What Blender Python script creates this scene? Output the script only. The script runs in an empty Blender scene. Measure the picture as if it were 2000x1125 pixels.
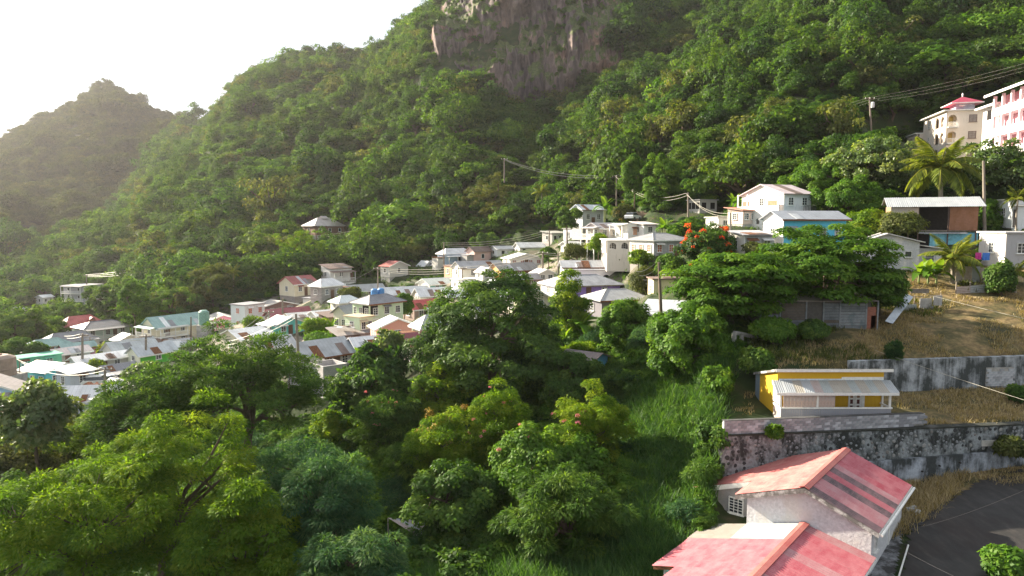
import bpy, bmesh, math, random
import numpy as np
from mathutils import Vector, Matrix

# ------------------------------------------------------------------ scene, camera, world, sun, exposure
S = bpy.context.scene
COL = S.collection
F_PX, CX, CY, HORIZON = 1333.0, 1000.0, 562.5, 440.0     # photograph is 2000 x 1125
PITCH = math.atan((CY - HORIZON) / F_PX)
cam_d = bpy.data.cameras.new("camera")
cam_d.sensor_width = 36.0
cam_d.lens = 36.0 * F_PX / 2000.0
cam_d.clip_start = 0.5
cam_d.clip_end = 30000.0
cam = bpy.data.objects.new("camera", cam_d)
cam.location = (0, 0, 0)
cam.rotation_euler = (math.pi / 2 - PITCH, 0, 0)
COL.objects.link(cam)
S.camera = cam

SUN_LEFT, SUN_EL = math.radians(57), math.radians(23.5)     # degrees to the left of the view direction, height
SUN_DIR = Vector((-math.cos(SUN_EL) * math.sin(SUN_LEFT), math.cos(SUN_EL) * math.cos(SUN_LEFT), math.sin(SUN_EL)))
sun_d = bpy.data.lights.new("sun", 'SUN')
sun_d.energy = 5.0
sun_d.angle = math.radians(0.6)
sun_d.color = (1.0, 0.89, 0.70)
sun = bpy.data.objects.new("sun", sun_d)
sun.rotation_euler = (-SUN_DIR).to_track_quat('-Z', 'Y').to_euler()
sun.location = (-60, 40, 80)
COL.objects.link(sun)

W = bpy.data.worlds.new("World")
S.world = W
W.use_nodes = True
nt = W.node_tree
nt.nodes.clear()
n_out = nt.nodes.new('ShaderNodeOutputWorld')
n_bg = nt.nodes.new('ShaderNodeBackground')
n_sky = nt.nodes.new('ShaderNodeTexSky')
n_sky.sky_type = 'NISHITA'
n_sky.sun_disc = False
n_sky.sun_elevation = SUN_EL
n_sky.sun_rotation = -SUN_LEFT
n_sky.air_density = 1.0
n_sky.dust_density = 1.0
n_sky.ozone_density = 1.0
# thin bright cloud veil, the same all round the sky
n_tc = nt.nodes.new('ShaderNodeTexCoord')
n_map = nt.nodes.new('ShaderNodeMapping')
n_map.inputs['Scale'].default_value = (1.6, 1.6, 4.5)
n_noi = nt.nodes.new('ShaderNodeTexNoise')
n_noi.inputs['Scale'].default_value = 1.7
n_noi.inputs['Detail'].default_value = 7.0
n_noi.inputs['Roughness'].default_value = 0.55
n_rmp = nt.nodes.new('ShaderNodeMapRange')
n_rmp.inputs['From Min'].default_value = 0.34
n_rmp.inputs['From Max'].default_value = 0.62
n_rmp.inputs['To Min'].default_value = 0.72
n_rmp.inputs['To Max'].default_value = 0.97
# veil colour: even pale cloud with soft grey-blue hollows, wound by a second noise
n_no2 = nt.nodes.new('ShaderNodeTexNoise')
n_no2.inputs['Scale'].default_value = 2.6
n_no2.inputs['Detail'].default_value = 6.0
n_cr = nt.nodes.new('ShaderNodeValToRGB')
n_cr.color_ramp.elements[0].position = 0.36
n_cr.color_ramp.elements[0].color = (2.45, 2.68, 2.95, 1)
n_cr.color_ramp.elements[1].position = 0.62
n_cr.color_ramp.elements[1].color = (3.45, 3.50, 3.50, 1)
nt.links.new(n_map.outputs['Vector'], n_no2.inputs['Vector'])
nt.links.new(n_no2.outputs['Fac'], n_cr.inputs['Fac'])
n_mix = nt.nodes.new('ShaderNodeMix')
n_mix.data_type = 'RGBA'
nt.links.new(n_tc.outputs['Generated'], n_map.inputs['Vector'])
nt.links.new(n_map.outputs['Vector'], n_noi.inputs['Vector'])
nt.links.new(n_noi.outputs['Fac'], n_rmp.inputs['Value'])
nt.links.new(n_rmp.outputs['Result'], n_mix.inputs['Factor'])
nt.links.new(n_sky.outputs['Color'], n_mix.inputs['A'])
nt.links.new(n_cr.outputs['Color'], n_mix.inputs['B'])
nt.links.new(n_mix.outputs['Result'], n_bg.inputs['Color'])
n_bg.inputs['Strength'].default_value = 0.078
nt.links.new(n_bg.outputs['Background'], n_out.inputs['Surface'])

S.view_settings.view_transform = 'Standard'
S.view_settings.look = 'None'
S.view_settings.exposure = 1.98
S.view_settings.gamma = 1.0
S.view_settings.use_curve_mapping = False
S.render.engine = 'CYCLES'
cy = S.cycles
cy.max_bounces = 9
cy.diffuse_bounces = 5
cy.glossy_bounces = 2
cy.transmission_bounces = 4
cy.transparent_max_bounces = 8
cy.volume_bounces = 0
cy.use_denoising = True
cy.denoiser = 'OPENIMAGEDENOISE'
cy.denoising_input_passes = 'RGB_ALBEDO_NORMAL'
cy.denoising_prefilter = 'NONE'
cy.caustics_reflective = False
cy.caustics_refractive = False

# ------------------------------------------------------------------ helpers: pixels, noise, meshes
CP, SP = math.cos(PITCH), math.sin(PITCH)

def at(px, py, Y):
    """World point at forward distance Y seen at photograph pixel (px, py)."""
    a, b = (px - CX) / F_PX, (CY - py) / F_PX
    d = (a, CP + b * SP, -SP + b * CP)
    t = Y / d[1]
    return Vector((d[0] * t, Y, d[2] * t))

def proj(p):
    """Photograph pixel of a world point."""
    dep = p[1] * CP - p[2] * SP
    return CX + F_PX * p[0] / dep, CY - F_PX * (p[1] * SP + p[2] * CP) / dep

def _hash(ix, iy, iz, seed):
    h = (ix.astype(np.int64) * 374761393 + iy.astype(np.int64) * 668265263 + iz.astype(np.int64) * 2147483647 + seed * 974711) & 0x7fffffff
    h = ((h ^ (h >> 13)) * 1274126177) & 0x7fffffff
    h = ((h ^ (h >> 16)) * 668265263) & 0x7fffffff
    return ((h ^ (h >> 15)) & 0xffff) / 65535.0

def vnoise(x, y, z=None, seed=0):
    x = np.asarray(x, float); y = np.asarray(y, float)
    z = np.zeros_like(x) if z is None else np.asarray(z, float)
    ix, iy, iz = np.floor(x), np.floor(y), np.floor(z)
    fx, fy, fz = x - ix, y - iy, z - iz
    fx, fy, fz = [f * f * (3 - 2 * f) for f in (fx, fy, fz)]
    r = 0
    for dx in (0, 1):
        for dy in (0, 1):
            for dz in (0, 1):
                w = (fx if dx else 1 - fx) * (fy if dy else 1 - fy) * (fz if dz else 1 - fz)
                r = r + w * _hash(ix + dx, iy + dy, iz + dz, seed)
    return r * 2 - 1

def fbm(x, y, z=None, octaves=4, seed=0, gain=0.5):
    a, r, k = 1.0, 0, 1.0
    for o in range(octaves):
        r = r + a * vnoise(x * k + 17.3 * o, y * k - 9.1 * o, None if z is None else z * k + 4.7 * o, seed + o)
        a *= gain; k *= 2.03
    return r

def link(o, parent=None, label=None, cat=None, group=None, kind=None):
    COL.objects.link(o)
    if parent is not None: o.parent = parent
    if label: o["label"] = label
    if cat: o["category"] = cat
    if group: o["group"] = group
    if kind: o["kind"] = kind
    return o

def empty(name, loc, rz=0.0, label=None, cat=None, group=None):
    o = bpy.data.objects.new(name, None)
    o.empty_display_size = 0.3
    o.location = loc
    o.rotation_euler = (0, 0, rz)
    return link(o, None, label, cat, group)

def mesh_np(name, V, quads=None, tris=None, var=None, smooth=False, mats=(), mat_idx=None):
    """Mesh from numpy arrays; var = one float per face (kept as face attribute 'leafvar')."""
    me = bpy.data.meshes.new(name)
    nq = 0 if quads is None else len(quads)
    ntr = 0 if tris is None else len(tris)
    me.vertices.add(len(V))
    me.vertices.foreach_set('co', np.asarray(V, np.float32).ravel())
    loops = []
    if nq: loops.append(np.asarray(quads, np.int32).ravel())
    if ntr: loops.append(np.asarray(tris, np.int32).ravel())
    loops = np.concatenate(loops)
    me.loops.add(len(loops))
    me.loops.foreach_set('vertex_index', loops)
    starts = np.concatenate([np.arange(nq) * 4, nq * 4 + np.arange(ntr) * 3]).astype(np.int32)
    me.polygons.add(nq + ntr)
    me.polygons.foreach_set('loop_start', starts)
    if smooth:
        me.polygons.foreach_set('use_smooth', np.ones(nq + ntr, bool))
    for m in mats: me.materials.append(m)
    if mat_idx is not None:
        me.polygons.foreach_set('material_index', np.asarray(mat_idx, np.int32))
    me.update(calc_edges=True)
    if var is not None:
        at_ = me.attributes.new('leafvar', 'FLOAT', 'FACE')
        at_.data.foreach_set('value', np.asarray(var, np.float32))
    return me

class MB:
    """Collects boxes, bars, tubes and polygons, then links them as one mesh object."""
    def __init__(s): s.v = []; s.f = []
    def poly(s, pts):
        i = len(s.v); s.v += [tuple(p) for p in pts]; s.f.append(tuple(range(i, i + len(pts)))); return s
    def quadstrip(s, A, B, flip=False):
        for i in range(len(A) - 1):
            q = [A[i], A[i + 1], B[i + 1], B[i]]
            s.poly(q[::-1] if flip else q)
        return s
    def hexa(s, b, t):
        """b, t: 4 bottom and 4 top points, counter-clockwise from above."""
        i = len(s.v); s.v += [tuple(p) for p in b] + [tuple(p) for p in t]
        s.f += [(i + 3, i + 2, i + 1, i), (i + 4, i + 5, i + 6, i + 7)]
        for k in range(4):
            n = (k + 1) % 4
            s.f.append((i + k, i + n, i + 4 + n, i + 4 + k))
        return s
    def box(s, c, d, rz=0.0):
        c, h = Vector(c), Vector(d) * 0.5
        ca, sa = math.cos(rz), math.sin(rz)
        def P(x, y, z): return (c.x + x * ca - y * sa, c.y + x * sa + y * ca, c.z + z)
        return s.hexa([P(-h.x, -h.y, -h.z), P(h.x, -h.y, -h.z), P(h.x, h.y, -h.z), P(-h.x, h.y, -h.z)],
                      [P(-h.x, -h.y, h.z), P(h.x, -h.y, h.z), P(h.x, h.y, h.z), P(-h.x, h.y, h.z)])
    def span(s, x0, x1, y0, y1, z0, z1):
        return s.box(((x0 + x1) / 2, (y0 + y1) / 2, (z0 + z1) / 2), (abs(x1 - x0), abs(y1 - y0), abs(z1 - z0)))
    def slab(s, pts, thick):
        """Plate: polygon pts (top face) thickened downwards along its normal."""
        pts = [Vector(p) for p in pts]
        n = Vector((0, 0, 0))
        for a, b in zip(pts, pts[1:] + pts[:1]): n += a.cross(b)
        n.normalize()
        if n.z < 0: pts.reverse(); n = -n
        low = [p - n * thick for p in pts]
        s.poly(pts); s.poly(low[::-1])
        for k in range(len(pts)):
            m = (k + 1) % len(pts)
            s.poly([low[k], low[m], pts[m], pts[k]])
        return s
    def tube(s, pts, radii, seg=6, cap=True):
        pts = [Vector(p) for p in pts]
        if not hasattr(radii, '__len__'): radii = [radii] * len(pts)
        rings = []
        for i, p in enumerate(pts):
            d = (pts[min(i + 1, len(pts) - 1)] - pts[max(i - 1, 0)])
            if d.length < 1e-9: d = Vector((0, 0, 1))
            d.normalize()
            a = d.cross(Vector((0, 0, 1)) if abs(d.z) < 0.9 else Vector((1, 0, 0))).normalized()
            b = d.cross(a).normalized()
            i0 = len(s.v)
            for k in range(seg):
                t = 2 * math.pi * k / seg
                s.v.append(tuple(p + (a * math.cos(t) + b * math.sin(t)) * radii[i]))
            rings.append(i0)
        for r0, r1 in zip(rings, rings[1:]):
            for k in range(seg):
                m = (k + 1) % seg
                s.f.append((r0 + k, r1 + k, r1 + m, r0 + m))
        if cap:
            s.f.append(tuple(rings[0] + k for k in range(seg)))
            s.f.append(tuple(rings[-1] + k for k in reversed(range(seg))))
        return s
    def lathe(s, c, prof, seg=14):
        c = Vector(c)
        for (r0, z0), (r1, z1) in zip(prof, prof[1:]):
            for k in range(seg):
                a, b = 2 * math.pi * k / seg, 2 * math.pi * (k + 1) / seg
                pts = [c + Vector((r0 * math.cos(a), r0 * math.sin(a), z0)), c + Vector((r0 * math.cos(b), r0 * math.sin(b), z0)),
                       c + Vector((r1 * math.cos(b), r1 * math.sin(b), z1)), c + Vector((r1 * math.cos(a), r1 * math.sin(a), z1))]
                if r0 < 1e-6: pts = [pts[0]] + pts[2:]
                elif r1 < 1e-6: pts = pts[:3]
                s.poly(pts)
        return s
    def mesh(s, name, mat, smooth=False):
        me = bpy.data.meshes.new(name)
        me.from_pydata(s.v, [], s.f)
        if mat is not None: me.materials.append(mat)
        if smooth:
            me.polygons.foreach_set('use_smooth', np.ones(len(me.polygons), bool))
        me.update()
        return me
    def build(s, name, mat, parent=None, smooth=False, **kw):
        o = bpy.data.objects.new(name, s.mesh(name, mat, smooth))
        return link(o, parent, **kw)

# ------------------------------------------------------------------ materials
MATS = {}
def nodes_of(name):
    m = bpy.data.materials.new(name)
    m.use_nodes = True
    t = m.node_tree
    t.nodes.clear()
    out = t.nodes.new('ShaderNodeOutputMaterial')
    return m, t, out

def N(t, typ, **kw):
    n = t.nodes.new(typ)
    for k, v in kw.items():
        if k in n.inputs.keys(): n.inputs[k].default_value = v
        else: setattr(n, k, v)
    return n

def ramp(t, fac, stops):
    r = t.nodes.new('ShaderNodeValToRGB')
    el = r.color_ramp.elements
    while len(el) < len(stops): el.new(0.5)
    for e, (p, c) in zip(el, stops):
        e.position = p
        e.color = (*c, 1.0)
    t.links.new(fac, r.inputs['Fac'])
    return r.outputs['Color']

def mixc(t, fac, a, b, mode='MIX'):
    m = t.nodes.new('ShaderNodeMix'); m.data_type = 'RGBA'; m.blend_type = mode
    for s, v in (('Factor', fac), ('A', a), ('B', b)):
        if isinstance(v, (int, float)): m.inputs[s].default_value = v
        elif isinstance(v, tuple): m.inputs[s].default_value = (*v, 1.0) if len(v) == 3 else v
        else: t.links.new(v, m.inputs[s])
    return m.outputs['Result']

def maprange(t, v, a, b, c=0.0, d=1.0):
    m = t.nodes.new('ShaderNodeMapRange')
    for k, x in zip(('From Min', 'From Max', 'To Min', 'To Max'), (a, b, c, d)): m.inputs[k].default_value = x
    t.links.new(v, m.inputs['Value'])
    return m.outputs['Result']

def noise(t, scale, detail=4.0, rough=0.55, vec=None, stretch=None, dist=0.0, coord='Object'):
    if vec is None:
        vec = t.nodes.new('ShaderNodeTexCoord').outputs[coord]
    if stretch:
        mp = t.nodes.new('ShaderNodeMapping'); mp.inputs['Scale'].default_value = stretch
        t.links.new(vec, mp.inputs['Vector']); vec = mp.outputs['Vector']
    n = N(t, 'ShaderNodeTexNoise', Scale=scale, Detail=detail, Roughness=rough, Distortion=dist)
    t.links.new(vec, n.inputs['Vector'])
    return n.outputs['Fac']

def bump(t, h, strength=0.3, dist=0.02):
    b = N(t, 'ShaderNodeBump', Strength=strength, Distance=dist)
    t.links.new(h, b.inputs['Height'])
    return b.outputs['Normal']

def principled(t, out, color, rough=0.7, normal=None, metallic=0.0, spec=0.5):
    p = t.nodes.new('ShaderNodeBsdfPrincipled')
    if isinstance(color, tuple): p.inputs['Base Color'].default_value = (*color, 1)
    else: t.links.new(color, p.inputs['Base Color'])
    if isinstance(rough, (int, float)): p.inputs['Roughness'].default_value = rough
    else: t.links.new(rough, p.inputs['Roughness'])
    p.inputs['Metallic'].default_value = metallic
    p.inputs['Specular IOR Level'].default_value = spec
    if normal is not None: t.links.new(normal, p.inputs['Normal'])
    t.links.new(p.outputs['BSDF'], out.inputs['Surface'])
    return p

def leaf_mat(name, lo, mid, hi, trans=0.45, gloss=0.008, grough=0.5, hue_var=0.25, tipcol=None):
    """Leaf: diffuse + translucent + a little sheen; colour varies from leaf to leaf and from tree to tree."""
    m, t, out = nodes_of(name)
    av = N(t, 'ShaderNodeAttribute', attribute_name='leafvar')
    oi = t.nodes.new('ShaderNodeObjectInfo')
    c = ramp(t, av.outputs['Fac'], [(0.0, lo), (0.5, mid), (0.93, hi), (1.0, tipcol or hi)])
    tint = ramp(t, oi.outputs['Random'], [(0.0, (0.70, 0.85, 0.75)), (0.3, (0.95, 1.0, 0.8)), (0.6, (1.05, 1.0, 1.0)), (0.8, (1.45, 1.22, 0.85)), (1.0, (0.75, 0.9, 1.0))])
    c = mixc(t, hue_var, c, mixc(t, 1.0, c, tint, 'MULTIPLY'))
    d = t.nodes.new('ShaderNodeBsdfDiffuse'); t.links.new(c, d.inputs['Color'])
    tr = t.nodes.new('ShaderNodeBsdfTranslucent')
    tc = mixc(t, 1.0, c, (1.5, 1.5, 0.45), 'MULTIPLY')
    t.links.new(tc, tr.inputs['Color'])
    mx = N(t, 'ShaderNodeMixShader', Fac=trans)
    t.links.new(d.outputs[0], mx.inputs[1]); t.links.new(tr.outputs[0], mx.inputs[2])
    g = N(t, 'ShaderNodeBsdfGlossy', Roughness=grough)
    g.inputs['Color'].default_value = (1, 1, 1, 1)
    m2 = N(t, 'ShaderNodeMixShader', Fac=gloss)
    t.links.new(mx.outputs[0], m2.inputs[1]); t.links.new(g.outputs[0], m2.inputs[2])
    t.links.new(m2.outputs[0], out.inputs['Surface'])
    return m
# ------------------------------------------------------------------ village houses: where each stands and what it looks like
# xl, xr: photograph pixels the walls span; ye, yb: pixel rows of eave and foot; Y: metres in front of the camera;
# fl: share of the width taken by the side face; yaw: turn (positive shows the left face); roof; rh: ridge height in pixels
WHITE, OFFW, CREAM, PGREEN = (.68, .68, .67), (.54, .52, .48), (.68, .62, .47), (.50, .62, .44)
PINK, CYAN, BLUE, GREEN = (.66, .26, .36), (.13, .52, .60), (.24, .40, .66), (.10, .46, .05)
BLOCK, SALMON, BROWN, MINT = (.33, .32, .31), (.62, .31, .25), (.14, .075, .05), (.30, .58, .50)
TURQ, LBLUE, PURPLE, YCREAM = (.16, .58, .56), (.42, .56, .70), (.30, .20, .52), (.72, .62, .40)
GALV, RGREY, RWHITE, RTEAL = (.46, .48, .51), (.23, .23, .25), (.74, .75, .77), (.26, .40, .38)
RED, MAROON, RBROWN, RDARK = (.50, .075, .07), (.26, .055, .07), (.20, .14, .12), (.11, .11, .125)
HOUSES = []
def hs(xl, xr, ye, yb, Y, fl, yaw, roof, rh, wall, rcol, label, name='house', **o):
    HOUSES.append(dict(xl=xl, xr=xr, ye=ye, yb=yb, Y=Y, fl=fl, yaw=yaw, roof=roof, rh=rh, wall=wall, rcol=rcol, label=label, name=name, **o))

# far left
hs(135, 196, 556, 600, 250, .5, 42, 'flat', 0, WHITE, RGREY, 'tall white and grey three storey block at the forest edge on the far left', 'apartment_block', floors=3, nf=2, nl=2, side=(.36, .37, .40), balcony='left')
hs(75, 101, 579, 594, 262, .4, 35, 'gx', 4, WHITE, RWHITE, 'tiny white house among the trees left of the three storey block')
hs(22, 54, 604, 614, 245, .3, 30, 'hip', 5, OFFW, GALV, 'small hip roofed house deep in the trees at the left edge')
hs(427, 450, 512, 528, 258, .4, 35, 'gx', 4, WHITE, RWHITE, 'tiny white house high in the trees above the cream house with teal roof')
hs(452, 466, 512, 522, 262, .4, 35, 'hip', 8, PINK, (.6, .3, .32), 'tiny house with a pink pointed roof beside the tiny white hillside house')
hs(118, 197, 637, 650, 166, .22, 24, 'hip', 18, OFFW, (.52, .13, .12), 'house with the faded red hipped roof and small dormer', dormer=1, nf=3)
hs(155, 243, 635, 658, 154, .22, 22, 'hip', 9, (.55, .66, .58), RDARK, 'pale green veranda house with a dark grey roof below the red hipped roof', veranda='front', nf=3)
hs(90, 178, 663, 680, 144, .18, 22, 'hip', 14, OFFW, RGREY, 'long grey roofed house with two arched openings at its right end', arches=2, nf=3)
hs(57, 128, 673, 692, 132, .2, 24, 'hip', 11, (.38, .48, .68), RTEAL, 'light blue house under a teal hipped roof with two dark windows', nf=2)
hs(125, 178, 679, 694, 131, .12, 18, 'gx', 8, PINK, RTEAL, 'low pink house with a grey green roof beside the light blue one', nf=3)
hs(290, 395, 631, 668, 140, .24, 30, 'gx', 18, CREAM, RTEAL, 'long cream two storey house with a teal gable roof and outside stairs', floors=2, nf=3, nl=1, veranda='left', stairs=1)
hs(404, 460, 622, 643, 145, 0, 10, 'gy', 11, PINK, OFFW, 'pink gable fronted cottage with white posts and a green door', door=(.05, .30, .22), nf=2, veranda='front')
hs(457, 514, 593, 643, 140, .42, 40, 'flat', 0, (.72, .75, .75), RGREY, 'white flat roofed box house with orange shuttered windows', floors=2, nf=2, nl=1, wincol=(.55, .16, .10))
hs(213, 299, 677, 701, 124, .22, 28, 'gx', 16, (.30, .46, .68), GALV, 'blue walled house with white barred windows and a white gable end', side=WHITE, nf=3)
hs(259, 337, 684, 706, 116, .25, 28, 'gx', 14, GREEN, (.50, .54, .58), 'bright green house with a pale metal gable roof behind the small utility pole', side=(.78, .78, .62), nf=1)
hs(323, 374, 672, 692, 128, .25, 25, 'gx', 11, BLOCK, GALV, 'grey block house with a patched shiny metal roof right of the green house', nf=1)
hs(286, 333, 666, 682, 134, .2, 25, 'shed', 7, (.35, .22, .20), RBROWN, 'rusty brown roofed shed below the cream two storey house')
hs(226, 272, 664, 677, 141, .2, 20, 'gy', 10, OFFW, RWHITE, 'small white gable roofed house behind the blue house')
hs(84, 166, 693, 706, 121, .15, 20, 'gx', 8, OFFW, (.60, .52, .50), 'long low house with a pinkish white metal roof', nf=2)
hs(150, 242, 705, 718, 113, .15, 20, 'gx', 8, OFFW, RWHITE, 'long low house with a dazzling white sheet roof in front of the blue house')
hs(25, 108, 704, 716, 112, .1, 15, 'flat', 0, (.12, .38, .26), (.10, .34, .24), 'long low green shed beside the brown water tank', 'shed')
hs(56, 150, 715, 754, 103, .40, 35, 'gy', 11, CYAN, (.46, .49, .52), 'cyan house with a peaked front and pale metal roof', nf=2, nl=3)
hs(122, 176, 722, 756, 96, .3, 28, 'shed', 8, (.46, .50, .56), (.62, .63, .66), 'grey plank walled house with an awning in front of the cyan house', nf=1)
hs(203, 262, 719, 748, 104, .2, 20, 'gx', 11, (.58, .62, .66), RGREY, 'white veranda house with dark windows behind the leaning utility pole', veranda='front', nf=4)
hs(130, 236, 778, 802, 84, .2, -24, 'gx', 24, (.60, .58, .56), RWHITE, 'house under the large bright white sheet roof at lower left', nf=3)
hs(146, 214, 802, 828, 78, .3, 30, 'gx', 18, RBROWN, (.30, .31, .34), 'small brown walled house with a dark grey roof and rooftop box', nf=1, rbox=1)
hs(-62, 40, 758, 795, 80, .1, -20, 'gy', 24, (.36, .56, .74), (.42, .36, .34), 'light blue boarded house cut by the left edge of the view', nf=2, wf=1)
hs(-45, 15, 800, 822, 71, .1, -15, 'gx', 12, OFFW, RWHITE, 'small house with a white roof at the left edge below the light blue house')
# centre left
hs(503, 578, 594, 616, 150, .2, 24, 'gy', 9, (.26, .17, .15), (.36, .34, .33), 'brown walled house with a broad low grey gable behind the orange streaked post', nf=2)
hs(524, 602, 616, 630, 135, .15, 22, 'gx', 12, RBROWN, (.30, .08, .09), 'low house with a dark maroon roof in front of the brown walled house')
hs(522, 590, 628, 650, 118, .3, 30, 'gy', 12, TURQ, RWHITE, 'turquoise house with a white roof raised on posts', nf=2, veranda='left', stilts=1)
hs(562, 607, 619, 634, 128, .15, 20, 'gx', 6, OFFW, (.52, .52, .52), 'house with pale streaked roof sheets right of the maroon roof')
hs(601, 623, 582, 612, 148, .5, 40, 'flat', 0, (.60, .60, .58), RGREY, 'narrow tall pale hut at the banana grove', nf=1)
hs(649, 701, 589, 606, 131, .3, 30, 'hip', 10, (.74, .70, .60), (.72, .78, .82), 'cream cottage with a white hipped roof behind the pale green house', nf=1)
hs(695, 784, 587, 658, 108, .34, 38, 'hip', 12, PGREEN, RGREY, 'tall pale green two storey house with a grey hipped roof', floors=2, nf=3, nl=3, rtank=1, terrace=1)
hs(657, 702, 607, 653, 111, .45, 40, 'gx', 13, (.66, .62, .50), RGREY, 'cream wing house with tall narrow windows left of the pale green house', floors=1, nl=2)
hs(689, 714, 617, 652, 103, .5, 40, 'flat', 0, (.56, .66, .46), (.45, .38, .26), 'narrow pale green annex box in front of the pale green house')
hs(611, 641, 619, 632, 122, .2, 25, 'gx', 7, OFFW, RWHITE, 'small house with a bright white roof left of the dark board shack')
hs(633, 661, 615, 650, 114, .3, 30, 'shed', 4, (.20, .15, .13), RBROWN, 'dark board shack on posts beside the cream wing house', nf=1)
hs(728, 813, 634, 664, 98, .14, 16, 'gy', 17, SALMON, RWHITE, 'salmon pink house with a white low gable roof', nf=1, porch='right')
hs(791, 858, 597, 622, 120, .3, 35, 'gx', 13, (.40, .30, .26), RED, 'house with a bright red metal roof and dark carport', carport=1)
hs(776, 832, 664, 698, 88, .2, 24, 'gx', 16, (.60, .56, .52), MAROON, 'house with a teal and maroon roof over a railed porch', veranda='front', nf=1, rail=SALMON)
hs(566, 682, 685, 720, 90, .3, 30, 'gx', 24, (.36, .35, .35), (.42, .44, .46), 'large block house with a long grey sheet roof behind the tallest leaning pole', nf=3, nl=1)
hs(577, 622, 711, 760, 80, .62, 48, 'flat', 0, (.42, .40, .39), BLOCK, 'unfinished concrete block house with a square window hole on its lit side', 'unfinished_house', nl=1, parapet=1, courses=1)
hs(615, 670, 717, 766, 78.5, .25, 26, 'flat', 0, (.43, .41, .41), BLOCK, 'unfinished block room standing on concrete posts above a slab', 'unfinished_house', nf=1, parapet=1, stilts=1, courses=1)
hs(684, 745, 673, 694, 93, .2, 22, 'gx', 13, (.30, .42, .58), RWHITE, 'blue walled house with a ragged white roof in front of the salmon house', nf=1)
hs(650, 722, 657, 672, 101, .2, 25, 'shed', 10, RBROWN, (.34, .30, .28), 'collapsing low roof strewn with scrap in front of the pale green house', junk=1)
hs(498, 567, 673, 694, 98, .2, 25, 'gx', 14, BLOCK, (.55, .55, .56), 'house with a pale grey roof right behind the tall dark tree', nf=1)
# centre
hs(714, 752, 538, 557, 190, .3, 30, 'gx', 8, (.45, .38, .36), RGREY, 'pinkish grey house at the forest edge left of the scattered pole', floors=2, nf=1)
hs(661, 747, 567, 580, 160, .15, 20, 'gx', 10, (.40, .38, .37), (.36, .37, .38), 'long grey roofed house behind the white hipped cottage', nf=3)
hs(742, 836, 571, 592, 146, .15, 20, 'gx', 12, (.60, .55, .50), (.64, .66, .68), 'long house with a whitish roof and blue painted porch end', nf=3, side=(.25, .42, .66))
hs(811, 872, 573, 594, 138, .2, 24, 'gx', 12, (.64, .58, .52), (.66, .68, .70), 'white house with an arched side window and pale metal roof', nf=1, larch=1)
hs(866, 908, 576, 594, 131, .2, 24, 'gx', 11, OFFW, RWHITE, 'white roofed house touching the top of the large dark tree')
hs(820, 892, 554, 567, 152, .3, 30, 'gx', 9, (.28, .52, .46), (.56, .60, .58), 'house with a teal side wall and grey green roof', side=OFFW)
hs(823, 839, 517, 535, 181, .4, 30, 'gy', 8, WHITE, RWHITE, 'left one of two tiny twin gabled white houses')
hs(838, 854, 517, 535, 180, .2, 20, 'gy', 8, (.66, .68, .72), RGREY, 'right one of two tiny twin gabled white houses')
hs(876, 893, 519, 542, 158, .4, 30, 'flat', 0, (.52, .30, .20), RBROWN, 'narrow orange brick block beside the three level brown and white house', nf=1)
hs(888, 980, 520, 543, 148, .2, 28, 'gx', 11, (.72, .70, .64), (.40, .40, .41), 'white house with an arched gable window and grey roof', nf=2, larch=1)
hs(884, 940, 545, 566, 138, .25, 26, 'flat', 0, (.72, .74, .72), OFFW, 'white two level porch with balusters below the arched gable house', balcony='front', nf=2)
hs(935, 960, 533, 547, 136, .3, 25, 'gy', 8, (.74, .72, .68), (.52, .5, .5), 'tiny white gabled porch in front of the orange brown house')
hs(959, 1046, 527, 542, 139, .26, 28, 'gx', 12, (.24, .15, .12), (.22, .21, .21), 'brown house with a bright orange side wall and sagging dark roof', side=(.66, .36, .14), nf=3)
hs(960, 1012, 485, 501, 175, .25, 28, 'gx', 5, (.66, .68, .68), (.6, .6, .6), 'white bungalow at the foot of the forest above the village centre', nf=2)
hs(1008, 1076, 481, 498, 172, .15, 20, 'gx', 8, (.70, .66, .62), (.68, .69, .70), 'long white porch house joined to the forest foot bungalow', nf=4)
hs(985, 1056, 504, 519, 152, .2, 20, 'gy', 9, (.74, .71, .68), (.76, .77, .78), 'white open gabled house with reddish porch openings', nf=4, wincol=(.30, .10, .08))
hs(1061, 1107, 455, 476, 172, .4, 35, 'shed', 4, (.62, .66, .60), (.5, .5, .48), 'grey stone sided cottage at the forest foot beside a pole', side=(.34, .32, .31), nf=3)
hs(1107, 1128, 447, 472, 160, .55, 40, 'flat', 0, (.50, .48, .50), BLOCK, 'narrow plain block tower of bare concrete', 'block_tower')
hs(1098, 1153, 477, 494, 150, .25, 28, 'gx', 6, (.74, .72, .70), (.66, .66, .68), 'white walled house with a pale roof below the bare block tower')
hs(996, 1049, 547, 562, 124, .2, 25, 'gx', 9, (.36, .30, .27), (.26, .25, .26), 'low dark roofed house right above the crown of the large dark tree')
hs(1042, 1077, 538, 550, 128, .25, 25, 'gy', 7, (.74, .70, .66), (.58, .56, .56), 'tiny white gable between the dark roof and the leaning pole')
hs(1100, 1236, 518, 555, 118, .06, 12, 'gx', 10, (.78, .74, .70), (.44, .45, .48), 'long white house with arched openings and orange shutters', arches=3, nf=3, wincol=(.60, .16, .08), redthing=1)
hs(1062, 1203, 553, 577, 106, .22, 24, 'hip', 15, PURPLE, (.30, .31, .34), 'grey hip roofed house with a band of purple wall', side=(.70, .68, .66))
hs(1145, 1258, 580, 618, 96, .3, 28, 'hip', 15, (.16, .15, .17), (.34, .35, .37), 'grey roofed lower house in front of the purple wall')
hs(1270, 1332, 544, 592, 93, .12, 14, 'flat', 0, YCREAM, RBROWN, 'plain yellow cream house with scrap on its flat roof', nf=1, junk=1)
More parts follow.
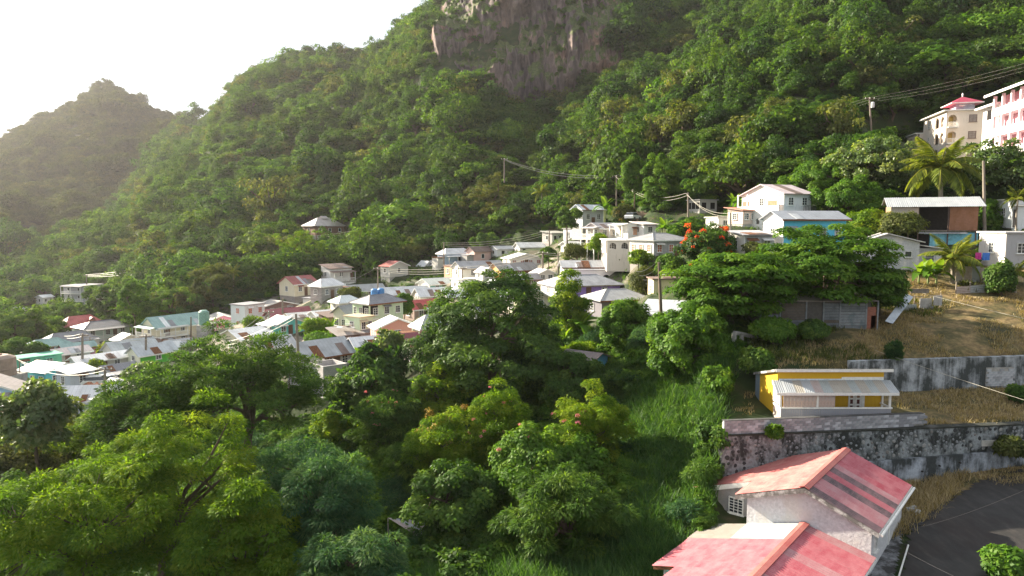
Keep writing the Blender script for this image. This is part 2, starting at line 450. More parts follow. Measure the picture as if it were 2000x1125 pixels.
hs(1262, 1324, 604, 636, 78, .1, -14, 'shed', 16, (.28, .60, .46), (.44, .46, .50), 'mint green house with a grey lean to roof behind the darkest pole', nf=2, veranda='front')
hs(1107, 1176, 714, 728, 71, .25, -30, 'gx', 10, (.12, .11, .11), (.17, .13, .13), 'little shed with a bright blue gable half buried in the greenery', 'shed', side_r=(.16, .42, .74), nf=0)
# centre right
hs(1119, 1176, 409, 442, 152, .35, 32, 'gx', 9, (.46, .48, .50), (.46, .51, .58), 'grey house with a pale blue gable roof beside the round tree', side=(.52, .54, .58), nf=2)
hs(1147, 1206, 444, 488, 126, .42, 38, 'gx', 9, (.58, .52, .48), (.42, .40, .42), 'white two level house with a railed upper porch', floors=2, nf=2, nl=2, veranda='left')
hs(1203, 1250, 438, 472, 122, .5, 38, 'flat', 0, (.74, .72, .68), (.68, .68, .68), 'white flat roofed upper house with one large orange window', nf=1, nl=1, wincol=(.62, .26, .10), balcony='left')
hs(1244, 1272, 438, 461, 121, .4, 35, 'shed', 5, (.74, .73, .70), (.66, .58, .56), 'small white hut right of the orange windowed house', nf=1, nl=1)
hs(1178, 1223, 468, 494, 117, .1, 14, 'flat', 0, (.58, .54, .49), (.7, .68, .66), 'low white house front with small arches below the flat roofed upper house', arches=2)
hs(1235, 1337, 467, 505, 106, .42, 40, 'hip', 10, (.42, .41, .41), (.30, .30, .31), 'grey block house with a hipped roof and one orange lit window', side=(.74, .72, .68), nf=3, nl=3, wincol=(.40, .14, .08), courses=1)
hs(1346, 1396, 392, 416, 128, .42, 38, 'flat', 0, (.40, .38, .36), BLOCK, 'unfinished grey concrete frame box with dark window holes', 'unfinished_house', nf=2, nl=3, stilts=1)
hs(1390, 1417, 429, 447, 112, .4, 35, 'flat', 0, (.74, .73, .70), OFFW, 'low white wall house behind the red flowering tree', nf=1)
hs(1435, 1463, 411, 438, 104, .5, 40, 'shed', 3, (.58, .46, .40), (.5, .2, .14), 'pinkish lean to porch left of the tall white hillside house', nf=2)
hs(1455, 1570, 380, 452, 103, .62, 42, 'gx', 14, (.64, .63, .66), (.62, .52, .54), 'tall white two storey hillside house with arched lower windows', floors=2, side=(.78, .75, .72), big87=1)
hs(1501, 1636, 426, 492, 86, .26, 35, 'gx', 14, (.11, .48, .66), (.34, .36, .40), 'turquoise blue house with a bright white gable end', side=(.80, .78, .76), nf=4, nl=1)
hs(1430, 1501, 458, 504, 84, .3, 34, 'shed', 8, (.50, .51, .52), (.45, .44, .47), 'plain concrete block house below the tall white hillside house', side=(.70, .67, .64), courses=1)
hs(597, 668, 441, 459, 222, .3, 28, 'hip', 14, (.17, .10, .07), (.42, .38, .37), 'lone wooden house with a broad pale hipped roof in the forest', gablet=1, nf=3)
# right edge
hs(1957, 2040, 392, 445, 88, .3, 30, 'flat', 0, (.76, .78, .80), OFFW, 'white house with a tall arched doorway at the right edge', arches=1)
hs(1930, 2060, 455, 520, 76, .32, 32, 'flat', 0, (.40, .40, .42), (.64, .62, .62), 'grey block house with an overgrown pale roof edge at the right edge', side=(.62, .58, .55), blocks=1)

def house_geom(h):
    """Footprint of a house: width, depth, height, heading, centre point."""
    pw = h['xr'] - h['xl']; Y = h['Y']; k = Y / F_PX
    yaw = math.radians(h['yaw']); fl = h['fl']
    W = (1 - fl) * pw * k / max(0.3, math.cos(yaw))
    D = fl * pw * k / abs(math.sin(yaw)) if fl > 0 and abs(yaw) > .05 else 5.0
    D = min(max(D, 3.2), 9.5)
    W *= 1.10; D = min(D * 1.08, 9.5)
    if h['fl'] >= .3: W = max(W, 2.6)
    H = (h['yb'] - h['ye']) * k
    xm = (h['xl'] + h['xr']) / 2
    c = at(xm, h['yb'], Y)
    az = math.atan2(c.x, c.y)
    return W, D, max(H, 1.8), -az + yaw, c

import re as _re
def short(label):
    """First few words of a house label: what it is."""
    t = _re.split(r' (?:with|beside|under|behind|below|left|right|at|in|above|among|on|standing|cut|over|deep|raised|touching|strewn|half|joined|of|by|from|for|and) ', label)[0]
    return t
PLAIN = [h for h in HOUSES if len(short(h['label']).split()) >= 3]
def fill_village():
    """Smaller houses between the described ones, where the photograph is packed with roofs."""
    rf = random.Random(14)
    made = 0; names = {}
    SH = {}
    for h in PLAIN: SH.setdefault(short(h['label']), []).append(h)
    uniq = [(k, v[0]) for k, v in SH.items() if len(v) == 1]
    for tries in range(4000):
        if made >= 85: break
        px = rf.uniform(20, 1170); Y = rf.uniform(92, 176)
        up = np.interp(px, [0, 240, 470, 640, 760, 1000, 1180, 1330], [138, 140, 146, 168, 180, 178, 150, 128]); lo = np.interp(px, [0, 240, 470, 640, 760, 1000, 1180, 1330], [96, 100, 104, 92, 92, 96, 98, 96])
        if not lo < Y < up or px > 1170 or (px < 470 and Y < 127): continue
        X = (px - CX) / F_PX * Y; z = float(base_z(np.array([X]), np.array([Y]))[0])
        bx, by = proj((X, Y, z))
        w = rf.uniform(5.0, 8.5) * F_PX / Y; H = rf.uniform(2.6, 3.3) * F_PX / Y
        x0, x1, y0, y1 = bx - w / 2, bx + w / 2, by - H * 1.4, by
        bad = False
        for h in HOUSES:
            ox = min(x1, h['xr']) - max(x0, h['xl']); oy = min(y1, h['yb']) - max(y0, h['ye'] - h['rh'])
            if ox > 0 and oy > 0 and ox * oy > (.07 if Y < h['Y'] else .36) * min((x1 - x0) * (y1 - y0), (h['xr'] - h['xl']) * (h['yb'] - h['ye'] + h['rh'])): bad = True; break
            hx = ((h['xl'] + h['xr']) / 2 - CX) / F_PX * h['Y']
            if math.hypot(hx - X, h['Y'] - Y) < 5.8: bad = True; break
        if bad: continue
        wn, wc = rf.choice([('white', WHITE), ('white', OFFW), ('cream', CREAM), ('grey block', BLOCK), ('pale green', PGREEN), ('brown board', BROWN), ('pale blue', LBLUE), ('white', WHITE), ('yellow', YCREAM), ('pinkish', (.60, .42, .38))])
        rn, rc = rf.choice([('pale metal', GALV), ('white', RWHITE), ('grey', RGREY), ('rusty brown', RBROWN), ('pale metal', (.55, .56, .58)), ('dark', RDARK), ('white', RWHITE), ('dull red', (.34, .09, .08))])
        k, near = min(uniq, key=lambda u: (((u[1]['xl'] + u[1]['xr']) / 2 - bx) ** 2 + 4 * (u[1]['yb'] - by) ** 2))
        dx, dy = bx - (near['xl'] + near['xr']) / 2, by - near['yb']
        d = 'behind' if dy < -abs(dx) * .3 else 'in front of' if dy > abs(dx) * .3 else 'left of' if dx < 0 else 'right of'
        lab = f"small {wn} house with a {rn} roof {d} the {k}"
        if lab in names or len(lab.split()) > 16: continue
        names[lab] = 1
        roof = rf.choice(['gx', 'gx', 'gy', 'shed', 'hip'])
        hs(x0, x1, by - H, by, Y, rf.choice([.2, .3, .4]), rf.choice([24, 30, 36, 40]), roof, rf.uniform(.9, 1.5) * F_PX / Y, wc, rc, lab, nf=rf.choice([1, 2, 2, 3]), nl=1, veranda='front' if rf.random() < .25 else None, filler=1)
        made += 1
def set_pads():
  for h in HOUSES:
    W_, D_, H_, rz_, c_ = house_geom(h)
    h['geo'] = (W_, D_, H_, rz_, c_)
    PADS.append((c_.x, c_.y, c_.z, (.55 if h['Y'] < 170 else .42) * max(W_, D_) + (1.0 if h['Y'] < 170 else .2)))

PADS = []
for px_, py_, Y_, r_ in ((1850, 312, 131, 9.5), (1905, 318, 128, 9.5), (1965, 330, 110, 9), (2010, 340, 101, 9), (1815, 470, 86, 5.5), (1740, 528, 82, 6)):
    _p = at(px_, py_, Y_); PADS.append((_p.x, _p.y, _p.z, r_))
# ------------------------------------------------------------------ terrain
COLUMNS = [   # photograph column, [(metres ahead, ground height relative to the camera) ...]
 (-700, [(10,-26),(120,-27),(300,-28),(420,-20),(700,20),(900,40),(1200,20)]),
 (0,    [(10,-26),(40,-25.5),(80,-24.5),(120,-27),(200,-31),(300,-31),(400,-5),(550,35),(700,68),(800,84),(900,70),(1200,20)]),
 (100,  [(10,-26),(40,-25.5),(80,-25),(120,-26.5),(200,-30),(275,-30),(330,-16),(390,-18),(500,15),(650,70),(800,117),(900,95),(1200,30)]),
 (220,  [(10,-25.5),(40,-25),(80,-25),(120,-25),(150,-26),(200,-28),(255,-26),(330,-2),(420,-3),(520,25),(650,85),(720,120),(800,149),(900,120),(1200,40)]),
 (375,  [(10,-25),(40,-25),(80,-24.5),(120,-23.5),(150,-21),(200,-17),(260,-4),(350,22),(450,45),(550,70),(620,87),(680,80),(800,116),(900,90),(1200,40)]),
 (500,  [(10,-24.5),(40,-24.5),(80,-24),(100,-22),(130,-18.5),(150,-17.5),(190,-15),(250,5),(330,32),(420,68),(500,97),(560,112),(700,90),(1000,50)]),
 (700,  [(10,-24),(40,-23.5),(60,-23),(80,-20.5),(100,-17.5),(125,-15.5),(150,-14.5),(190,-12.5),(230,3),(300,34),(400,82),(500,117),(600,108),(1000,60)]),
 (900,  [(10,-23),(40,-22.5),(60,-21.5),(80,-18),(100,-15.5),(140,-12.5),(165,-12),(185,-8),(200,-3),(260,33),(297,52),(316,78),(340,98),(430,139),(520,150),(1000,100)]),
 (1050, [(10,-22.5),(40,-21.5),(60,-20.5),(80,-17),(110,-11),(140,-8.5),(170,-5),(200,6),(250,28),(298,47),(312,74),(335,100),(372,134),(405,168),(450,200),(600,170),(1000,120)]),
 (1200, [(10,-22),(40,-21),(55,-19),(70,-15.5),(90,-11.5),(115,-5.5),(140,-2),(165,5),(200,20),(260,44),(300,58),(316,84),(345,110),(375,136),(410,168),(450,195),(600,170),(1000,120)]),
 (1280, [(10,-21.5),(38,-20.5),(50,-17.5),(65,-14),(80,-11),(100,-6),(120,-1),(150,9),(200,29),(260,54),(320,82),(370,112),(430,150),(500,170),(1000,120)]),
 (1350, [(10,-21),(38,-20),(44,-19),(54,-15.5),(66,-11.5),(78,-8.5),(90,-5.5),(110,-1),(122,.5),(131,3),(150,14),(200,39),(260,62),(320,92),(380,128),(450,165),(600,165),(1000,120)]),
 (1398, [(10,-19.6),(30,-19.2),(39,-18.8),(43,-18),(47,-15.6),(54,-12.9),(62,-10.4),(80,-6.3),(100,-3),(118,-.5),(130,2.5),(150,17),(200,43),(260,68),(330,104),(420,155),(600,165),(1000,120)]),
 (1425, [(10,-19.2),(30,-18.9),(46.2,-18.7),(46.5,-14.3),(53,-13.9),(56,-12.4),(66,-9.2),(80,-5.8),(100,-2),(118,.3),(130,4),(150,19),(200,45),(260,71),(330,108),(420,158),(600,165),(1000,120)]),
 (1550, [(10,-19),(30,-18.9),(46.2,-18.6),(46.5,-14.25),(54.25,-13.9),(54.6,-11.5),(66,-8.6),(82,-4.5),(102,.8),(118,8),(150,27),(200,53),(260,82),(330,116),(420,160),(600,165),(1000,120)]),
 (1750, [(10,-19),(25,-19),(36,-18.8),(46.2,-18.4),(46.5,-14.4),(54.25,-13.75),(54.6,-11.2),(63,-9.0),(71,-6.5),(82,-4.7),(90,-1.5),(102,5),(130,18.5),(160,35),(200,57),(260,89),(330,120),(450,165),(1000,140)]),
 (2000, [(10,-18.9),(25,-18.9),(36,-18.6),(46.2,-17.7),(46.5,-14.6),(54.25,-13.7),(54.6,-11.1),(58,-9.2),(63.5,-7.4),(70,-5.5),(82,-4.3),(90,-.5),(110,10),(130,20.5),(160,37),(200,60),(260,92),(330,124),(450,170),(1000,150)]),
 (2500, [(10,-18.5),(25,-18.5),(46.2,-17.2),(46.5,-14.2),(54.25,-13.3),(54.6,-11),(72,-6.8),(90,0),(110,11),(130,22),(160,39),(200,63),(260,96),(450,175),(1000,150)]),
]
_cx = np.array([c[0] for c in COLUMNS], float)

def base_z(X, Y):
    X = np.asarray(X, float); Y = np.asarray(Y, float)
    Yc = np.maximum(Y, 10.0)
    px = CX + F_PX * X / np.maximum(Yc, 12.0)
    # the walled terraces at the right are turned a little from the picture plane
    sh = np.clip((X - 20.0) * 0.17, -1.5, 4.6) * np.clip((X - 11) / 4, 0, 1) * np.clip((100 - Yc) / 35, 0, 1)
    Yq = Yc - sh
    Zs = np.stack([np.interp(Yq, [p[0] for p in c[1]], [p[1] for p in c[1]]) for c in COLUMNS])
    k = np.clip(np.searchsorted(_cx, px) - 1, 0, len(_cx) - 2)
    t = np.clip((px - _cx[k]) / (_cx[k + 1] - _cx[k]), 0, 1)
    t = t * t * (3 - 2 * t)
    idx = np.arange(X.size).reshape(X.shape)
    Zf = Zs.reshape(len(COLUMNS), -1)
    z = Zf[k.ravel(), idx.ravel()].reshape(X.shape) * (1 - t) + Zf[(k + 1).ravel(), idx.ravel()].reshape(X.shape) * t
    far = np.clip((Yc - 190) / 120, 0, 1) * np.clip(1.3 - Yc / 900, .4, 1)
    rel = fbm(X / 75, Y / 75, octaves=3, seed=3) * 7 + fbm((X + .5 * Y) / 38, (Y - .3 * X) / 120, octaves=2, seed=8) * 6
    z = z + rel * far
    z = z + fbm(X / 9, Y / 9, octaves=3, seed=5) * 0.22 * np.where((X > 10) & (Yc < 47.5), .15, 1.0)
    # far beyond everything the land falls to the sea level plain
    R = np.hypot(X, Y)
    z = np.where(R > 1300, z + (-30 - z) * np.clip((R - 1300) / 1500, 0, 1), z)
    return z

fill_village()
set_pads()
PX_, PY_, PZ_, PR_ = [np.array(a) for a in zip(*PADS)]
def ground_z(X, Y):
    X = np.asarray(X, float); Y = np.asarray(Y, float)
    z = base_z(X, Y)
    sw = np.zeros_like(z); sz = np.zeros_like(z); mx = np.zeros_like(z)
    for x, y, pz, r in zip(PX_, PY_, PZ_, PR_):
        d = np.hypot(X - x, Y - y)
        near = d < r * 1.7
        if not near.any(): continue
        w = np.where(near, np.clip((1.7 * r - d) / (.7 * r), 0, 1), 0)
        w = w * w * (3 - 2 * w)
        q = w / (0.05 + (d / r) ** 2)
        sw += q; sz += q * pz; mx = np.maximum(mx, w)
    return np.where(sw > 1e-9, z + (sz / np.maximum(sw, 1e-9) - z) * mx, z)
def gz(x, y): return float(ground_z(np.array([x]), np.array([y]))[0])

_ys = np.concatenate([[-3300, -1500, -700, -300], np.arange(-80, 20, 8), np.arange(20, 42, 2), np.arange(42, 72, .5), np.arange(72, 200, 1.8), np.arange(200, 460, 4.5), np.arange(460, 1000, 10), [1050, 1150, 1300, 1600, 2200, 3300]])
_xs = np.concatenate([[-3300, -2200, -1400], np.arange(-1000, -400, 25), np.arange(-400, -150, 7), np.arange(-150, -5, 2.2), np.arange(-5, 46, .8), np.arange(46, 130, 2.2), np.arange(130, 420, 7), [440, 500, 600, 800, 1200, 2200, 3300]])
XX, YY = np.meshgrid(_xs, _ys)
ZZ = ground_z(XX, YY)
ny, nx = XX.shape
_i = np.arange(ny * nx).reshape(ny, nx)
_q = np.stack([_i[:-1, :-1], _i[:-1, 1:], _i[1:, 1:], _i[1:, :-1]], -1).reshape(-1, 4)

def ground_material():
    m, t, out = nodes_of('ground_earth')
    geo = t.nodes.new('ShaderNodeNewGeometry')
    pos = geo.outputs['Position']
    n1 = noise(t, .35, 6, .6, pos); n2 = noise(t, 2.2, 5, .65, pos); n3 = noise(t, .05, 3, .5, pos)
    green = ramp(t, n1, [(.3, (.012, .024, .008)), (.5, (.026, .044, .013)), (.62, (.05, .05, .024)), (.75, (.09, .075, .05))])
    dry = ramp(t, n2, [(.25, (.07, .055, .032)), (.5, (.19, .135, .065)), (.72, (.31, .225, .105))])
    sep = t.nodes.new('ShaderNodeSeparateXYZ'); t.links.new(pos, sep.inputs[0])
    # bare dry grass slope and terraces on the right, packed earth in the village, green elsewhere
    dx = maprange(t, sep.outputs['X'], 24, 31); dy = maprange(t, sep.outputs['Y'], 84, 74)
    mul = N(t, 'ShaderNodeMath', operation='MULTIPLY'); t.links.new(dx, mul.inputs[0]); t.links.new(dy, mul.inputs[1])
    patch = maprange(t, n1, .62, .42)
    mul2 = N(t, 'ShaderNodeMath', operation='MULTIPLY'); t.links.new(mul.outputs[0], mul2.inputs[0]); t.links.new(patch, mul2.inputs[1])
    c = mixc(t, mul2.outputs[0], green, dry)
    vil = ramp(t, n2, [(.3, (.16, .13, .10)), (.7, (.30, .27, .23))])
    vy0 = maprange(t, sep.outputs['Y'], 84, 92); vy1 = maprange(t, sep.outputs['Y'], 165, 150); vx = maprange(t, sep.outputs['X'], 22, 12)
    mm = N(t, 'ShaderNodeMath', operation='MULTIPLY'); t.links.new(vy0, mm.inputs[0]); t.links.new(vy1, mm.inputs[1])
    mm2 = N(t, 'ShaderNodeMath', operation='MULTIPLY'); t.links.new(mm.outputs[0], mm2.inputs[0]); t.links.new(vx, mm2.inputs[1])
    mm3 = N(t, 'ShaderNodeMath', operation='MULTIPLY'); t.links.new(mm2.outputs[0], mm3.inputs[0]); t.links.new(maprange(t, n1, .42, .56), mm3.inputs[1])
    c = mixc(t, mm3.outputs[0], c, vil)
    principled(t, out, c, .95, bump(t, n2, .5, .15), spec=.2)
    return m
me = mesh_np('ground', np.stack([XX, YY, ZZ], -1).reshape(-1, 3), quads=_q, smooth=True, mats=(ground_material(),))
link(bpy.data.objects.new('ground', me), kind='structure')

# ------------------------------------------------------------------ cliff: rough rock face set into the mountain
def cliff_material():
    m, t, out = nodes_of('cliff_rock')
    geo = t.nodes.new('ShaderNodeNewGeometry'); pos = geo.outputs['Position']
    n1 = noise(t, .06, 6, .6, pos, (1, 1, .35)); n2 = noise(t, .30, 6, .65, pos, (1, 1, .22), dist=.6); n3 = noise(t, .9, 5, .6, pos)
    rock = ramp(t, n2, [(.25, (.026, .022, .024)), (.42, (.11, .086, .084)), (.58, (.22, .168, .152)), (.78, (.40, .31, .275))])
    warm = ramp(t, n1, [(.35, (.55, .58, .66)), (.55, (.95, .92, .92)), (.72, (1.5, 1.05, .75))])
    c = mixc(t, 1.0, rock, warm, 'MULTIPLY')
    up = t.nodes.new('ShaderNodeSeparateXYZ'); t.links.new(geo.outputs['Normal'], up.inputs[0])
    moss = maprange(t, up.outputs['Z'], .35, .62)
    c = mixc(t, moss, c, ramp(t, n3, [(.3, (.03, .05, .014)), (.7, (.11, .13, .04))]))
    principled(t, out, c, .92, bump(t, n3, .8, .6), spec=.2)
    return m
nu, nv = 300, 190
uu, vv = np.meshgrid(np.linspace(835, 1225, nu), np.linspace(0, 1, nv))
yb_ = np.interp(uu, [835, 1000, 1225], [312, 296, 299])
yt_ = np.interp(uu, [835, 1000, 1225], [420, 415, 420])
Yc_ = yb_ + (yt_ - yb_) * vv
Xc_ = (uu - CX) / F_PX * Yc_
Zc_ = base_z(Xc_, Yc_)
cols = fbm(Xc_ / 5.5, Zc_ / 30, Yc_ / 60, octaves=4, seed=21)
blk = fbm(Xc_ / 16, Zc_ / 15, octaves=4, seed=31)
disp = 2.2 + np.abs(cols) * 5.0 + blk * 5.5 + 1.3 * fbm(Xc_ / 2.2, Zc_ / 4, octaves=3, seed=41)
edge = np.clip(np.minimum(np.minimum(uu - 835, 1225 - uu) / 22, np.minimum(vv / .05, (1 - vv) / .05)), 0, 1)
disp = disp * edge - (1 - edge) * 3
Vc = np.stack([Xc_ - disp * .12, Yc_ - disp, Zc_ + disp * .12], -1).reshape(-1, 3)
_i = np.arange(nu * nv).reshape(nv, nu)
_q = np.stack([_i[:-1, :-1], _i[:-1, 1:], _i[1:, 1:], _i[1:, :-1]], -1).reshape(-1, 4)
link(bpy.data.objects.new('cliff', mesh_np('cliff', Vc, quads=_q, smooth=False, mats=(cliff_material(),))), kind='structure')

# ------------------------------------------------------------------ haze: one box of even air
def haze_box():
    m, t, out = nodes_of('haze_air')
    p = t.nodes.new('ShaderNodeVolumePrincipled')
    p.inputs['Color'].default_value = (.93, .90, .95, 1)
    p.inputs['Density'].default_value = 0.000085
    p.inputs['Anisotropy'].default_value = 0.45
    t.links.new(p.outputs['Volume'], out.inputs['Volume'])
    MB().span(-3400, 3400, -3400, 3400, -48, 235).build('haze', m, kind='stuff')
haze_box()
# ------------------------------------------------------------------ foliage: leaf clouds, crowns, trunks
def unit(v): return v / np.maximum(np.linalg.norm(v, axis=-1, keepdims=True), 1e-9)

def leaves(P, D, Nrm, L, Wd, droop=0.0):
    """One folded rhombic leaf per point: P base points, D growing directions, Nrm face normals."""
    n = len(P)
    D = unit(D)
    Sd = unit(np.cross(D, Nrm)); Nn = np.cross(Sd, D)
    L = np.broadcast_to(np.asarray(L, float), (n,))[:, None]; Wd = np.broadcast_to(np.asarray(Wd, float), (n,))[:, None]
    mid = P + D * L * .45
    tip = P + D * L - Nn * L * droop
    a = mid + Sd * Wd * .5 - Nn * Wd * .12; b = mid - Sd * Wd * .5 - Nn * Wd * .12
    V = np.stack([P, a, tip, b], 1).reshape(-1, 3)
    Q = np.arange(n * 4).reshape(n, 4)
    return V, Q

def rand_dirs(rng, n):
    v = rng.normal(size=(n, 3)); return unit(v)

def clump_centres(rng, n, rx, ry, rz, low=-.35, shell=.62, lump=.25, seed=1, flat_top=0):
    """Clump centres spread through an uneven ellipsoid crown (centre at the origin)."""
    out = []
    while len(out) < n:
        d = rand_dirs(rng, 1)[0]
        if d[2] < low: continue
        r = shell + (1 - shell) * rng.random() ** .6
        if rng.random() < .16: r *= rng.uniform(.35, .8)
        r *= 1 + lump * float(vnoise(np.array([d[0] * 2.1]), np.array([d[1] * 2.1]), np.array([d[2] * 2.1]), seed)[0])
        out.append(d * r)
    c = np.array(out)
    return c * np.array([rx, ry, rz])

def crown_cloud(rng, centres, crad, per, leaf, aspect=.5, squash=.75, up=.45, wild=.55, droop=.15, kind='round', vbias=0.0):
    """Leaves round each clump centre; returns vertices, quads, per-leaf value."""
    Vs, Qs, vals, off = [], [], [], 0
    cmid = centres.mean(0)
    for c in centres:
        r = crad * rng.uniform(.7, 1.3)
        n = int(per * (r / crad) ** 1.6)
        d = rand_dirs(rng, n)
        d[:, 2] = np.where(d[:, 2] < -.45, -d[:, 2] * .6, d[:, 2])
        if kind == 'shoot': d[:, 2] = np.where(d[:, 2] < -.12, -d[:, 2], d[:, 2])
        rad = r * ((0.55 if kind != 'shoot' else .72) + (.45 if kind != 'shoot' else .28) * rng.random(n) ** .5)[:, None]
        P = c + d * rad * np.array([1, 1, squash])
        outw = unit(c - cmid)
        if kind == 'round':
            Nr = unit(d * .8 + np.array([0, 0, up]) + outw * .25 + rng.normal(size=(n, 3)) * wild * .6)
            D = unit(np.cross(Nr, rng.normal(size=(n, 3)))); D = unit(D + np.array([0, 0, -droop]) + d * .35)
        elif kind == 'shoot':            # leaves radiate and hang from the shoot tips
            D = unit(d * np.array([1, 1, .5]) + np.array([0, 0, -.35]) + rng.normal(size=(n, 3)) * .25)
            Nr = unit(d * .3 + np.array([0, 0, .9]) + rng.normal(size=(n, 3)) * wild * .5)
        else:                            # 'plate': flat sprays
            D = unit(d * np.array([1, 1, .25]) + rng.normal(size=(n, 3)) * .3)
            Nr = unit(np.array([0, 0, 1.0]) + rng.normal(size=(n, 3)) * wild * .5)
        L = leaf * rng.uniform(.65, 1.35, n)
        V, Q = leaves(P, D, Nr, L, L * aspect, droop)
        Vs.append(V); Qs.append(Q + off); off += len(V)
        vals.append(np.clip(rng.normal(.48 + vbias, .2) + rng.normal(0, .16, n), 0, 1))
    return np.concatenate(Vs), np.concatenate(Qs), np.concatenate(vals)

def limb_mesh(rng, base, fork, centres, r0, n_limb=7, seg=6, pick=40):
    """Tapered trunk from base to fork, crooked limbs to clumps of the crown."""
    mb = MB()
    base, fork = np.array(base, float), np.array(fork, float)
    t = np.linspace(0, 1, 6)[:, None]
    wob = rng.normal(size=(6, 3)) * r0 * .35; wob[0] = wob[-1] = 0; wob[:, 2] = 0
    pts = base + (fork - base) * t + wob
    mb.tube(pts, [r0 * (1.35 if i == 0 else 1.05 - .07 * i) for i in range(6)], seg + 2)
    cs = centres[rng.permutation(len(centres))[:pick]]
    mains = cs[rng.permutation(len(cs))[:n_limb]]
    ends = []
    for m in mains:
        k1 = fork + (m - fork) * .4 + np.array([0, 0, 1]) * np.linalg.norm(m - fork) * .08 + rng.normal(size=3) * r0 * .5
        k2 = fork + (m - fork) * .72 + rng.normal(size=3) * r0 * .6
        mb.tube([fork - np.array([0, 0, r0]), k1, k2, m], [r0 * .62, r0 * .42, r0 * .28, r0 * .1], seg)
        ends += [k1, k2]
    ends = np.array(ends)
    for c in cs:
        e = ends[np.argmin(np.linalg.norm(ends - c, axis=1))]
        mid = (e + c) / 2 + rng.normal(size=3) * r0 * .4
        mb.tube([e, mid, c], [r0 * .2, r0 * .12, r0 * .04], 4, cap=False)
    return mb

def bark_mat(name, a, b):
    m, t, out = nodes_of(name)
    n = noise(t, 3.0, 5, .6, stretch=(1, 1, .25))
    principled(t, out, ramp(t, n, [(.3, a), (.7, b)]), .9, bump(t, n, .5, .05), spec=.2)
    return m
BARK = bark_mat('bark_brown', (.05, .035, .025), (.15, .11, .08))
BARK_PALE = bark_mat('bark_pale', (.17, .14, .11), (.34, .30, .25))

LEAF = {
 'dark':   leaf_mat('leaf_dark_green', (0.022, 0.053, 0.016), (0.048, 0.105, 0.022), (0.095, 0.166, 0.031), gloss=.01),
 'mid':    leaf_mat('leaf_mid_green', (0.029, 0.066, 0.014), (0.061, 0.128, 0.024), (0.125, 0.198, 0.035)),
 'bright': leaf_mat('leaf_bright_green', (0.037, 0.091, 0.012), (0.073, 0.159, 0.017), (0.140, 0.232, 0.027), trans=.42),
 'yellow': leaf_mat('leaf_yellow_green', (.058, .124, .011), (.112, .197, .015), (.205, .265, .026), trans=.52, gloss=.006),
 'olive':  leaf_mat('leaf_olive', (0.041, 0.056, 0.017), (0.081, 0.100, 0.029), (0.140, 0.152, 0.046)),
 'pale':   leaf_mat('leaf_pale_large', (0.055, 0.098, 0.027), (0.104, 0.165, 0.049), (0.232, 0.260, 0.110), gloss=.022, grough=.35),
 'blue':   leaf_mat('leaf_blue_green', (0.023, 0.067, 0.032), (0.048, 0.113, 0.048), (0.098, 0.172, 0.069), gloss=.006),
 'far':    leaf_mat('leaf_far_slope', (.022, .034, .014), (.044, .060, .022), (.075, .090, .032), hue_var=.6),
 'grass':  leaf_mat('leaf_cane_grass', (0.029, 0.079, 0.022), (0.060, 0.139, 0.038), (0.135, 0.238, 0.072), gloss=.01, hue_var=.1),
 'banana': leaf_mat('leaf_banana', (0.055, 0.128, 0.018), (0.104, 0.213, 0.024), (0.183, 0.260, 0.043), trans=.45, gloss=.01),
 'palm':   leaf_mat('leaf_palm', (0.061, 0.091, 0.017), (0.128, 0.165, 0.024), (0.260, 0.260, 0.037), trans=.4, gloss=.01, tipcol=(0.260, 0.260, 0.037)),
 'forest': leaf_mat('leaf_forest', (0.024, 0.055, 0.011), (0.050, 0.105, 0.016), (0.101, 0.159, 0.024), hue_var=.9),
 'dry':    leaf_mat('leaf_dry_grass', (.17, .125, .06), (.33, .25, .125), (.48, .385, .21), trans=.3, gloss=.03, hue_var=0),
 'red':    leaf_mat('petal_orange_red', (.45, .05, .012), (.62, .085, .02), (.72, .16, .03), trans=.35, gloss=.01, hue_var=0),
 'coral':  leaf_mat('petal_coral_pink', (.42, .10, .16), (.58, .17, .24), (.66, .28, .32), trans=.35, gloss=.01, hue_var=0),
 'russet': leaf_mat('leaf_russet', (.20, .11, .03), (.30, .20, .06), (.36, .28, .11), trans=.35, hue_var=0),
}

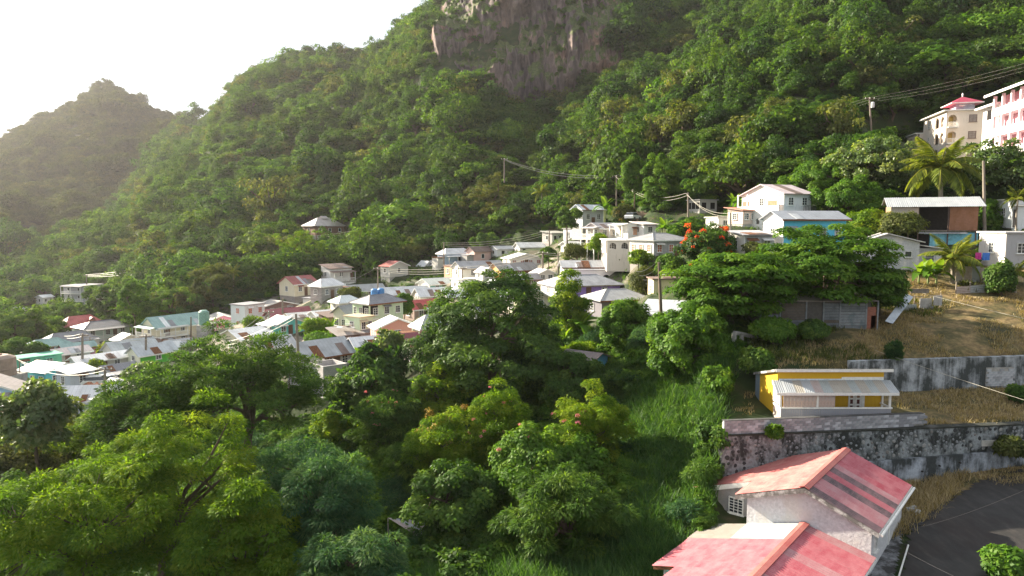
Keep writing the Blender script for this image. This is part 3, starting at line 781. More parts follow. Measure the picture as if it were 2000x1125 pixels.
# forest crowns: unit radius, shared by every tree of the slopes
FOREST = []
def forest_crown(seed, n, rz, crad, per, leaf, low, lump, squash=.8, kind='round', lname='forest'):
    rng = np.random.default_rng(seed)
    c = clump_centres(rng, n, 1 - crad * .7, 1 - crad * .7, rz, low=low, lump=lump, seed=seed)
    V, Q, val = crown_cloud(rng, c, crad, per, leaf, .62, squash, kind=kind)
    zmin = V[:, 2].min()
    me = mesh_np('crown', V, quads=Q, var=val, mats=(LEAF[lname],))
    tm = limb_mesh(rng, (0, 0, -rz - 1.0), (0, 0, -rz * .35), c, .075, 5, 5, 16).mesh('trunk', BARK)
    return me, tm
for sd, n, rz, cr, per, lf, low, lump, sq, mt in (
        (11, 46, .78, .27, 78, .105, -.25, .35, .8, 'forest'), (12, 60, .62, .22, 62, .092, -.2, .30, .7, 'forest'), (13, 40, .95, .29, 88, .11, -.4, .40, .85, 'dark'),
        (14, 54, .70, .25, 70, .085, -.3, .45, .75, 'forest'), (15, 34, .85, .31, 90, .12, -.35, .5, .75, 'bright'), (16, 64, .52, .22, 60, .095, -.1, .35, .6, 'forest'),
        (17, 38, 1.25, .26, 80, .11, -.6, .5, .9, 'forest'), (18, 30, .80, .26, 70, .10, -.2, .7, .7, 'olive'), (19, 50, .60, .20, 60, .08, -.1, .6, .5, 'mid'), (20, 44, .90, .30, 90, .12, -.5, .45, .85, 'forest'),
        (21, 60, .6, .2, 60, .09, -.1, .5, .6, 'far'), (22, 44, .8, .26, 70, .10, -.2, .4, .8, 'far')):
    FOREST.append(forest_crown(sd, n, rz, cr, per, lf, low, lump, sq, lname=mt))
# ------------------------------------------------------------------ mountain forest
BOXES = []     # picture boxes of buildings that trees in front must leave free: x0, x1, y0, y1, distance
for h in HOUSES:
    BOXES.append((h['xl'] - 6, h['xr'] + 6, h['ye'] - h['rh'] - 4, h['yb'] - 3, h['Y']))

BOXES += [(1772, 1940, 188, 300, 134), (1915, 2020, 150, 270, 112), (1732, 1910, 376, 470, 86), (1650, 1840, 448, 530, 79), (1690, 1710, 186, 246, 136), (1294, 1310, 288, 312, 175), (1196, 1212, 340, 385, 160), (1236, 1300, 408, 434, 130)]

def slope_points():
    rng = np.random.default_rng(5)
    pts = []
    Y = 105.0
    while Y < 900:
        step = 4.4 + (Y - 150) * .0065
        x0, x1 = -.86 * Y - 30, .80 * Y + 45
        x = x0
        while x < x1:
            pts.append((x + rng.uniform(-.45, .45) * step, Y + rng.uniform(-.45, .45) * step))
            x += step
        Y += step
    return np.array(pts)
PT = slope_points()
rngF = np.random.default_rng(77)
PTZ = ground_z(PT[:, 0], PT[:, 1])
PXs = CX + F_PX * PT[:, 0] / PT[:, 1]
# lower edge of the forest for each photograph column (distance)
edgeY = np.interp(PXs, [-300, 0, 100, 250, 400, 520, 640, 760, 880, 960, 1060, 1130, 1200, 1300, 1400, 1500, 1640, 1800, 2000, 2300],
                       [145, 145, 150, 152, 154, 158, 172, 182, 186, 186, 182, 168, 157, 146, 136, 112, 106, 108, 112, 112])
dzx = (base_z(PT[:, 0] + 3, PT[:, 1]) - base_z(PT[:, 0] - 3, PT[:, 1])) / 6
dzy = (base_z(PT[:, 0], PT[:, 1] + 3) - base_z(PT[:, 0], PT[:, 1] - 3)) / 6
slope = np.hypot(dzx, dzy)
keep = PT[:, 1] > edgeY
on_cliff = (PXs > 850) & (PXs < 1210) & (PT[:, 1] > 299) & (PT[:, 1] < 425)
keep &= ~(on_cliff & (rngF.random(len(PT)) < np.where(PXs < 895, .6, .95)))
keep &= PT[:, 1] < np.interp(PXs, [-300, 220, 380, 500, 700, 900, 1050, 1200, 2200], [900, 880, 860, 640, 590, 500, 490, 480, 470])
size = np.exp(rngF.normal(0, .27, len(PT))) * np.where(rngF.random(len(PT)) < .07, 1.45, 1.0) * np.interp(PT[:, 1], [150, 250, 400, 800], [3.6, 3.8, 3.95, 4.6])
size = np.where(on_cliff, size * .5, size)
hgt0 = size.copy()
clumpy = fbm(PT[:, 0] / 26, PT[:, 1] / 26, octaves=2, seed=61)
size *= 1 + .22 * clumpy
def blocks_view(x, y, z, r, low=False):
    """True when a crown would hide a building in the photograph."""
    px, py = proj((x, y, z))
    rp = r * F_PX / y
    for x0, x1, y0, y1, by in BOXES:
        if y < by + 3 and x0 - rp * .8 < px < x1 + rp * .8 and y0 - rp * .5 < py < y1 + rp * .75: return True
        if not low and abs(y - by) < 9 and x0 - rp * .5 < px < x1 + rp * .5 and abs(py - y1) < 40: return True
    return False
for i in np.nonzero(keep & (PT[:, 1] < 270))[0]:
    if blocks_view(PT[i, 0], PT[i, 1], PTZ[i] + size[i] * .8, size[i]): keep[i] = False
# the sun reaches the lit side of the villas: no tall tree stands in its way
sd = np.array(SUN_DIR)
for vx, vy, vz in ((79.5, 126, 17), (80.5, 131, 16), (81.5, 135, 16), (81, 133, 19.5), (79, 108, 16), (80, 112, 19), (50, 100, 5), (36, 86, 3)):
    rel = np.stack([PT[:, 0] - vx, PT[:, 1] - vy, PTZ + hgt0 * .9 - vz], -1)
    tt = rel @ sd
    dist = np.linalg.norm(rel - tt[:, None] * sd, axis=1)
    keep &= ~((tt > 0) & (tt < 120) & ((dist < size * 1.3) | ((np.hypot(rel[:, 0] - tt * sd[0], rel[:, 1] - tt * sd[1]) < size) & (rel[:, 2] > tt * sd[2]))))
SL = np.nonzero(keep)[0]
hgt = size * np.exp(rngF.normal(0, .16, len(PT)))
ppx, ppy = np.zeros(len(PT)), np.zeros(len(PT))
for i in SL: ppx[i], ppy[i] = proj((PT[i, 0], PT[i, 1], PTZ[i] + hgt[i]))
inview = (ppx > -10) & (ppx < 2010) & (ppy > -20)
NEAR_N = 225
near_ids = [i for i in SL[np.argsort(-(size[SL] / PT[SL, 1]))] if inview[i]][:NEAR_N]
near_set = set(near_ids)
far_ids = np.array([i for i in SL if i not in near_set])

def make_stuff_forest(name, co, siz, sources, tilt=.08, seed=9):
    """One object: crowns instanced on points (the growth nobody could count)."""
    me = bpy.data.meshes.new(name)
    n = len(co)
    me.vertices.add(n)
    me.vertices.foreach_set('co', np.asarray(co, np.float32).ravel())
    rg = np.random.default_rng(seed)
    for nm, dat in (('siz', siz), ('rot', np.stack([rg.normal(0, tilt, n), rg.normal(0, tilt, n), rg.uniform(0, 6.28, n)], -1))):
        a = me.attributes.new(nm, 'FLOAT_VECTOR', 'POINT'); a.data.foreach_set('vector', np.asarray(dat, np.float32).ravel())
    a = me.attributes.new('pick', 'INT', 'POINT'); a.data.foreach_set('value', rg.integers(0, len(sources), n).astype(np.int32))
    o = bpy.data.objects.new(name, me)
    ng = bpy.data.node_groups.new(name + '_nodes', 'GeometryNodeTree')
    ng.interface.new_socket('Geometry', in_out='INPUT', socket_type='NodeSocketGeometry')
    ng.interface.new_socket('Geometry', in_out='OUTPUT', socket_type='NodeSocketGeometry')
    gi, go = ng.nodes.new('NodeGroupInput'), ng.nodes.new('NodeGroupOutput')
    jn = ng.nodes.new('GeometryNodeJoinGeometry')
    for s in reversed(sources):
        oi = ng.nodes.new('GeometryNodeObjectInfo'); oi.inputs['Object'].default_value = s; oi.inputs['As Instance'].default_value = True
        ng.links.new(oi.outputs['Geometry'], jn.inputs[0])
    iop = ng.nodes.new('GeometryNodeInstanceOnPoints')
    ng.links.new(gi.outputs[0], iop.inputs['Points']); ng.links.new(jn.outputs[0], iop.inputs['Instance'])
    iop.inputs['Pick Instance'].default_value = True
    for nm, typ, sock in (('siz', 'FLOAT_VECTOR', 'Scale'), ('rot', 'FLOAT_VECTOR', 'Rotation'), ('pick', 'INT', 'Instance Index')):
        na = ng.nodes.new('GeometryNodeInputNamedAttribute'); na.data_type = typ; na.inputs['Name'].default_value = nm
        src = na.outputs[0]
        if nm == 'rot':
            e = ng.nodes.new('FunctionNodeEulerToRotation'); ng.links.new(src, e.inputs[0]); src = e.outputs[0]
        ng.links.new(src, iop.inputs[sock])
    ng.links.new(iop.outputs[0], go.inputs[0])
    md = o.modifiers.new('crowns', 'NODES'); md.node_group = ng
    return link(o, kind='stuff')

# the slope trees that show largest are single trees, each with crown and trunk
def slope_tree(i, k, label):
    cm, tm = FOREST[k]
    x, y, z = PT[i, 0], PT[i, 1], PTZ[i]
    e = empty('slope_tree', (x, y, z), rngF.uniform(0, 6.28), label, 'tree', 'trees on the mountain slope')
    sc = (size[i] * 1.18, size[i] * 1.18, hgt[i] * 1.12)
    zc = hgt[i] * .55 + .4
    for nm, m in (('crown', cm), ('trunk', tm)):
        o = bpy.data.objects.new(nm, m); o.location = (0, 0, zc); o.scale = sc
        link(o, e)
    return e
LANDMARKS = [('the three storey block', 165, 575), ('the red hipped roof at left', 157, 625), ('the cream teal roofed house', 340, 615),
    ('the lone wooden house', 632, 435), ('the three level brown house', 885, 490), ('the forest foot bungalow', 986, 485),
    ('the grey stone sided cottage', 1084, 455), ('the pale blue gabled house', 1147, 410), ('the wired pole', 1204, 365),
    ('the concrete frame box', 1370, 390), ('the tall white hillside house', 1510, 370), ('the pole with a transformer', 1700, 210),
    ('the red pavilion villa', 1860, 240), ('the pink villa', 1970, 200), ('the rocky cliff', 1030, 110), ('the left end of the cliff', 880, 160),
    ('the right end of the cliff', 1180, 140), ('the mountain saddle', 375, 240), ('the crossarm pole', 1302, 300), ('the left forest pole', 389, 495),
    ('the narrow pale hut', 640, 585), ('the brown walled house', 540, 590)]
ORD = ['nearest', 'second nearest', 'third nearest', 'fourth nearest', 'fifth nearest', 'sixth nearest', 'seventh nearest', 'eighth nearest', 'ninth nearest', 'tenth nearest',
       'eleventh nearest', 'twelfth nearest', 'thirteenth nearest', 'fourteenth nearest', 'fifteenth nearest', 'sixteenth nearest', 'seventeenth nearest', 'eighteenth nearest']
def direction(dx, dy):
    if abs(dy) < .5 * abs(dx): return 'left of' if dx < 0 else 'right of'
    v = 'above' if dy < 0 else 'below'
    if abs(dx) < .5 * abs(dy): return v
    return v + (' and left of' if dx < 0 else ' and right of')
used_k = {}
todo = []
for i in near_ids:
    k = int(rngF.integers(0, len(FOREST) - 2))
    x, y = ppx[i], ppy[i] + 8
    L = min(LANDMARKS, key=lambda l: (l[1] - x) ** 2 + (l[2] - y) ** 2)
    wide = size[i] / hgt[i]
    shape = 'broad' if wide > 1.12 else 'tall' if wide < .9 else 'round'
    d = direction(x - L[1], y - L[2])
    todo.append((i, k, shape, d, L[0], math.hypot(x - L[1], y - L[2])))
cnt = {}
for r in sorted(todo, key=lambda r: r[5]):
    key = r[2:5]
    n = cnt.get(key, 0); cnt[key] = n + 1
    used_k[r[0]] = f"{ORD[min(n, len(ORD) - 1)]} {r[2]} crowned slope tree {r[3]} {r[4]}"
crown_sources = []
seen_k = {}
for r in todo:
    e = slope_tree(r[0], r[1], used_k[r[0]])
    if r[1] not in seen_k:
        seen_k[r[1]] = [c for c in e.children if c.name.startswith('crown')][0]
bpy.context.view_layer.update()
crown_sources = []
for k in range(len(FOREST) - 2):
    if k in seen_k: crown_sources.append(seen_k[k])
dist_m = (PT[far_ids, 1] > 400 + 1.1 * np.maximum(PXs[far_ids] - 150, 0)) & (PXs[far_ids] < 420)
def stuff_wood(name, f, src, k=1.0):
    make_stuff_forest(name, np.stack([PT[f, 0], PT[f, 1], PTZ[f] + hgt[f] * k * .55 + .4], -1), np.stack([size[f] * 1.18 * k, size[f] * 1.18 * k, hgt[f] * 1.12 * k], -1), src)
far_src = []
for nm, k, lab in (('far_slope_tree', len(FOREST) - 2, 'dark olive tree at the foot of the far left peak'), ('far_slope_tree', len(FOREST) - 1, 'taller dark olive tree on the lower left flank of the far peak')):
    px_ = 60 if k == len(FOREST) - 2 else 130
    p_ = at(px_, 545, 300); g_ = gz(p_.x, p_.y)
    e = empty(nm, (p_.x, p_.y, g_), 0, lab, 'tree')
    for n2, m2 in zip(('crown', 'trunk'), FOREST[k]):
        o = bpy.data.objects.new(n2, m2); o.location = (0, 0, 3.6); o.scale = (5.5, 5.5, 5.5); link(o, e)
        if n2 == 'crown': far_src.append(o)
bpy.context.view_layer.update()
stuff_wood('mountain_forest', far_ids[~dist_m], crown_sources)
stuff_wood('far_peak_forest', far_ids[dist_m], far_src, 1.15)
# ------------------------------------------------------------------ building materials and the house builder
_wm = {}
def wall_mat(col, kind='plaster'):
    key = (tuple(round(c, 3) for c in col), kind)
    if key in _wm: return _wm[key]
    m, t, out = nodes_of('wall_' + kind)
    n1 = noise(t, .9, 5, .6); n2 = noise(t, 3.0, 5, .65, stretch=(1, 1, .25)); n3 = noise(t, 14, 3, .6)
    dark = tuple(c * .62 for c in col); lite = tuple(min(.85, c * 1.05) for c in col)
    c = mixc(t, maprange(t, n1, .35, .7), lite, col)
    c = mixc(t, maprange(t, n2, .56, .82, 0, .75), c, dark)
    c = mixc(t, maprange(t, n3, .66, .8, 0, .35), c, tuple(x * .45 for x in col))
    h = n3
    if kind == 'block':
        bt = N(t, 'ShaderNodeTexBrick'); tc = t.nodes.new('ShaderNodeTexCoord')
        sx = t.nodes.new('ShaderNodeSeparateXYZ'); t.links.new(tc.outputs['Object'], sx.inputs[0])
        ad = N(t, 'ShaderNodeMath', operation='ADD'); t.links.new(sx.outputs['X'], ad.inputs[0]); t.links.new(sx.outputs['Y'], ad.inputs[1])
        cb = t.nodes.new('ShaderNodeCombineXYZ'); t.links.new(ad.outputs[0], cb.inputs['X']); t.links.new(sx.outputs['Z'], cb.inputs['Y'])
        t.links.new(cb.outputs[0], bt.inputs['Vector'])
        bt.inputs['Scale'].default_value = 1.0; bt.inputs['Brick Width'].default_value = .42; bt.inputs['Row Height'].default_value = .21
        bt.inputs['Mortar Size'].default_value = .012
        bt.inputs['Color1'].default_value = (*[x * 1.12 for x in col], 1); bt.inputs['Color2'].default_value = (*[x * .8 for x in col], 1); bt.inputs['Mortar'].default_value = (*[x * .5 for x in col], 1)
        c = mixc(t, .6, c, bt.outputs['Color'])
    if kind == 'board':
        wv = N(t, 'ShaderNodeTexWave', Scale=2.4); wv.bands_direction = 'Z'
        tc = t.nodes.new('ShaderNodeTexCoord'); t.links.new(tc.outputs['Object'], wv.inputs['Vector'])
        c = mixc(t, maprange(t, wv.outputs['Fac'], .12, 0.0, 0, .6), c, tuple(x * .35 for x in col))
    principled(t, out, c, .85, bump(t, h, .25, .03), spec=.3)
    _wm[key] = m
    return m

_rm = {}
def roof_mat(col, metal=True):
    key = tuple(round(c, 3) for c in col)
    if key in _rm: return _rm[key]
    m, t, out = nodes_of('roof_sheet')
    n1 = noise(t, .7, 5, .6); n2 = noise(t, 2.2, 6, .7, stretch=(.5, 3.0, .5)); n3 = noise(t, .35, 2, .5)
    c = mixc(t, maprange(t, n1, .35, .7), tuple(min(.85, x * 1.1) for x in col), tuple(x * .8 for x in col))
    c = mixc(t, maprange(t, n2, .58, .8, 0, .7), c, (.16, .10, .07))
    c = mixc(t, maprange(t, n3, .55, .65, 0, .35), c, tuple(x * .6 for x in col))
    # sheet laps as fine dark lines
    tc = t.nodes.new('ShaderNodeTexCoord')
    wv = N(t, 'ShaderNodeTexWave', Scale=.62); wv.bands_direction = 'X'
    t.links.new(tc.outputs['Object'], wv.inputs['Vector'])
    c = mixc(t, maprange(t, wv.outputs['Fac'], .03, 0.0, 0, .45), c, tuple(x * .4 for x in col))
    w2 = N(t, 'ShaderNodeTexWave', Scale=6.5); w2.bands_direction = 'X'
    t.links.new(tc.outputs['Object'], w2.inputs['Vector'])
    rough = maprange(t, n1, .3, .7, .38, .62)
    principled(t, out, c, rough, bump(t, w2.outputs['Fac'], .35, .03), spec=.55)
    _rm[key] = m
    return m

def simple_mat(name, col, rough=.7, spec=.4, nscale=4.0, var=.25, metallic=0.0):
    m, t, out = nodes_of(name)
    n = noise(t, nscale, 4, .6)
    c = mixc(t, maprange(t, n, .3, .7), tuple(min(.9, x * (1 + var)) for x in col), tuple(x * (1 - var) for x in col))
    principled(t, out, c, rough, spec=spec, metallic=metallic)
    return m
GLASS = simple_mat('window_glass_dark', (.035, .042, .05), .12, .8, 2.0, .4)
FRAME = simple_mat('white_frame', (.72, .72, .70), .6)
TRIM = simple_mat('white_trim', (.74, .73, .70), .65, var=.12)
DOOR = simple_mat('door_brown', (.14, .075, .045), .6)
HOLE = simple_mat('dark_interior', (.022, .02, .02), .95, .1)
RUST = simple_mat('rust_brown', (.17, .075, .04), .9, .2, 5.0, .5)
CONC = simple_mat('concrete', (.34, .33, .31), .9, .2, 1.5, .3)
STEEL = simple_mat('dark_steel', (.06, .06, .065), .5, .5)
WOODG = simple_mat('weathered_wood', (.22, .19, .16), .9, .2, 2.5, .4)
TANK = simple_mat('tank_brown', (.26, .19, .15), .55, .4, 1.0, .2)
TANKB = simple_mat('tank_blue', (.07, .22, .48), .5, .4)
_cm = {}
def cmat(col, name='paint'):
    key = (name, tuple(round(c, 3) for c in col))
    if key not in _cm: _cm[key] = simple_mat(name, col, .6)
    return _cm[key]

def rotz(p, a):
    return Vector((p[0] * math.cos(a) - p[1] * math.sin(a), p[0] * math.sin(a) + p[1] * math.cos(a), p[2]))

def window(parent, c, w, h, face, mat_f=None, pane=None, mull=1, bars=2, name='window'):
    """Frame with a sunk pane; face = 'f','l','r','b': the wall it sits on (front is -y)."""
    a = {'f': 0, 'r': math.pi / 2, 'b': math.pi, 'l': -math.pi / 2}[face]
    fr = MB(); b = max(.05, w * .07)
    for x in (-w / 2 + b / 2, w / 2 - b / 2): fr.box((x, -.03, 0), (b, .10, h))
    for z in (-h / 2 + b / 2, h / 2 - b / 2): fr.box((0, -.03, z), (w - 2 * b, .10, b))
    fr.box((0, -.075, -h / 2 - .03), (w + .16, .19, .06))
    for k in range(mull): fr.box(((k + 1) * (w - 2 * b) / (mull + 1) - (w - 2 * b) / 2, -.025, 0), (.045, .05, h - 2 * b))
    for k in range(bars): fr.box((0, -.02, (k + 1) * (h - 2 * b) / (bars + 1) - (h - 2 * b) / 2), (w - 2 * b, .04, .035))
    o = fr.build(name, mat_f or FRAME, parent)
    o.location = c; o.rotation_euler = (0, 0, a)
    p = MB().box((0, -.004, 0), (w - 2 * b, .012, h - 2 * b)).build('pane', pane or GLASS, o)
    return o

def arch_panel(w, h, openings, thick, zero_sill=.0, seg=10):
    """Wall panel (x from 0 to w, z from 0 to h, y from 0 to thick) with arched openings (x centre, width, sill, spring height)."""
    mb = MB(); xs = [0.0]
    for xc, ow, sill, spring in sorted(openings):
        x0, x1 = xc - ow / 2, xc + ow / 2
        if x0 > xs[-1] + 1e-4: mb.span(xs[-1], x0, 0, thick, 0, h)
        if sill > .01: mb.span(x0, x1, 0, thick, 0, sill)
        R = ow / 2; prev = None
        for k in range(seg + 1):
            t = math.pi - math.pi * k / seg
            q = (xc + R * math.cos(t), min(spring + R * math.sin(t), h - .03))
            if prev:
                a, b = prev, q
                mb.hexa([(a[0], 0, a[1]), (b[0], 0, b[1]), (b[0], thick, b[1]), (a[0], thick, a[1])], [(a[0], 0, h), (b[0], 0, h), (b[0], thick, h), (a[0], thick, h)])
            prev = q
        xs.append(x1)
    if xs[-1] < w - 1e-4: mb.span(xs[-1], w, 0, thick, 0, h)
    return mb

def railing(mb, x0, x1, y, z, h=.9, n=None, vert=True):
    n = n or max(3, int(abs(x1 - x0) / .22))
    mb.span(x0, x1, y - .04, y + .04, z + h - .07, z + h)
    mb.span(x0, x1, y - .035, y + .035, z + .08, z + .14)
    for k in range(n + 1):
        x = x0 + (x1 - x0) * k / n
        mb.span(x - .025, x + .025, y - .025, y + .025, z, z + h - .07)

def roof_parts(root, typ, W, D, H, rh, mat, wall_m, side_m, ov=.45, sr=None):
    """Roof plates with real thickness; gable walls come with it."""
    hw, hd = W / 2 + ov, D / 2 + ov; th = .09
    g = MB(); r = MB()
    if typ == 'gx':
        k = rh / (D / 2); e = H - k * ov
        r.slab([(-hw, -hd, e), (hw, -hd, e), (hw, 0, H + rh), (-hw, 0, H + rh)], th)
        r.slab([(-hw, 0, H + rh + .002), (hw, 0, H + rh + .002), (hw, hd, e), (-hw, hd, e)], th)
        for x, s in ((-W / 2, -1), (W / 2, 1)):
            x1 = x - s * .18
            a = [(min(x, x1), -D / 2, H), (max(x, x1), -D / 2, H), (max(x, x1), 0, H + rh - th), (min(x, x1), 0, H + rh - th)]
            g.hexa([(min(x, x1), -D / 2, H - .01), (max(x, x1), -D / 2, H - .01), (max(x, x1), D / 2, H - .01), (min(x, x1), D / 2, H - .01)],
                   [(min(x, x1), -.02, H + rh - th), (max(x, x1), -.02, H + rh - th), (max(x, x1), .02, H + rh - th), (min(x, x1), .02, H + rh - th)])
            g.build('gable', sr if (sr and s > 0) else side_m, root); g = MB()
            if sr and s > 0: MB().span(W / 2 + .003, W / 2 + .03, -D / 2, D / 2, -1, H).build('side_wall', sr, root)
    elif typ == 'gy':
        k = rh / (W / 2); e = H - k * ov
        r.slab([(-hw, -hd, e), (0, -hd, H + rh), (0, hd, H + rh), (-hw, hd, e)], th)
        r.slab([(0, -hd, H + rh + .002), (hw, -hd, e), (hw, hd, e), (0, hd, H + rh + .002)], th)
        for y, s in ((-D / 2, -1), (D / 2, 1)):
            y0, y1 = sorted((y, y - s * .18))
            g.hexa([(-W / 2, y0, H - .01), (W / 2, y0, H - .01), (W / 2, y1, H - .01), (-W / 2, y1, H - .01)],
                   [(-.02, y0, H + rh - th), (.02, y0, H + rh - th), (.02, y1, H + rh - th), (-.02, y1, H + rh - th)])
            g.build('gable', wall_m, root); g = MB()
        f = MB()
        for s in (-1, 1):
            f.hexa([(s * hw, -hd - .04, e - .2), (s * hw + .001, -hd, e - .2), (0.001, -hd, H + rh - .2), (0, -hd - .04, H + rh - .2)] if s < 0 else
                   [(0, -hd - .04, H + rh - .2), (0.001, -hd, H + rh - .2), (hw + .001, -hd, e - .2), (hw, -hd - .04, e - .2)],
                   [(s * hw, -hd - .04, e + .03), (s * hw + .001, -hd, e + .03), (0.001, -hd, H + rh + .03), (0, -hd - .04, H + rh + .03)] if s < 0 else
                   [(0, -hd - .04, H + rh + .03), (0.001, -hd, H + rh + .03), (hw + .001, -hd, e + .03), (hw, -hd - .04, e + .03)])
        f.build('bargeboard', TRIM, root)
    elif typ == 'hip':
        e = H - .05
        if W >= D:
            rx = max(.25, (W - D) / 2 + D * .12); A, B = (-rx, 0, H + rh), (rx, 0, H + rh)
        else:
            ry = (D - W) / 2; A, B = (0, -ry, H + rh), (0, ry + .01, H + rh)
        c = [(-hw, -hd, e), (hw, -hd, e), (hw, hd, e), (-hw, hd, e)]
        if W >= D: faces = [[c[0], c[1], B, A], [c[2], c[3], A, B], [c[1], c[2], B], [c[3], c[0], A]]
        else: faces = [[c[0], c[1], A], [c[2], c[3], B], [c[1], c[2], B, A], [c[3], c[0], A, B]]
        for q in faces: r.poly(q)
        r.span(-hw, hw, -hd, hd, e - .14, e - .003)
        rc = MB()
        for p, q in (((c[0]), A), ((c[1]), B if W >= D else A), ((c[2]), B), ((c[3]), A if W >= D else B), (A, B)): rc.tube([p, q], .07, 4)
        rc.build('ridge_cap', mat, root)
    elif typ == 'shed':
        r.slab([(-hw, -hd, H), (hw, -hd, H), (hw, hd, H + rh), (-hw, hd, H + rh)], th)
        g.hexa([(-W / 2, -D / 2, H - .3), (W / 2, -D / 2, H - .3), (W / 2, D / 2, H - .3), (-W / 2, D / 2, H - .3)],
               [(-W / 2, -D / 2, H - .04), (W / 2, -D / 2, H - .04), (W / 2, D / 2, H + rh * .86), (-W / 2, D / 2, H + rh * .86)])
        g.build('gable', side_m, root)
    elif typ == 'flat':
        r.span(-W / 2 - .22, W / 2 + .22, -D / 2 - .22, D / 2 + .22, H + .002, H + .17)
    return r.build('roof', mat, root)

def build_house(h):
    W, D, H, rz, c = h['geo']
    k = h['Y'] / F_PX
    rh = max(.5, h['rh'] * k) if h['rh'] else 0
    if h['roof'] == 'gx': rh = max(rh, D * .16)
    if h['roof'] == 'hip': rh = max(rh * 1.1, min(W, D) * .16)
    root = empty(h['name'], c, rz, h['label'], 'shed' if h['name'] == 'shed' else 'house' if h['name'] != 'apartment_block' else 'building', 'houses of the hillside village')
    kind = 'block' if (h.get('courses') or h['wall'] == BLOCK) else 'board' if h['wall'] in (BROWN, CYAN, TURQ, BLUE) else 'plaster'
    wm = wall_mat(h['wall'], kind)
    side = h.get('side'); sm = wall_mat(side, 'block' if side == (.34, .32, .31) else 'plaster') if side else wm
    foot = 0.0
    if not h.get('stilts'):
        fm = wall_mat(random.Random(h['xl']).choice([BLOCK, (.42, .40, .38), (.30, .27, .25)]), 'block')
        MB().span(-W / 2 + .06, W / 2 - .06, -D / 2 + .06, D / 2 - .06, -3.0, -.003).build('foundation', fm, root)
    fl = h.get('floors', 1)
    if side:
        t = .12
        MB().span(-W / 2 + t, W / 2, -D / 2, D / 2, foot, H).build('wall', wm, root)
        MB().span(-W / 2, -W / 2 + t - .002, -D / 2 + .003, D / 2 - .003, foot, H - .003).build('side_wall', sm, root)
    else:
        MB().span(-W / 2, W / 2, -D / 2, D / 2, foot, H).build('wall', wm, root)
    rm = roof_mat(h['rcol']) if h['roof'] != 'flat' else wall_mat(h['rcol'])
    if h.get('parapet'):
        p = MB()
        for x0, x1, y0, y1 in ((-W / 2, W / 2, -D / 2, -D / 2 + .15), (-W / 2, W / 2, D / 2 - .15, D / 2), (-W / 2, -W / 2 + .15, -D / 2 + .152, D / 2 - .152), (W / 2 - .15, W / 2, -D / 2 + .152, D / 2 - .152)):
            p.span(x0, x1, y0, y1, H + .002, H + .62)
        p.build('parapet', wm, root)
    else:
        roof_parts(root, h['roof'], W, D, H, rh, rm, wm, sm, sr=wall_mat(h['side_r']) if 'side_r' in h else None)
    if h.get('stilts'):
        b = MB().span(-W / 2 - .3, W / 2 + .3, -D / 2 - .3, D / 2 + .3, -.22, -.002); b.build('floor_slab', CONC, root)
        for x in (-W / 2 + .2, 0, W / 2 - .2):
            for y in (-D / 2 + .2, D / 2 - .2):
                MB().span(x - .13, x + .13, y - .13, y + .13, -4.2, -.222).build('post', CONC, root)
    rx = random.Random(int(h['xl'] * 31 + h['yb']))
    if h['Y'] < 170 and h['roof'] in ('gx', 'shed') and W > 4:
        kk = rh / (D / 2) if h['roof'] == 'gx' else rh / (D + .9)
        for q in range(rx.choice([1, 2, 3])):
            x0 = rx.uniform(-W * .45, W * .3); x1 = x0 + rx.uniform(.7, 1.6)
            ya, yb = -D / 2 - .47, rx.uniform(-D * .35, -.2)
            za = (H + kk * (ya + D / 2)) if h['roof'] == 'gx' else H + kk * (ya + D / 2 + .45)
            zb = (H + kk * (yb + D / 2)) if h['roof'] == 'gx' else H + kk * (yb + D / 2 + .45)
            MB().slab([(x0, ya, za + .05), (x1, ya, za + .05), (x1, yb, zb + .05), (x0, yb, zb + .05)], .03).build('roof_patch', rx.choice([RUST, roof_mat(RGREY), roof_mat(GALV), roof_mat(RWHITE), roof_mat(RBROWN)]), root)
    if h['Y'] < 165 and h['roof'] in ('gx', 'hip'):
        e = H - (rh / (D / 2) * .45 if h['roof'] == 'gx' else .05)
        MB().span(-W / 2 - .45, W / 2 + .45, -D / 2 - .50, -D / 2 - .452, e - .2, e + .0).build('fascia', rx.choice([TRIM, TRIM, WOODG, RUST]), root)
    if h.get('filler') and rx.random() < .45:
        s_ = rx.choice([-1, 1]); a0, a1 = sorted((s_ * (W / 2 + .004), s_ * (W / 2 + 2.0)))
        MB().span(a0, a1, -D / 2 + .4, D / 2 - .5, -3, 1.9).build('lean_to', wall_mat(rx.choice([BROWN, BLOCK, OFFW])), root)
        MB().slab([(a0 - .1, -D / 2 + .1, 1.92 + (.3 if s_ < 0 else .3)), (a1 + .1, -D / 2 + .1, 2.2), (a1 + .1, D / 2 - .3, 2.2), (a0 - .1, D / 2 - .3, 2.22)], .06).build('lean_to_roof', rx.choice([RUST, roof_mat(GALV), roof_mat(RBROWN)]), root)
    # windows and doors
    pane = cmat(h['wincol'], 'shutter') if 'wincol' in h else GLASS
    bare = h['name'] == 'unfinished_house'
    fh = H / fl
    wh = min(1.15, fh * .46); ww = .95
    nf, nl = h.get('nf', 2), h.get('nl', 1)
    far = h['Y'] > 170
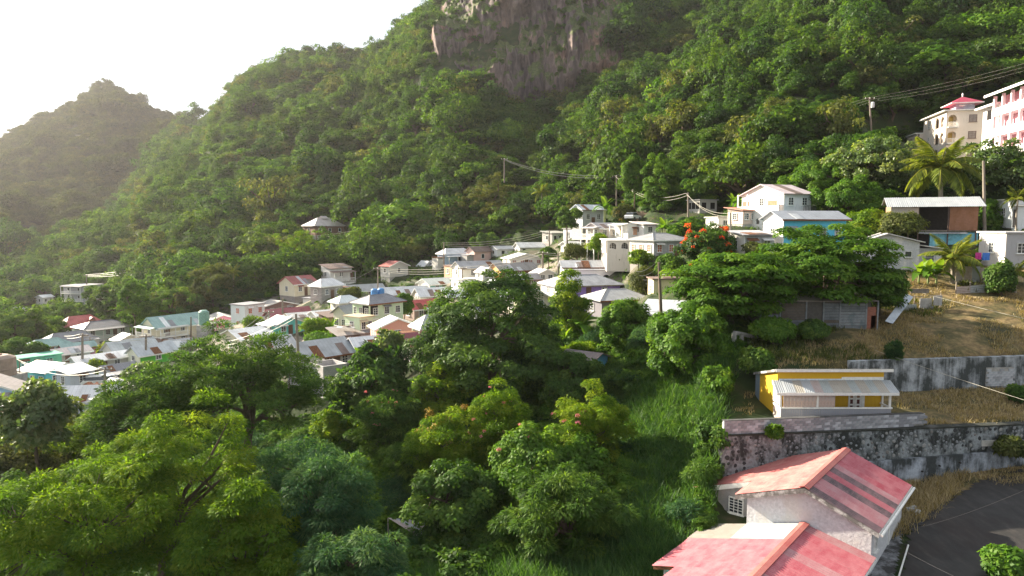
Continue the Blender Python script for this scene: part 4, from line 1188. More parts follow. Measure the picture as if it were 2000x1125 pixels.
    for f in range(fl):
        zc = f * fh + fh * .56
        for n in range(nf):
            x = -W / 2 + W * (n + .5) / nf
            if h.get('balcony') == 'front' and n == 0: continue
            if 'door' in h and n == 0 and nf == 2: x = -W * .28
            if bare:
                MB().box((x, -D / 2 - .006, zc), (1.0, .02, wh * 1.1)).build('opening', HOLE, root)
            else:
                window(root, (x, -D / 2 - .02, zc), min(ww, W / nf * .6), wh, 'f', pane=pane, mull=0 if far else 1, bars=0 if far else 2)
                if not far and rx.random() < .35:
                    MB().slab([(x - .75, -D / 2 - .55, zc + wh * .52), (x + .75, -D / 2 - .55, zc + wh * .52), (x + .75, -D / 2 - .03, zc + wh * .52 + .28), (x - .75, -D / 2 - .03, zc + wh * .52 + .28)], .04).build('window_hood', rx.choice([rm, TRIM, RUST]), root)
        for n in range(nl):
            if D < 2.4 and n: continue
            y = D / 2 - D * (n + .5) / nl
            if bare:
                MB().box((-W / 2 - .006, y, zc), (.02, 1.0, wh * 1.1)).build('opening', HOLE, root)
            else:
                window(root, (-W / 2 - .02, y, zc), min(ww, D / nl * .6), wh, 'l', pane=pane, mull=0 if far else 1, bars=0 if far else 2)
    if 'door' in h or (nf and not bare and fl == 1 and not far and W > 4.5 and not h.get('carport')):
        dm = cmat(h['door'], 'door_paint') if 'door' in h else DOOR
        x = .1 * W if 'door' in h else W * (.5 / max(1, nf)) * (0 if nf % 2 == 0 else 1) * .98
        dh = min(1.95, H * .82)
        MB().box((x, -D / 2 - .022, dh / 2 + .02), (.85, .05, dh)).build('door', dm, root)
    v = h.get('veranda')
    if v == 'front':
        d = 1.6; vr = MB(); z0 = min(H - .25, 2.35)
        vr.slab([(-W / 2 - .2, -D / 2 - d - .2, z0), (W / 2 + .2, -D / 2 - d - .2, z0), (W / 2 + .2, -D / 2 - .004, z0 + .28), (-W / 2 - .2, -D / 2 - .004, z0 + .28)], .07)
        vr.build('veranda_roof', rm, root)
        MB().span(-W / 2, W / 2, -D / 2 - d, -D / 2 - .003, -.18, .02).build('veranda_floor', CONC, root)
        MB().span(-W / 2 + .1, W / 2 - .1, -D / 2 - d + .1, -D / 2 - .103, -3, -.182).build('footing', wm, root)
        for q in range(4):
            x = -W / 2 + .12 + (W - .24) * q / 3
            MB().span(x - .06, x + .06, -D / 2 - d + .05, -D / 2 - d + .17, .021, z0 - .03).build('post', TRIM, root)
        rl = MB(); railing(rl, -W / 2 + .2, W / 2 - .2, -D / 2 - d + .11, .02, .85, int(W / .28)); rl.build('railing', cmat(h['rail'], 'rail_paint') if 'rail' in h else TRIM, root)
    elif v == 'left' or h.get('balcony') == 'left':
        d = 1.3; lv = range(fl) if h.get('balcony') else [fl - 1]
        for f in lv:
            z = f * fh
            MB().span(-W / 2 - d, -W / 2 - .003, -D / 2, D / 2, z - .12, z + .03).build('balcony_floor', TRIM, root)
            rl = MB(); railing(rl, -D / 2 + .05, D / 2 - .05, d - .06, 0, .85, int(D / .25))
            o = rl.build('railing', TRIM, root); o.rotation_euler = (0, 0, -math.pi / 2); o.location = (-W / 2 - d * 2 + .06 + d - .05, 0, z + .031)
            o.location = (-W / 2 - 2 * d + .12 + d, 0, z + .031); o.rotation_euler = (0, 0, math.pi / 2); o.location = (-W / 2 - .06, 0, z + .031)
        for y in (-D / 2 + .1, 0, D / 2 - .1):
            MB().span(-W / 2 - d + .02, -W / 2 - d + .16, y - .07, y + .07, -3, H - .1).build('post', TRIM, root)
        vr = MB().slab([(-W / 2 - d - .25, -D / 2 - .2, H - .12), (-W / 2 - .004, -D / 2 - .2, H + .15), (-W / 2 - .004, D / 2 + .2, H + .15), (-W / 2 - d - .25, D / 2 + .2, H - .12)], .07)
        vr.build('balcony_roof', rm, root)
    elif h.get('balcony') == 'front':
        d = 1.2; z = H * .5
        MB().span(-W / 2, W / 2, -D / 2 - d, -D / 2 - .003, z - .14, z + .02).build('balcony_floor', TRIM, root)
        rl = MB(); railing(rl, -W / 2 + .05, W / 2 - .05, -D / 2 - d + .06, z + .021, .8, int(W / .2)); rl.build('railing', TRIM, root)
        for q in range(4):
            x = -W / 2 + .1 + (W - .2) * q / 3
            MB().span(x - .08, x + .08, -D / 2 - d + .19, -D / 2 - d + .33, -3, H).build('post', TRIM, root)
    if h.get('arches'):
        n = h['arches']; d = 1.1
        sp = [(W * (i + .5) / n if n > 2 or W < 5 else W * (.62 + .22 * i), min(1.3, W / n * .55), .75, 1.25) for i in range(n)]
        if n == 3: sp = [(W * .45, 1.3, .7, 1.2), (W * .56, 1.3, .7, 1.2), (W * .9, 1.5, .5, 1.2)]
        o = arch_panel(W + .02, min(H - .06, 2.7), sp, .16).build('arched_front', sm if side else wm, root)
        o.location = (-W / 2 - .01, -D / 2 - d, 0)
        MB().slab([(-W / 2 - .2, -D / 2 - d - .25, min(H - .05, 2.72)), (W / 2 + .2, -D / 2 - d - .25, min(H - .05, 2.72)), (W / 2 + .2, -D / 2 - .004, min(H, 2.75) + .2), (-W / 2 - .2, -D / 2 - .004, min(H, 2.75) + .2)], .06).build('porch_roof', rm, root)
        MB().span(-W / 2, W / 2, -D / 2 - d + .01, -D / 2 - .003, -3, .0).build('footing', wm, root)
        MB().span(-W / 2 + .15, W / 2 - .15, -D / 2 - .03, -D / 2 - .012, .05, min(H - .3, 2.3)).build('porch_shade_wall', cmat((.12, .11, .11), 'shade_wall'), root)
    if h.get('larch'):
        o = arch_panel(1.5, H + .2, [(.75, .9, .8, 1.5)], .12).build('arched_panel', sm, root)
        o.rotation_euler = (0, 0, -math.pi / 2); o.location = (-W / 2 - .13, .75, 0)
        MB().box((-W / 2 - .008, 0, 1.4), (.012, .96, 1.6)).build('opening', HOLE, root)
    if h.get('porch') == 'right':
        MB().slab([(W / 2 - .2, -D / 2 - .4, H - .35), (W / 2 + 2.2, -D / 2 - .4, H - .75), (W / 2 + 2.2, D / 2, H - .75), (W / 2 - .2, D / 2, H - .35)], .07).build('porch_roof', rm, root)
        for y in (-D / 2 - .2, D / 2 - .3): MB().span(W / 2 + 1.95, W / 2 + 2.07, y, y + .12, -3, H - .84).build('post', TRIM, root)
        MB().span(W / 2 + .1, W / 2 + 1.9, -D / 2 + .4, -D / 2 + .5, .9, 1.0).build('porch_rail', TRIM, root)
    if h.get('carport'):
        MB().box((W * .12, -D / 2 - .01, 1.0), (W * .5, .03, 1.9)).build('opening', HOLE, root)
        MB().slab([(-W * .2, -D / 2 - 1.6, H - .25), (W / 2 + .4, -D / 2 - 1.6, H - .25), (W / 2 + .4, -D / 2 - .5, H - .02), (-W * .2, -D / 2 - .5, H - .02)], .06).build('awning', roof_mat(RWHITE), root)
        for x in (-W * .18, W / 2 + .2): MB().span(x, x + .1, -D / 2 - 1.5, -D / 2 - 1.4, -3, H - .31).build('post', TRIM, root)
    if h.get('dormer'):
        MB().box((W * .2, -D * .28, H + rh * .45), (1.3, 1.2, .8)).build('dormer', cmat((.34, .14, .10), 'dormer_wall'), root)
        MB().slab([(W * .2 - .9, -D * .28 - .8, H + rh * .45 + .3), (W * .2, -D * .28 - .8, H + rh * .45 + .95), (W * .2, -D * .28 + .9, H + rh * .45 + .95), (W * .2 - .9, -D * .28 + .9, H + rh * .45 + .3)], .05)\
            .slab([(W * .2, -D * .28 - .8, H + rh * .45 + .952), (W * .2 + .9, -D * .28 - .8, H + rh * .45 + .3), (W * .2 + .9, -D * .28 + .9, H + rh * .45 + .3), (W * .2, -D * .28 + .9, H + rh * .45 + .952)], .05).build('dormer_roof', rm, root)
    if h.get('gablet'):
        MB().span(-1.0, 1.0, -1.0, 1.0, H + rh * .72, H + rh * .9).slab([(-1.3, -1.2, H + rh * .9), (1.3, -1.2, H + rh * .9), (1.0, 0, H + rh * 1.22), (-1.0, 0, H + rh * 1.22)], .06).slab([(-1.0, 0, H + rh * 1.222), (1.0, 0, H + rh * 1.222), (1.3, 1.2, H + rh * .9), (-1.3, 1.2, H + rh * .9)], .06).build('roof_vent', rm, root)
        for x in (-W / 2, -W / 6, W / 6, W / 2): MB().span(x - .1, x + .1, -D / 2 - .9, -D / 2 - .7, -3, H).build('post', DOOR, root)
    if h.get('stairs'):
        st = MB()
        for q in range(11):
            st.span(W * .05 + q * .28, W * .05 + q * .28 + .3, -D / 2 - 1.1, -D / 2 - .15, fh - (q + 1) * fh / 11 - .1, fh - (q + 1) * fh / 11 + .06)
        st.build('outside_stair', CONC, root)
        hr = MB().tube([(W * .05, -D / 2 - 1.1, fh + .9), (W * .05 + 3.1, -D / 2 - 1.1, .9)], .05, 5).tube([(W * .05, -D / 2 - 1.1, fh + .45), (W * .05 + 3.1, -D / 2 - 1.1, .45)], .04, 5)
        hr.build('handrail', TRIM, root)
        MB().span(-W / 2, W * .05, -D / 2 - 1.2, -D / 2 - .004, fh - .13, fh + .03).build('balcony_floor', TRIM, root)
        rl = MB(); railing(rl, -W / 2 + .05, W * .05, -D / 2 - 1.12, fh + .031, .9, int(W * .55 / .2)); rl.build('railing', TRIM, root)
        MB().slab([(-W / 2 - .2, -D / 2 - 1.5, H - .15), (W * .08, -D / 2 - 1.5, H - .15), (W * .08, -D / 2 - .46, H - .02), (-W / 2 - .2, -D / 2 - .46, H - .02)], .06).build('balcony_roof', roof_mat(OFFW), root)
        for x in (-W / 2 + .1, -W * .2, W * .04): MB().span(x - .06, x + .06, -D / 2 - 1.18, -D / 2 - 1.06, -3, H - .24).build('post', TRIM, root)
        MB().box((-W * .3, -D / 2 - .03, fh + 1.0), (1.0, .06, 1.95)).build('door', DOOR, root)
    if h.get('big87'):
        # long glazed gallery on the lit side, arched ground floor, balcony at the right corner
        o = arch_panel(D, fh - .1, [(D * .30, 1.0, .9, 1.3), (D * .52, .8, 1.1, 1.5), (D * .72, 1.5, .3, 1.2), (D * .9, 1.3, .3, 1.2)], .18).build('arched_wall', sm, root)
        o.rotation_euler = (0, 0, -math.pi / 2); o.location = (-W / 2 - .9, D / 2, 0)
        MB().span(-W / 2 - .9, -W / 2 - .004, -D / 2, D / 2, fh - .1, fh + .06).build('balcony_floor', TRIM, root)
        MB().span(-W / 2 - .9, -W / 2 - .78, -D / 2, D / 2, fh + .061, fh + .95).build('balcony_wall', sm, root)
        for q in range(5):
            y = -D / 2 + .1 + (D - .2) * q / 4
            MB().span(-W / 2 - .9, -W / 2 - .74, y - .09, y + .09, fh + .951, H - .02).build('post', TRIM, root)
        MB().span(-W / 2 - .86, -W / 2 - .80, -D / 2 + .5, -D / 2 + 2.2, fh + .96, fh + 1.7).build('shutter', cmat((.45, .15, .07), 'shutter'), root)
        MB().span(-W / 2 - .86, -W / 2 - .80, D / 2 - 2.6, D / 2 - 1.2, fh + .96, fh + 1.7).build('shutter', cmat((.36, .12, .07), 'shutter'), root)
        MB().span(W * .02, W / 2 - .2, -D / 2 - 1.2, -D / 2 - .004, fh - .1, fh + .05).build('corner_balcony', CONC, root)
        rl = MB(); railing(rl, W * .02, W / 2 - .2, -D / 2 - 1.14, fh + .051, .9, 8); rl.build('railing', STEEL, root)
    if h.get('rtank'):
        for x in (-.2, 1.1):
            t_ = MB().lathe((x, .6, H + rh * .62), [(0, 0), (.55, 0), (.58, .5), (.55, 1.1), (.35, 1.3), (0, 1.35)], 12).build('roof_tank', TANKB, root, True)
    if h.get('terrace'):
        for f in (0,):
            z = fh
            MB().span(-W / 2 - .004, -W / 2 + 1.6, -D / 2 - .012, -D / 2 - .004, z + .95, H - .35).build('opening', HOLE, root)
            MB().span(-W / 2 - .012, -W / 2 - .004, -D / 2 + .05, -D / 2 + 1.7, z + .95, H - .35).build('opening', HOLE, root)
            MB().span(-W / 2 - .05, -W / 2 + .13, -D / 2 - .05, -D / 2 + .13, z + .95, H - .35).build('post', wm, root)
            MB().span(-W / 2 + .05, -W / 2 + 1.7, -D / 2 - .12, -D / 2 - .014, z + .35, z + .5).build('ledge', TRIM, root)
    if h.get('rbox'):
        MB().box((W * .05, -D * .2, H + rh * .8 + .3), (1.5, .6, .45)).build('roof_box', TRIM, root)
        MB().slab([(-W * .05, -D * .48, H + .25), (W * .3, -D * .48, H + .25), (W * .3, -D * .1, H + rh * .72 + .25), (-W * .05, -D * .1, H + rh * .72 + .25)], .06).build('solar_panel', cmat((.10, .14, .24), 'panel_blue'), root)
    if h.get('redthing'):
        MB().box((W / 2 - .5, -D / 2 - 1.14, 1.1), (.7, .1, 1.2)).build('red_panel', cmat((.62, .05, .06), 'red_paint'), root)
    if h.get('junk'):
        rj = random.Random(h['xl'])
        for q in range(6):
            o = MB().box((0, 0, 0), (rj.uniform(.8, 2.2), rj.uniform(.4, 1.0), .06)).build('loose_sheet', rj.choice([RUST, roof_mat(GALV), WOODG]), root)
            o.location = (rj.uniform(-W * .4, W * .4), rj.uniform(-D * .4, 0), H + rh * .5 + .45 + .1 * q); o.rotation_euler = (rj.uniform(-.25, .25), rj.uniform(-.2, .2), rj.uniform(0, 3))
    return root
for h in HOUSES: build_house(h)
# ------------------------------------------------------------------ helpers for the near buildings
def ray(px, py):
    a, b = (px - CX) / F_PX, (CY - py) / F_PX
    return Vector((a, CP + b * SP, -SP + b * CP))
def on_plane(px, py, p0, n):
    d = ray(px, py)
    return d * (Vector(p0).dot(Vector(n)) / d.dot(Vector(n)))
class Frame:
    def __init__(s, o, rz): s.o = Vector(o); s.rz = rz
    def w(s, x, y, z): return s.o + rotz((x, y, z), s.rz)
    def l(s, p): return rotz(Vector(p) - s.o, -s.rz)

def stained(name, base, stain, amount=.5, streak=.15, scale=1.2, warm=None, seed=0.0):
    """Concrete or plaster with dark mould running down it."""
    m, t, out = nodes_of(name)
    tc = t.nodes.new('ShaderNodeTexCoord').outputs['Object']
    n1 = noise(t, scale, 7, .68, tc, (1, 1, streak)); n2 = noise(t, scale * .55, 6, .65, tc); n3 = noise(t, 6, 5, .65, tc)
    ad = N(t, 'ShaderNodeMath', operation='ADD'); t.links.new(n1, ad.inputs[0]); t.links.new(n2, ad.inputs[1])
    c = mixc(t, maprange(t, n3, .3, .75), base, tuple(x * .62 for x in base))
    if warm: c = mixc(t, maprange(t, n2, .55, .75, 0, .6), c, warm)
    lo = 1.12 - amount * .35
    f = maprange(t, ad.outputs[0], lo - .10, lo + .10)
    c = mixc(t, f, c, mixc(t, n3, stain, tuple(x * 2.2 for x in stain)))
    principled(t, out, c, .92, bump(t, n3, .6, .04), spec=.25)
    return m

def sheet_mat(name, col, faded, dirt_amt=.3, rough=.55, streak=(6, .35, 6)):
    m, t, out = nodes_of(name)
    tc = t.nodes.new('ShaderNodeTexCoord').outputs['Object']
    oi = t.nodes.new('ShaderNodeObjectInfo')
    off = N(t, 'ShaderNodeVectorMath', operation='ADD'); t.links.new(tc, off.inputs[0])
    cx_ = t.nodes.new('ShaderNodeCombineXYZ'); mu = N(t, 'ShaderNodeMath', operation='MULTIPLY'); t.links.new(oi.outputs['Random'], mu.inputs[0]); mu.inputs[1].default_value = 40
    t.links.new(mu.outputs[0], cx_.inputs['X']); t.links.new(mu.outputs[0], cx_.inputs['Y']); t.links.new(cx_.outputs[0], off.inputs[1])
    v = off.outputs[0]
    n1 = noise(t, .9, 6, .65, v, (1.6, .8, 1)); n2 = noise(t, 1.0, 7, .7, v, streak); n3 = noise(t, 2.3, 5, .7, v)
    c = mixc(t, maprange(t, n1, .32, .68), col, faded)
    c = mixc(t, maprange(t, n2, .5, .72, 0, .65), c, faded)
    c = mixc(t, maprange(t, n2, .36, .24, 0, .8), c, tuple(x * .45 for x in col))
    c = mixc(t, maprange(t, n3, .60, .74, 0, dirt_amt), c, (.05, .042, .04))
    c = mixc(t, maprange(t, oi.outputs['Random'], 0, 1, 0, .22), c, tuple(x * .7 for x in faded))
    principled(t, out, c, rough, bump(t, n2, .2, .01), spec=.4)
    return m
RED_S = sheet_mat('red_sheet', (.34, .05, .075), (.46, .16, .18), .5)
RED_L = sheet_mat('red_sheet_sunlit', (.38, .085, .085), (.50, .22, .195), .45)  # paler copy of the red sheet: sun on the left slope put into the colour
RED_F = sheet_mat('red_sheet_faded', (.36, .11, .13), (.42, .24, .25), .55)
RED_D = sheet_mat('red_sheet_mouldy', (.055, .045, .05), (.22, .13, .14), .8)
RED_CAP = sheet_mat('red_ridge', (.34, .075, .07), (.42, .16, .14), .3)
ZINC = sheet_mat('zinc_sheet', (.29, .31, .34), (.38, .40, .42), .25, .5)
ZINC_B = sheet_mat('zinc_sheet_brown', (.30, .28, .25), (.36, .33, .28), .3, .6)
ZINC_R = sheet_mat('zinc_sheet_rusty', (.34, .26, .24), (.44, .38, .36), .5, .6)
ZINC_G = sheet_mat('zinc_sheet_greenish', (.27, .29, .28), (.33, .36, .36), .3, .6)
BEIGE_S = sheet_mat('beige_sheet', (.20, .175, .15), (.25, .225, .20), .2, .6)
PLASTIC_S = sheet_mat('pale_plastic_sheet', (.29, .32, .34), (.37, .39, .40), .25, .5)
ROUGH_W = stained('white_rendered_wall', (.66, .66, .68), (.34, .33, .32), -.05, .3)
GREY_R = stained('grey_rendered_wall', (.36, .36, .37), (.22, .21, .20), .35, .5, warm=(.42, .36, .31))
FASCIA = stained('peeling_fascia', (.56, .55, .54), (.10, .095, .09), .55, 1.0, 2.5)

def sheet(root, P0, P1, Q1, Q0, mat, ribs=6, depth=.022, name='roof_sheet', lift=0.0):
    """Corrugated sheet: ribs run from edge P0-P1 (top) to edge Q0-Q1 (bottom)."""
    P0, P1, Q0, Q1 = [Vector(p) for p in (P0, P1, Q0, Q1)]
    n = (P1 - P0).cross(Q0 - P0).normalized()
    if n.z < 0: n = -n
    k = ribs * 2
    A, B = [], []
    for i in range(k + 1):
        u = i / k; h = n * (lift + depth * (i % 2))
        A.append(P0.lerp(P1, u) + h); B.append(Q0.lerp(Q1, u) + h)
    c = (P0 + Q1) / 2
    mb = MB(); mb.quadstrip([a - c for a in A], [b - c for b in B], flip=(P1 - P0).cross(Q0 - P0).z > 0)
    o = mb.build(name, mat, root); o.location = c
    return o

# ------------------------------------------------------------------ house with the two red roofs
def red_house():
    rz = -0.701
    O = Vector((16.407, 37.1, -14.672)); fr = Frame(O, rz)
    root = empty('red_roofed_house', O, rz, 'white house with two faded red ridged roofs beside the dark road', 'house')
    L, wr, dr, sl, kl, yn, sn = 8.677, 3.836, 1.499, 7.939, .36, 2.852, 3.938
    kr = dr / wr
    rj = random.Random(4)
    # right slope: narrow sheets from ridge to eave, mould on those nearest the front
    n = 11
    pick = [RED_D, RED_F, RED_F, RED_D, RED_S, RED_D, RED_F, RED_S, RED_S, RED_S, RED_S]
    for i in range(n):
        y0, y1 = L * i / n - .02, L * (i + 1) / n + .02
        sheet(root, (0.02, y0, 0), (0.02, y1, 0), (wr, y1, -dr), (wr, y0, -dr), pick[i], 4, .040, lift=.012 + .012 * (i % 2))
    # left slope, longer at the back
    nb = 7
    for i in range(nb):
        y0, y1 = yn + (L - yn) * i / nb - .02, yn + (L - yn) * (i + 1) / nb + .02
        m = sl * .52
        sheet(root, (-m + .12, y0, -kl * (m - .12)), (-m + .12, y1, -kl * (m - .12)), (-sl, y1, -kl * sl), (-sl, y0, -kl * sl), RED_L, 4, .034, lift=.010 + .01 * (i % 2))
        sheet(root, (-.02, y0, 0), (-.02, y1, 0), (-m, y1, -kl * m), (-m, y0, -kl * m), RED_L, 4, .034, lift=.03 + .01 * (i % 2))
    for i in range(4):
        y0, y1 = yn * i / 4 - .02, yn * (i + 1) / 4 + .02
        sheet(root, (-.02, y0, 0), (-.02, y1, 0), (-sn, y1, -kl * sn), (-sn, y0, -kl * sn), RED_L, 4, .034, lift=.03 + .01 * (i % 2))
    cap = MB(); cap.slab([(0, -.03, .13), (.28, -.03, .13 - kr * .28), (.28, L + .03, .13 - kr * .28), (0, L + .03, .13)], .05)
    cap.slab([(-.28, -.03, .13 - kl * .28), (0, -.03, .132), (0, L + .03, .132), (-.28, L + .03, .13 - kl * .28)], .05)
    cap.build('ridge_cap', RED_CAP, root)
    deck = MB()
    deck.slab([(.01, .05, -.02), (wr - .03, .05, -dr - .01), (wr - .03, L - .05, -dr - .01), (.01, L - .05, -.02)], .06)
    deck.slab([(-.01, yn, -.02), (-.01, L - .05, -.02), (-sl + .03, L - .05, -kl * sl), (-sl + .03, yn, -kl * sl)], .06)
    deck.slab([(-.01, .05, -.02), (-.01, yn - .003, -.02), (-sn + .03, yn - .003, -kl * sn), (-sn + .03, .05, -kl * sn)], .06)
    deck.build('roof_deck', WOODG, root)
    # fascia boards
    def board(p, q, h, mat=FASCIA, th=.05, name='fascia', dn=.02):
        p, q = Vector(p), Vector(q); d = (q - p); d.z = 0; d.normalize(); s = Vector((-d.y, d.x, 0)) * th
        MB().hexa([p + Vector((0, 0, -h)), q + Vector((0, 0, -h)), q + s + Vector((0, 0, -h)), p + s + Vector((0, 0, -h))],
                  [p + Vector((0, 0, -dn)), q + Vector((0, 0, -dn)), q + s + Vector((0, 0, -dn)), p + s + Vector((0, 0, -dn))]).build(name, mat, root)
    board((-sn, -.02, -kl * sn), (0, -.02, 0), .30); board((0.003, -.02, 0), (wr, -.02, -dr), .26)
    board((-sl, yn - .02, -kl * sl), (-sn - .01, yn - .02, -kl * sn), .34, TRIM)
    board((-sl - .02, L, -kl * sl), (-sl - .02, yn, -kl * sl), .3, TRIM); board((-sn - .02, yn - .03, -kl * sn), (-sn - .02, 0, -kl * sn), .3)
    board((wr + .05, .0, -dr), (wr + .05, L, -dr), .16, TRIM)
    g = MB().tube([(wr + .13, 0, -dr - .1), (wr + .13, L, -dr - .12)], .075, 8); g.build('gutter', TRIM, root)
    # walls
    zb = -7.0; fx0, fx1, fy0, fy1 = -3.35, 3.42, .38, L - .35
    w = MB()
    def gz_(x): return -kr * x - .1 if x > 0 else kl * x - .1
    for y0, y1 in ((fy0, fy0 + .18),):
        w.hexa([(fx0, y0, zb), (0, y0, zb), (0, y1, zb), (fx0, y1, zb)], [(fx0, y0, gz_(fx0)), (0, y0, gz_(0)), (0, y1, gz_(0)), (fx0, y1, gz_(fx0))])
        w.hexa([(0, y0, zb), (fx1, y0, zb), (fx1, y1, zb), (0, y1, zb)], [(0, y0, gz_(0)), (fx1, y0, gz_(fx1)), (fx1, y1, gz_(fx1)), (0, y1, gz_(0))])
    w.span(fx1 - .18, fx1, fy0 + .182, fy1, zb, gz_(fx1) - .02)
    w.span(fx0, fx0 + .18, fy0 + .182, 3.25, zb, gz_(fx0) - .02)
    w.span(-7.35, fx1, fy1 - .18, fy1 + .002, zb, gz_(-7.35) - .02)
    w.build('wall', ROUGH_W, root)
    gw = MB().hexa([(-7.35, 3.25, zb), (fx0 - .003, 3.25, zb), (fx0 - .003, 3.43, zb), (-7.35, 3.43, zb)], [(-7.35, 3.25, -kl * 7.35 - .12), (fx0 - .003, 3.25, gz_(fx0) - .02), (fx0 - .003, 3.43, gz_(fx0) - .02), (-7.35, 3.43, -kl * 7.35 - .12)])
    gw.span(-7.35, -7.17, 3.432, fy1 - .2, zb, -kl * 7.35 - .12)
    gw.build('wing_wall', GREY_R, root)
    # window with bars under the back eave
    nrm = rotz((0, -1, 0), rz)
    a, b = fr.l(on_plane(1424, 968, fr.w(0, 3.25, 0), nrm)), fr.l(on_plane(1452, 1007, fr.w(0, 3.25, 0), nrm))
    window(root, ((a.x + b.x) / 2, 3.23, (a.z + b.z) / 2), abs(b.x - a.x), abs(a.z - b.z), 'f', mull=2, bars=4)
    window(root, (fx1 + .02, 1.2, -dr - 1.0), .5, 1.0, 'r', mull=0, bars=1)
    MB().span(fx1 + .001, fx1 + .05, 4.6, 4.75, -6, -dr - .2).build('downpipe', TRIM, root)
    # lower roof in front
    dz, wr2, dr2, sl2, kl2, yl, yf = -2.225, 3.693, .803, 5.843, .289, 6.472, 9.2
    k2 = dr2 / wr2; y_top = .36
    n = 11
    for i in range(n):
        y0, y1 = y_top - (y_top + yf) * (i + 1) / n - .02, y_top - (y_top + yf) * i / n + .02
        sheet(root, (.02, y0, dz), (.02, y1, dz), (wr2, y1, dz - dr2), (wr2, y0, dz - dr2), RED_S if i % 4 else RED_F, 4, .040, lift=.012 + .012 * (i % 2))
    rows = [(y_top, -.55), (-.55, -1.45), (-1.45, -2.25)] + [(-2.25 - .86 * q, -2.25 - .86 * (q + 1)) for q in range(8)]
    for i, (ya, yb) in enumerate(rows):
        m = 3.25 + (.18 if i > 4 else 0)
        far_x = sl2 if ya > -yl + .3 else 4.55
        up, lo = (PLASTIC_S, BEIGE_S) if i < 3 else (RED_S, RED_S)
        j1, j2 = rj.uniform(-.05, .05), rj.uniform(-.03, .03)
        sheet(root, (-m + .15, yb - .02, dz - kl2 * (m - .15)), (-m + .15, ya + .02, dz - kl2 * (m - .15)), (-far_x + j1, ya + .02, dz - kl2 * (far_x - j1)), (-far_x + j1, yb - .02, dz - kl2 * (far_x - j1)), lo, 4, .034, lift=.008 + .012 * (i % 2))
        sheet(root, (-.02, yb - .02, dz), (-.02, ya + .02, dz), (-m + j2, ya + .02, dz - kl2 * (m - j2)), (-m + j2, yb - .02, dz - kl2 * (m - j2)), up, 4, .034, lift=.034 + .012 * (i % 2))
    cap = MB(); cap.slab([(0, -yf, dz + .14), (.26, -yf, dz + .14 - k2 * .26), (.26, y_top, dz + .14 - k2 * .26), (0, y_top, dz + .14)], .06)
    cap.slab([(-.26, -yf, dz + .14 - kl2 * .26), (0, -yf, dz + .142), (0, y_top, dz + .142), (-.26, y_top, dz + .14 - kl2 * .26)], .06)
    cap.build('ridge_cap', RED_CAP, root)
    dk = MB(); dk.slab([(.01, -yf + .05, dz - .03), (wr2 - .03, -yf + .05, dz - dr2 - .03), (wr2 - .03, y_top - .02, dz - dr2 - .03), (.01, y_top - .02, dz - .03)], .06)
    dk.slab([(-.01, -yf + .05, dz - .03), (-.01, y_top - .02, dz - .03), (-4.5, y_top - .02, dz - kl2 * 4.5 - .03), (-4.5, -yf + .05, dz - kl2 * 4.5 - .03)], .06)
    dk.slab([(-4.503, -yl + .03, dz - kl2 * 4.503 - .03), (-4.503, y_top - .02, dz - kl2 * 4.503 - .03), (-sl2 + .03, y_top - .02, dz - kl2 * sl2 - .02), (-sl2 + .03, -yl + .03, dz - kl2 * sl2 - .02)], .06)
    dk.build('roof_deck', WOODG, root)
    board((-sl2, -yl - .02, dz - kl2 * sl2), (-4.5, -yl - .02, dz - kl2 * 4.5), .22, RUST)
    board((-sl2 - .02, y_top, dz - kl2 * sl2), (-sl2 - .02, -yl, dz - kl2 * sl2), .2, FASCIA); board((wr2 + .05, -yf, dz - dr2), (wr2 + .05, y_top, dz - dr2), .15, TRIM)
    lw = MB(); lw.span(-5.4, -4.1, -yl + .35, .375, zb, dz - kl2 * 5.4 - .15); lw.span(-4.098, 3.3, -yf + .5, .375, zb, dz - max(kl2 * 4.1, dr2) - .12)
    lw.build('lower_wall', stained('pale_blue_grey_wall', (.55, .58, .62), (.25, .25, .26), .2), root)
    MB().box((-4.75, -yl + .33, dz - kl2 * 5.2 - .75), (.9, .05, .8)).build('window', cmat((.25, .62, .66), 'cyan_shutter'), root)
red_house()

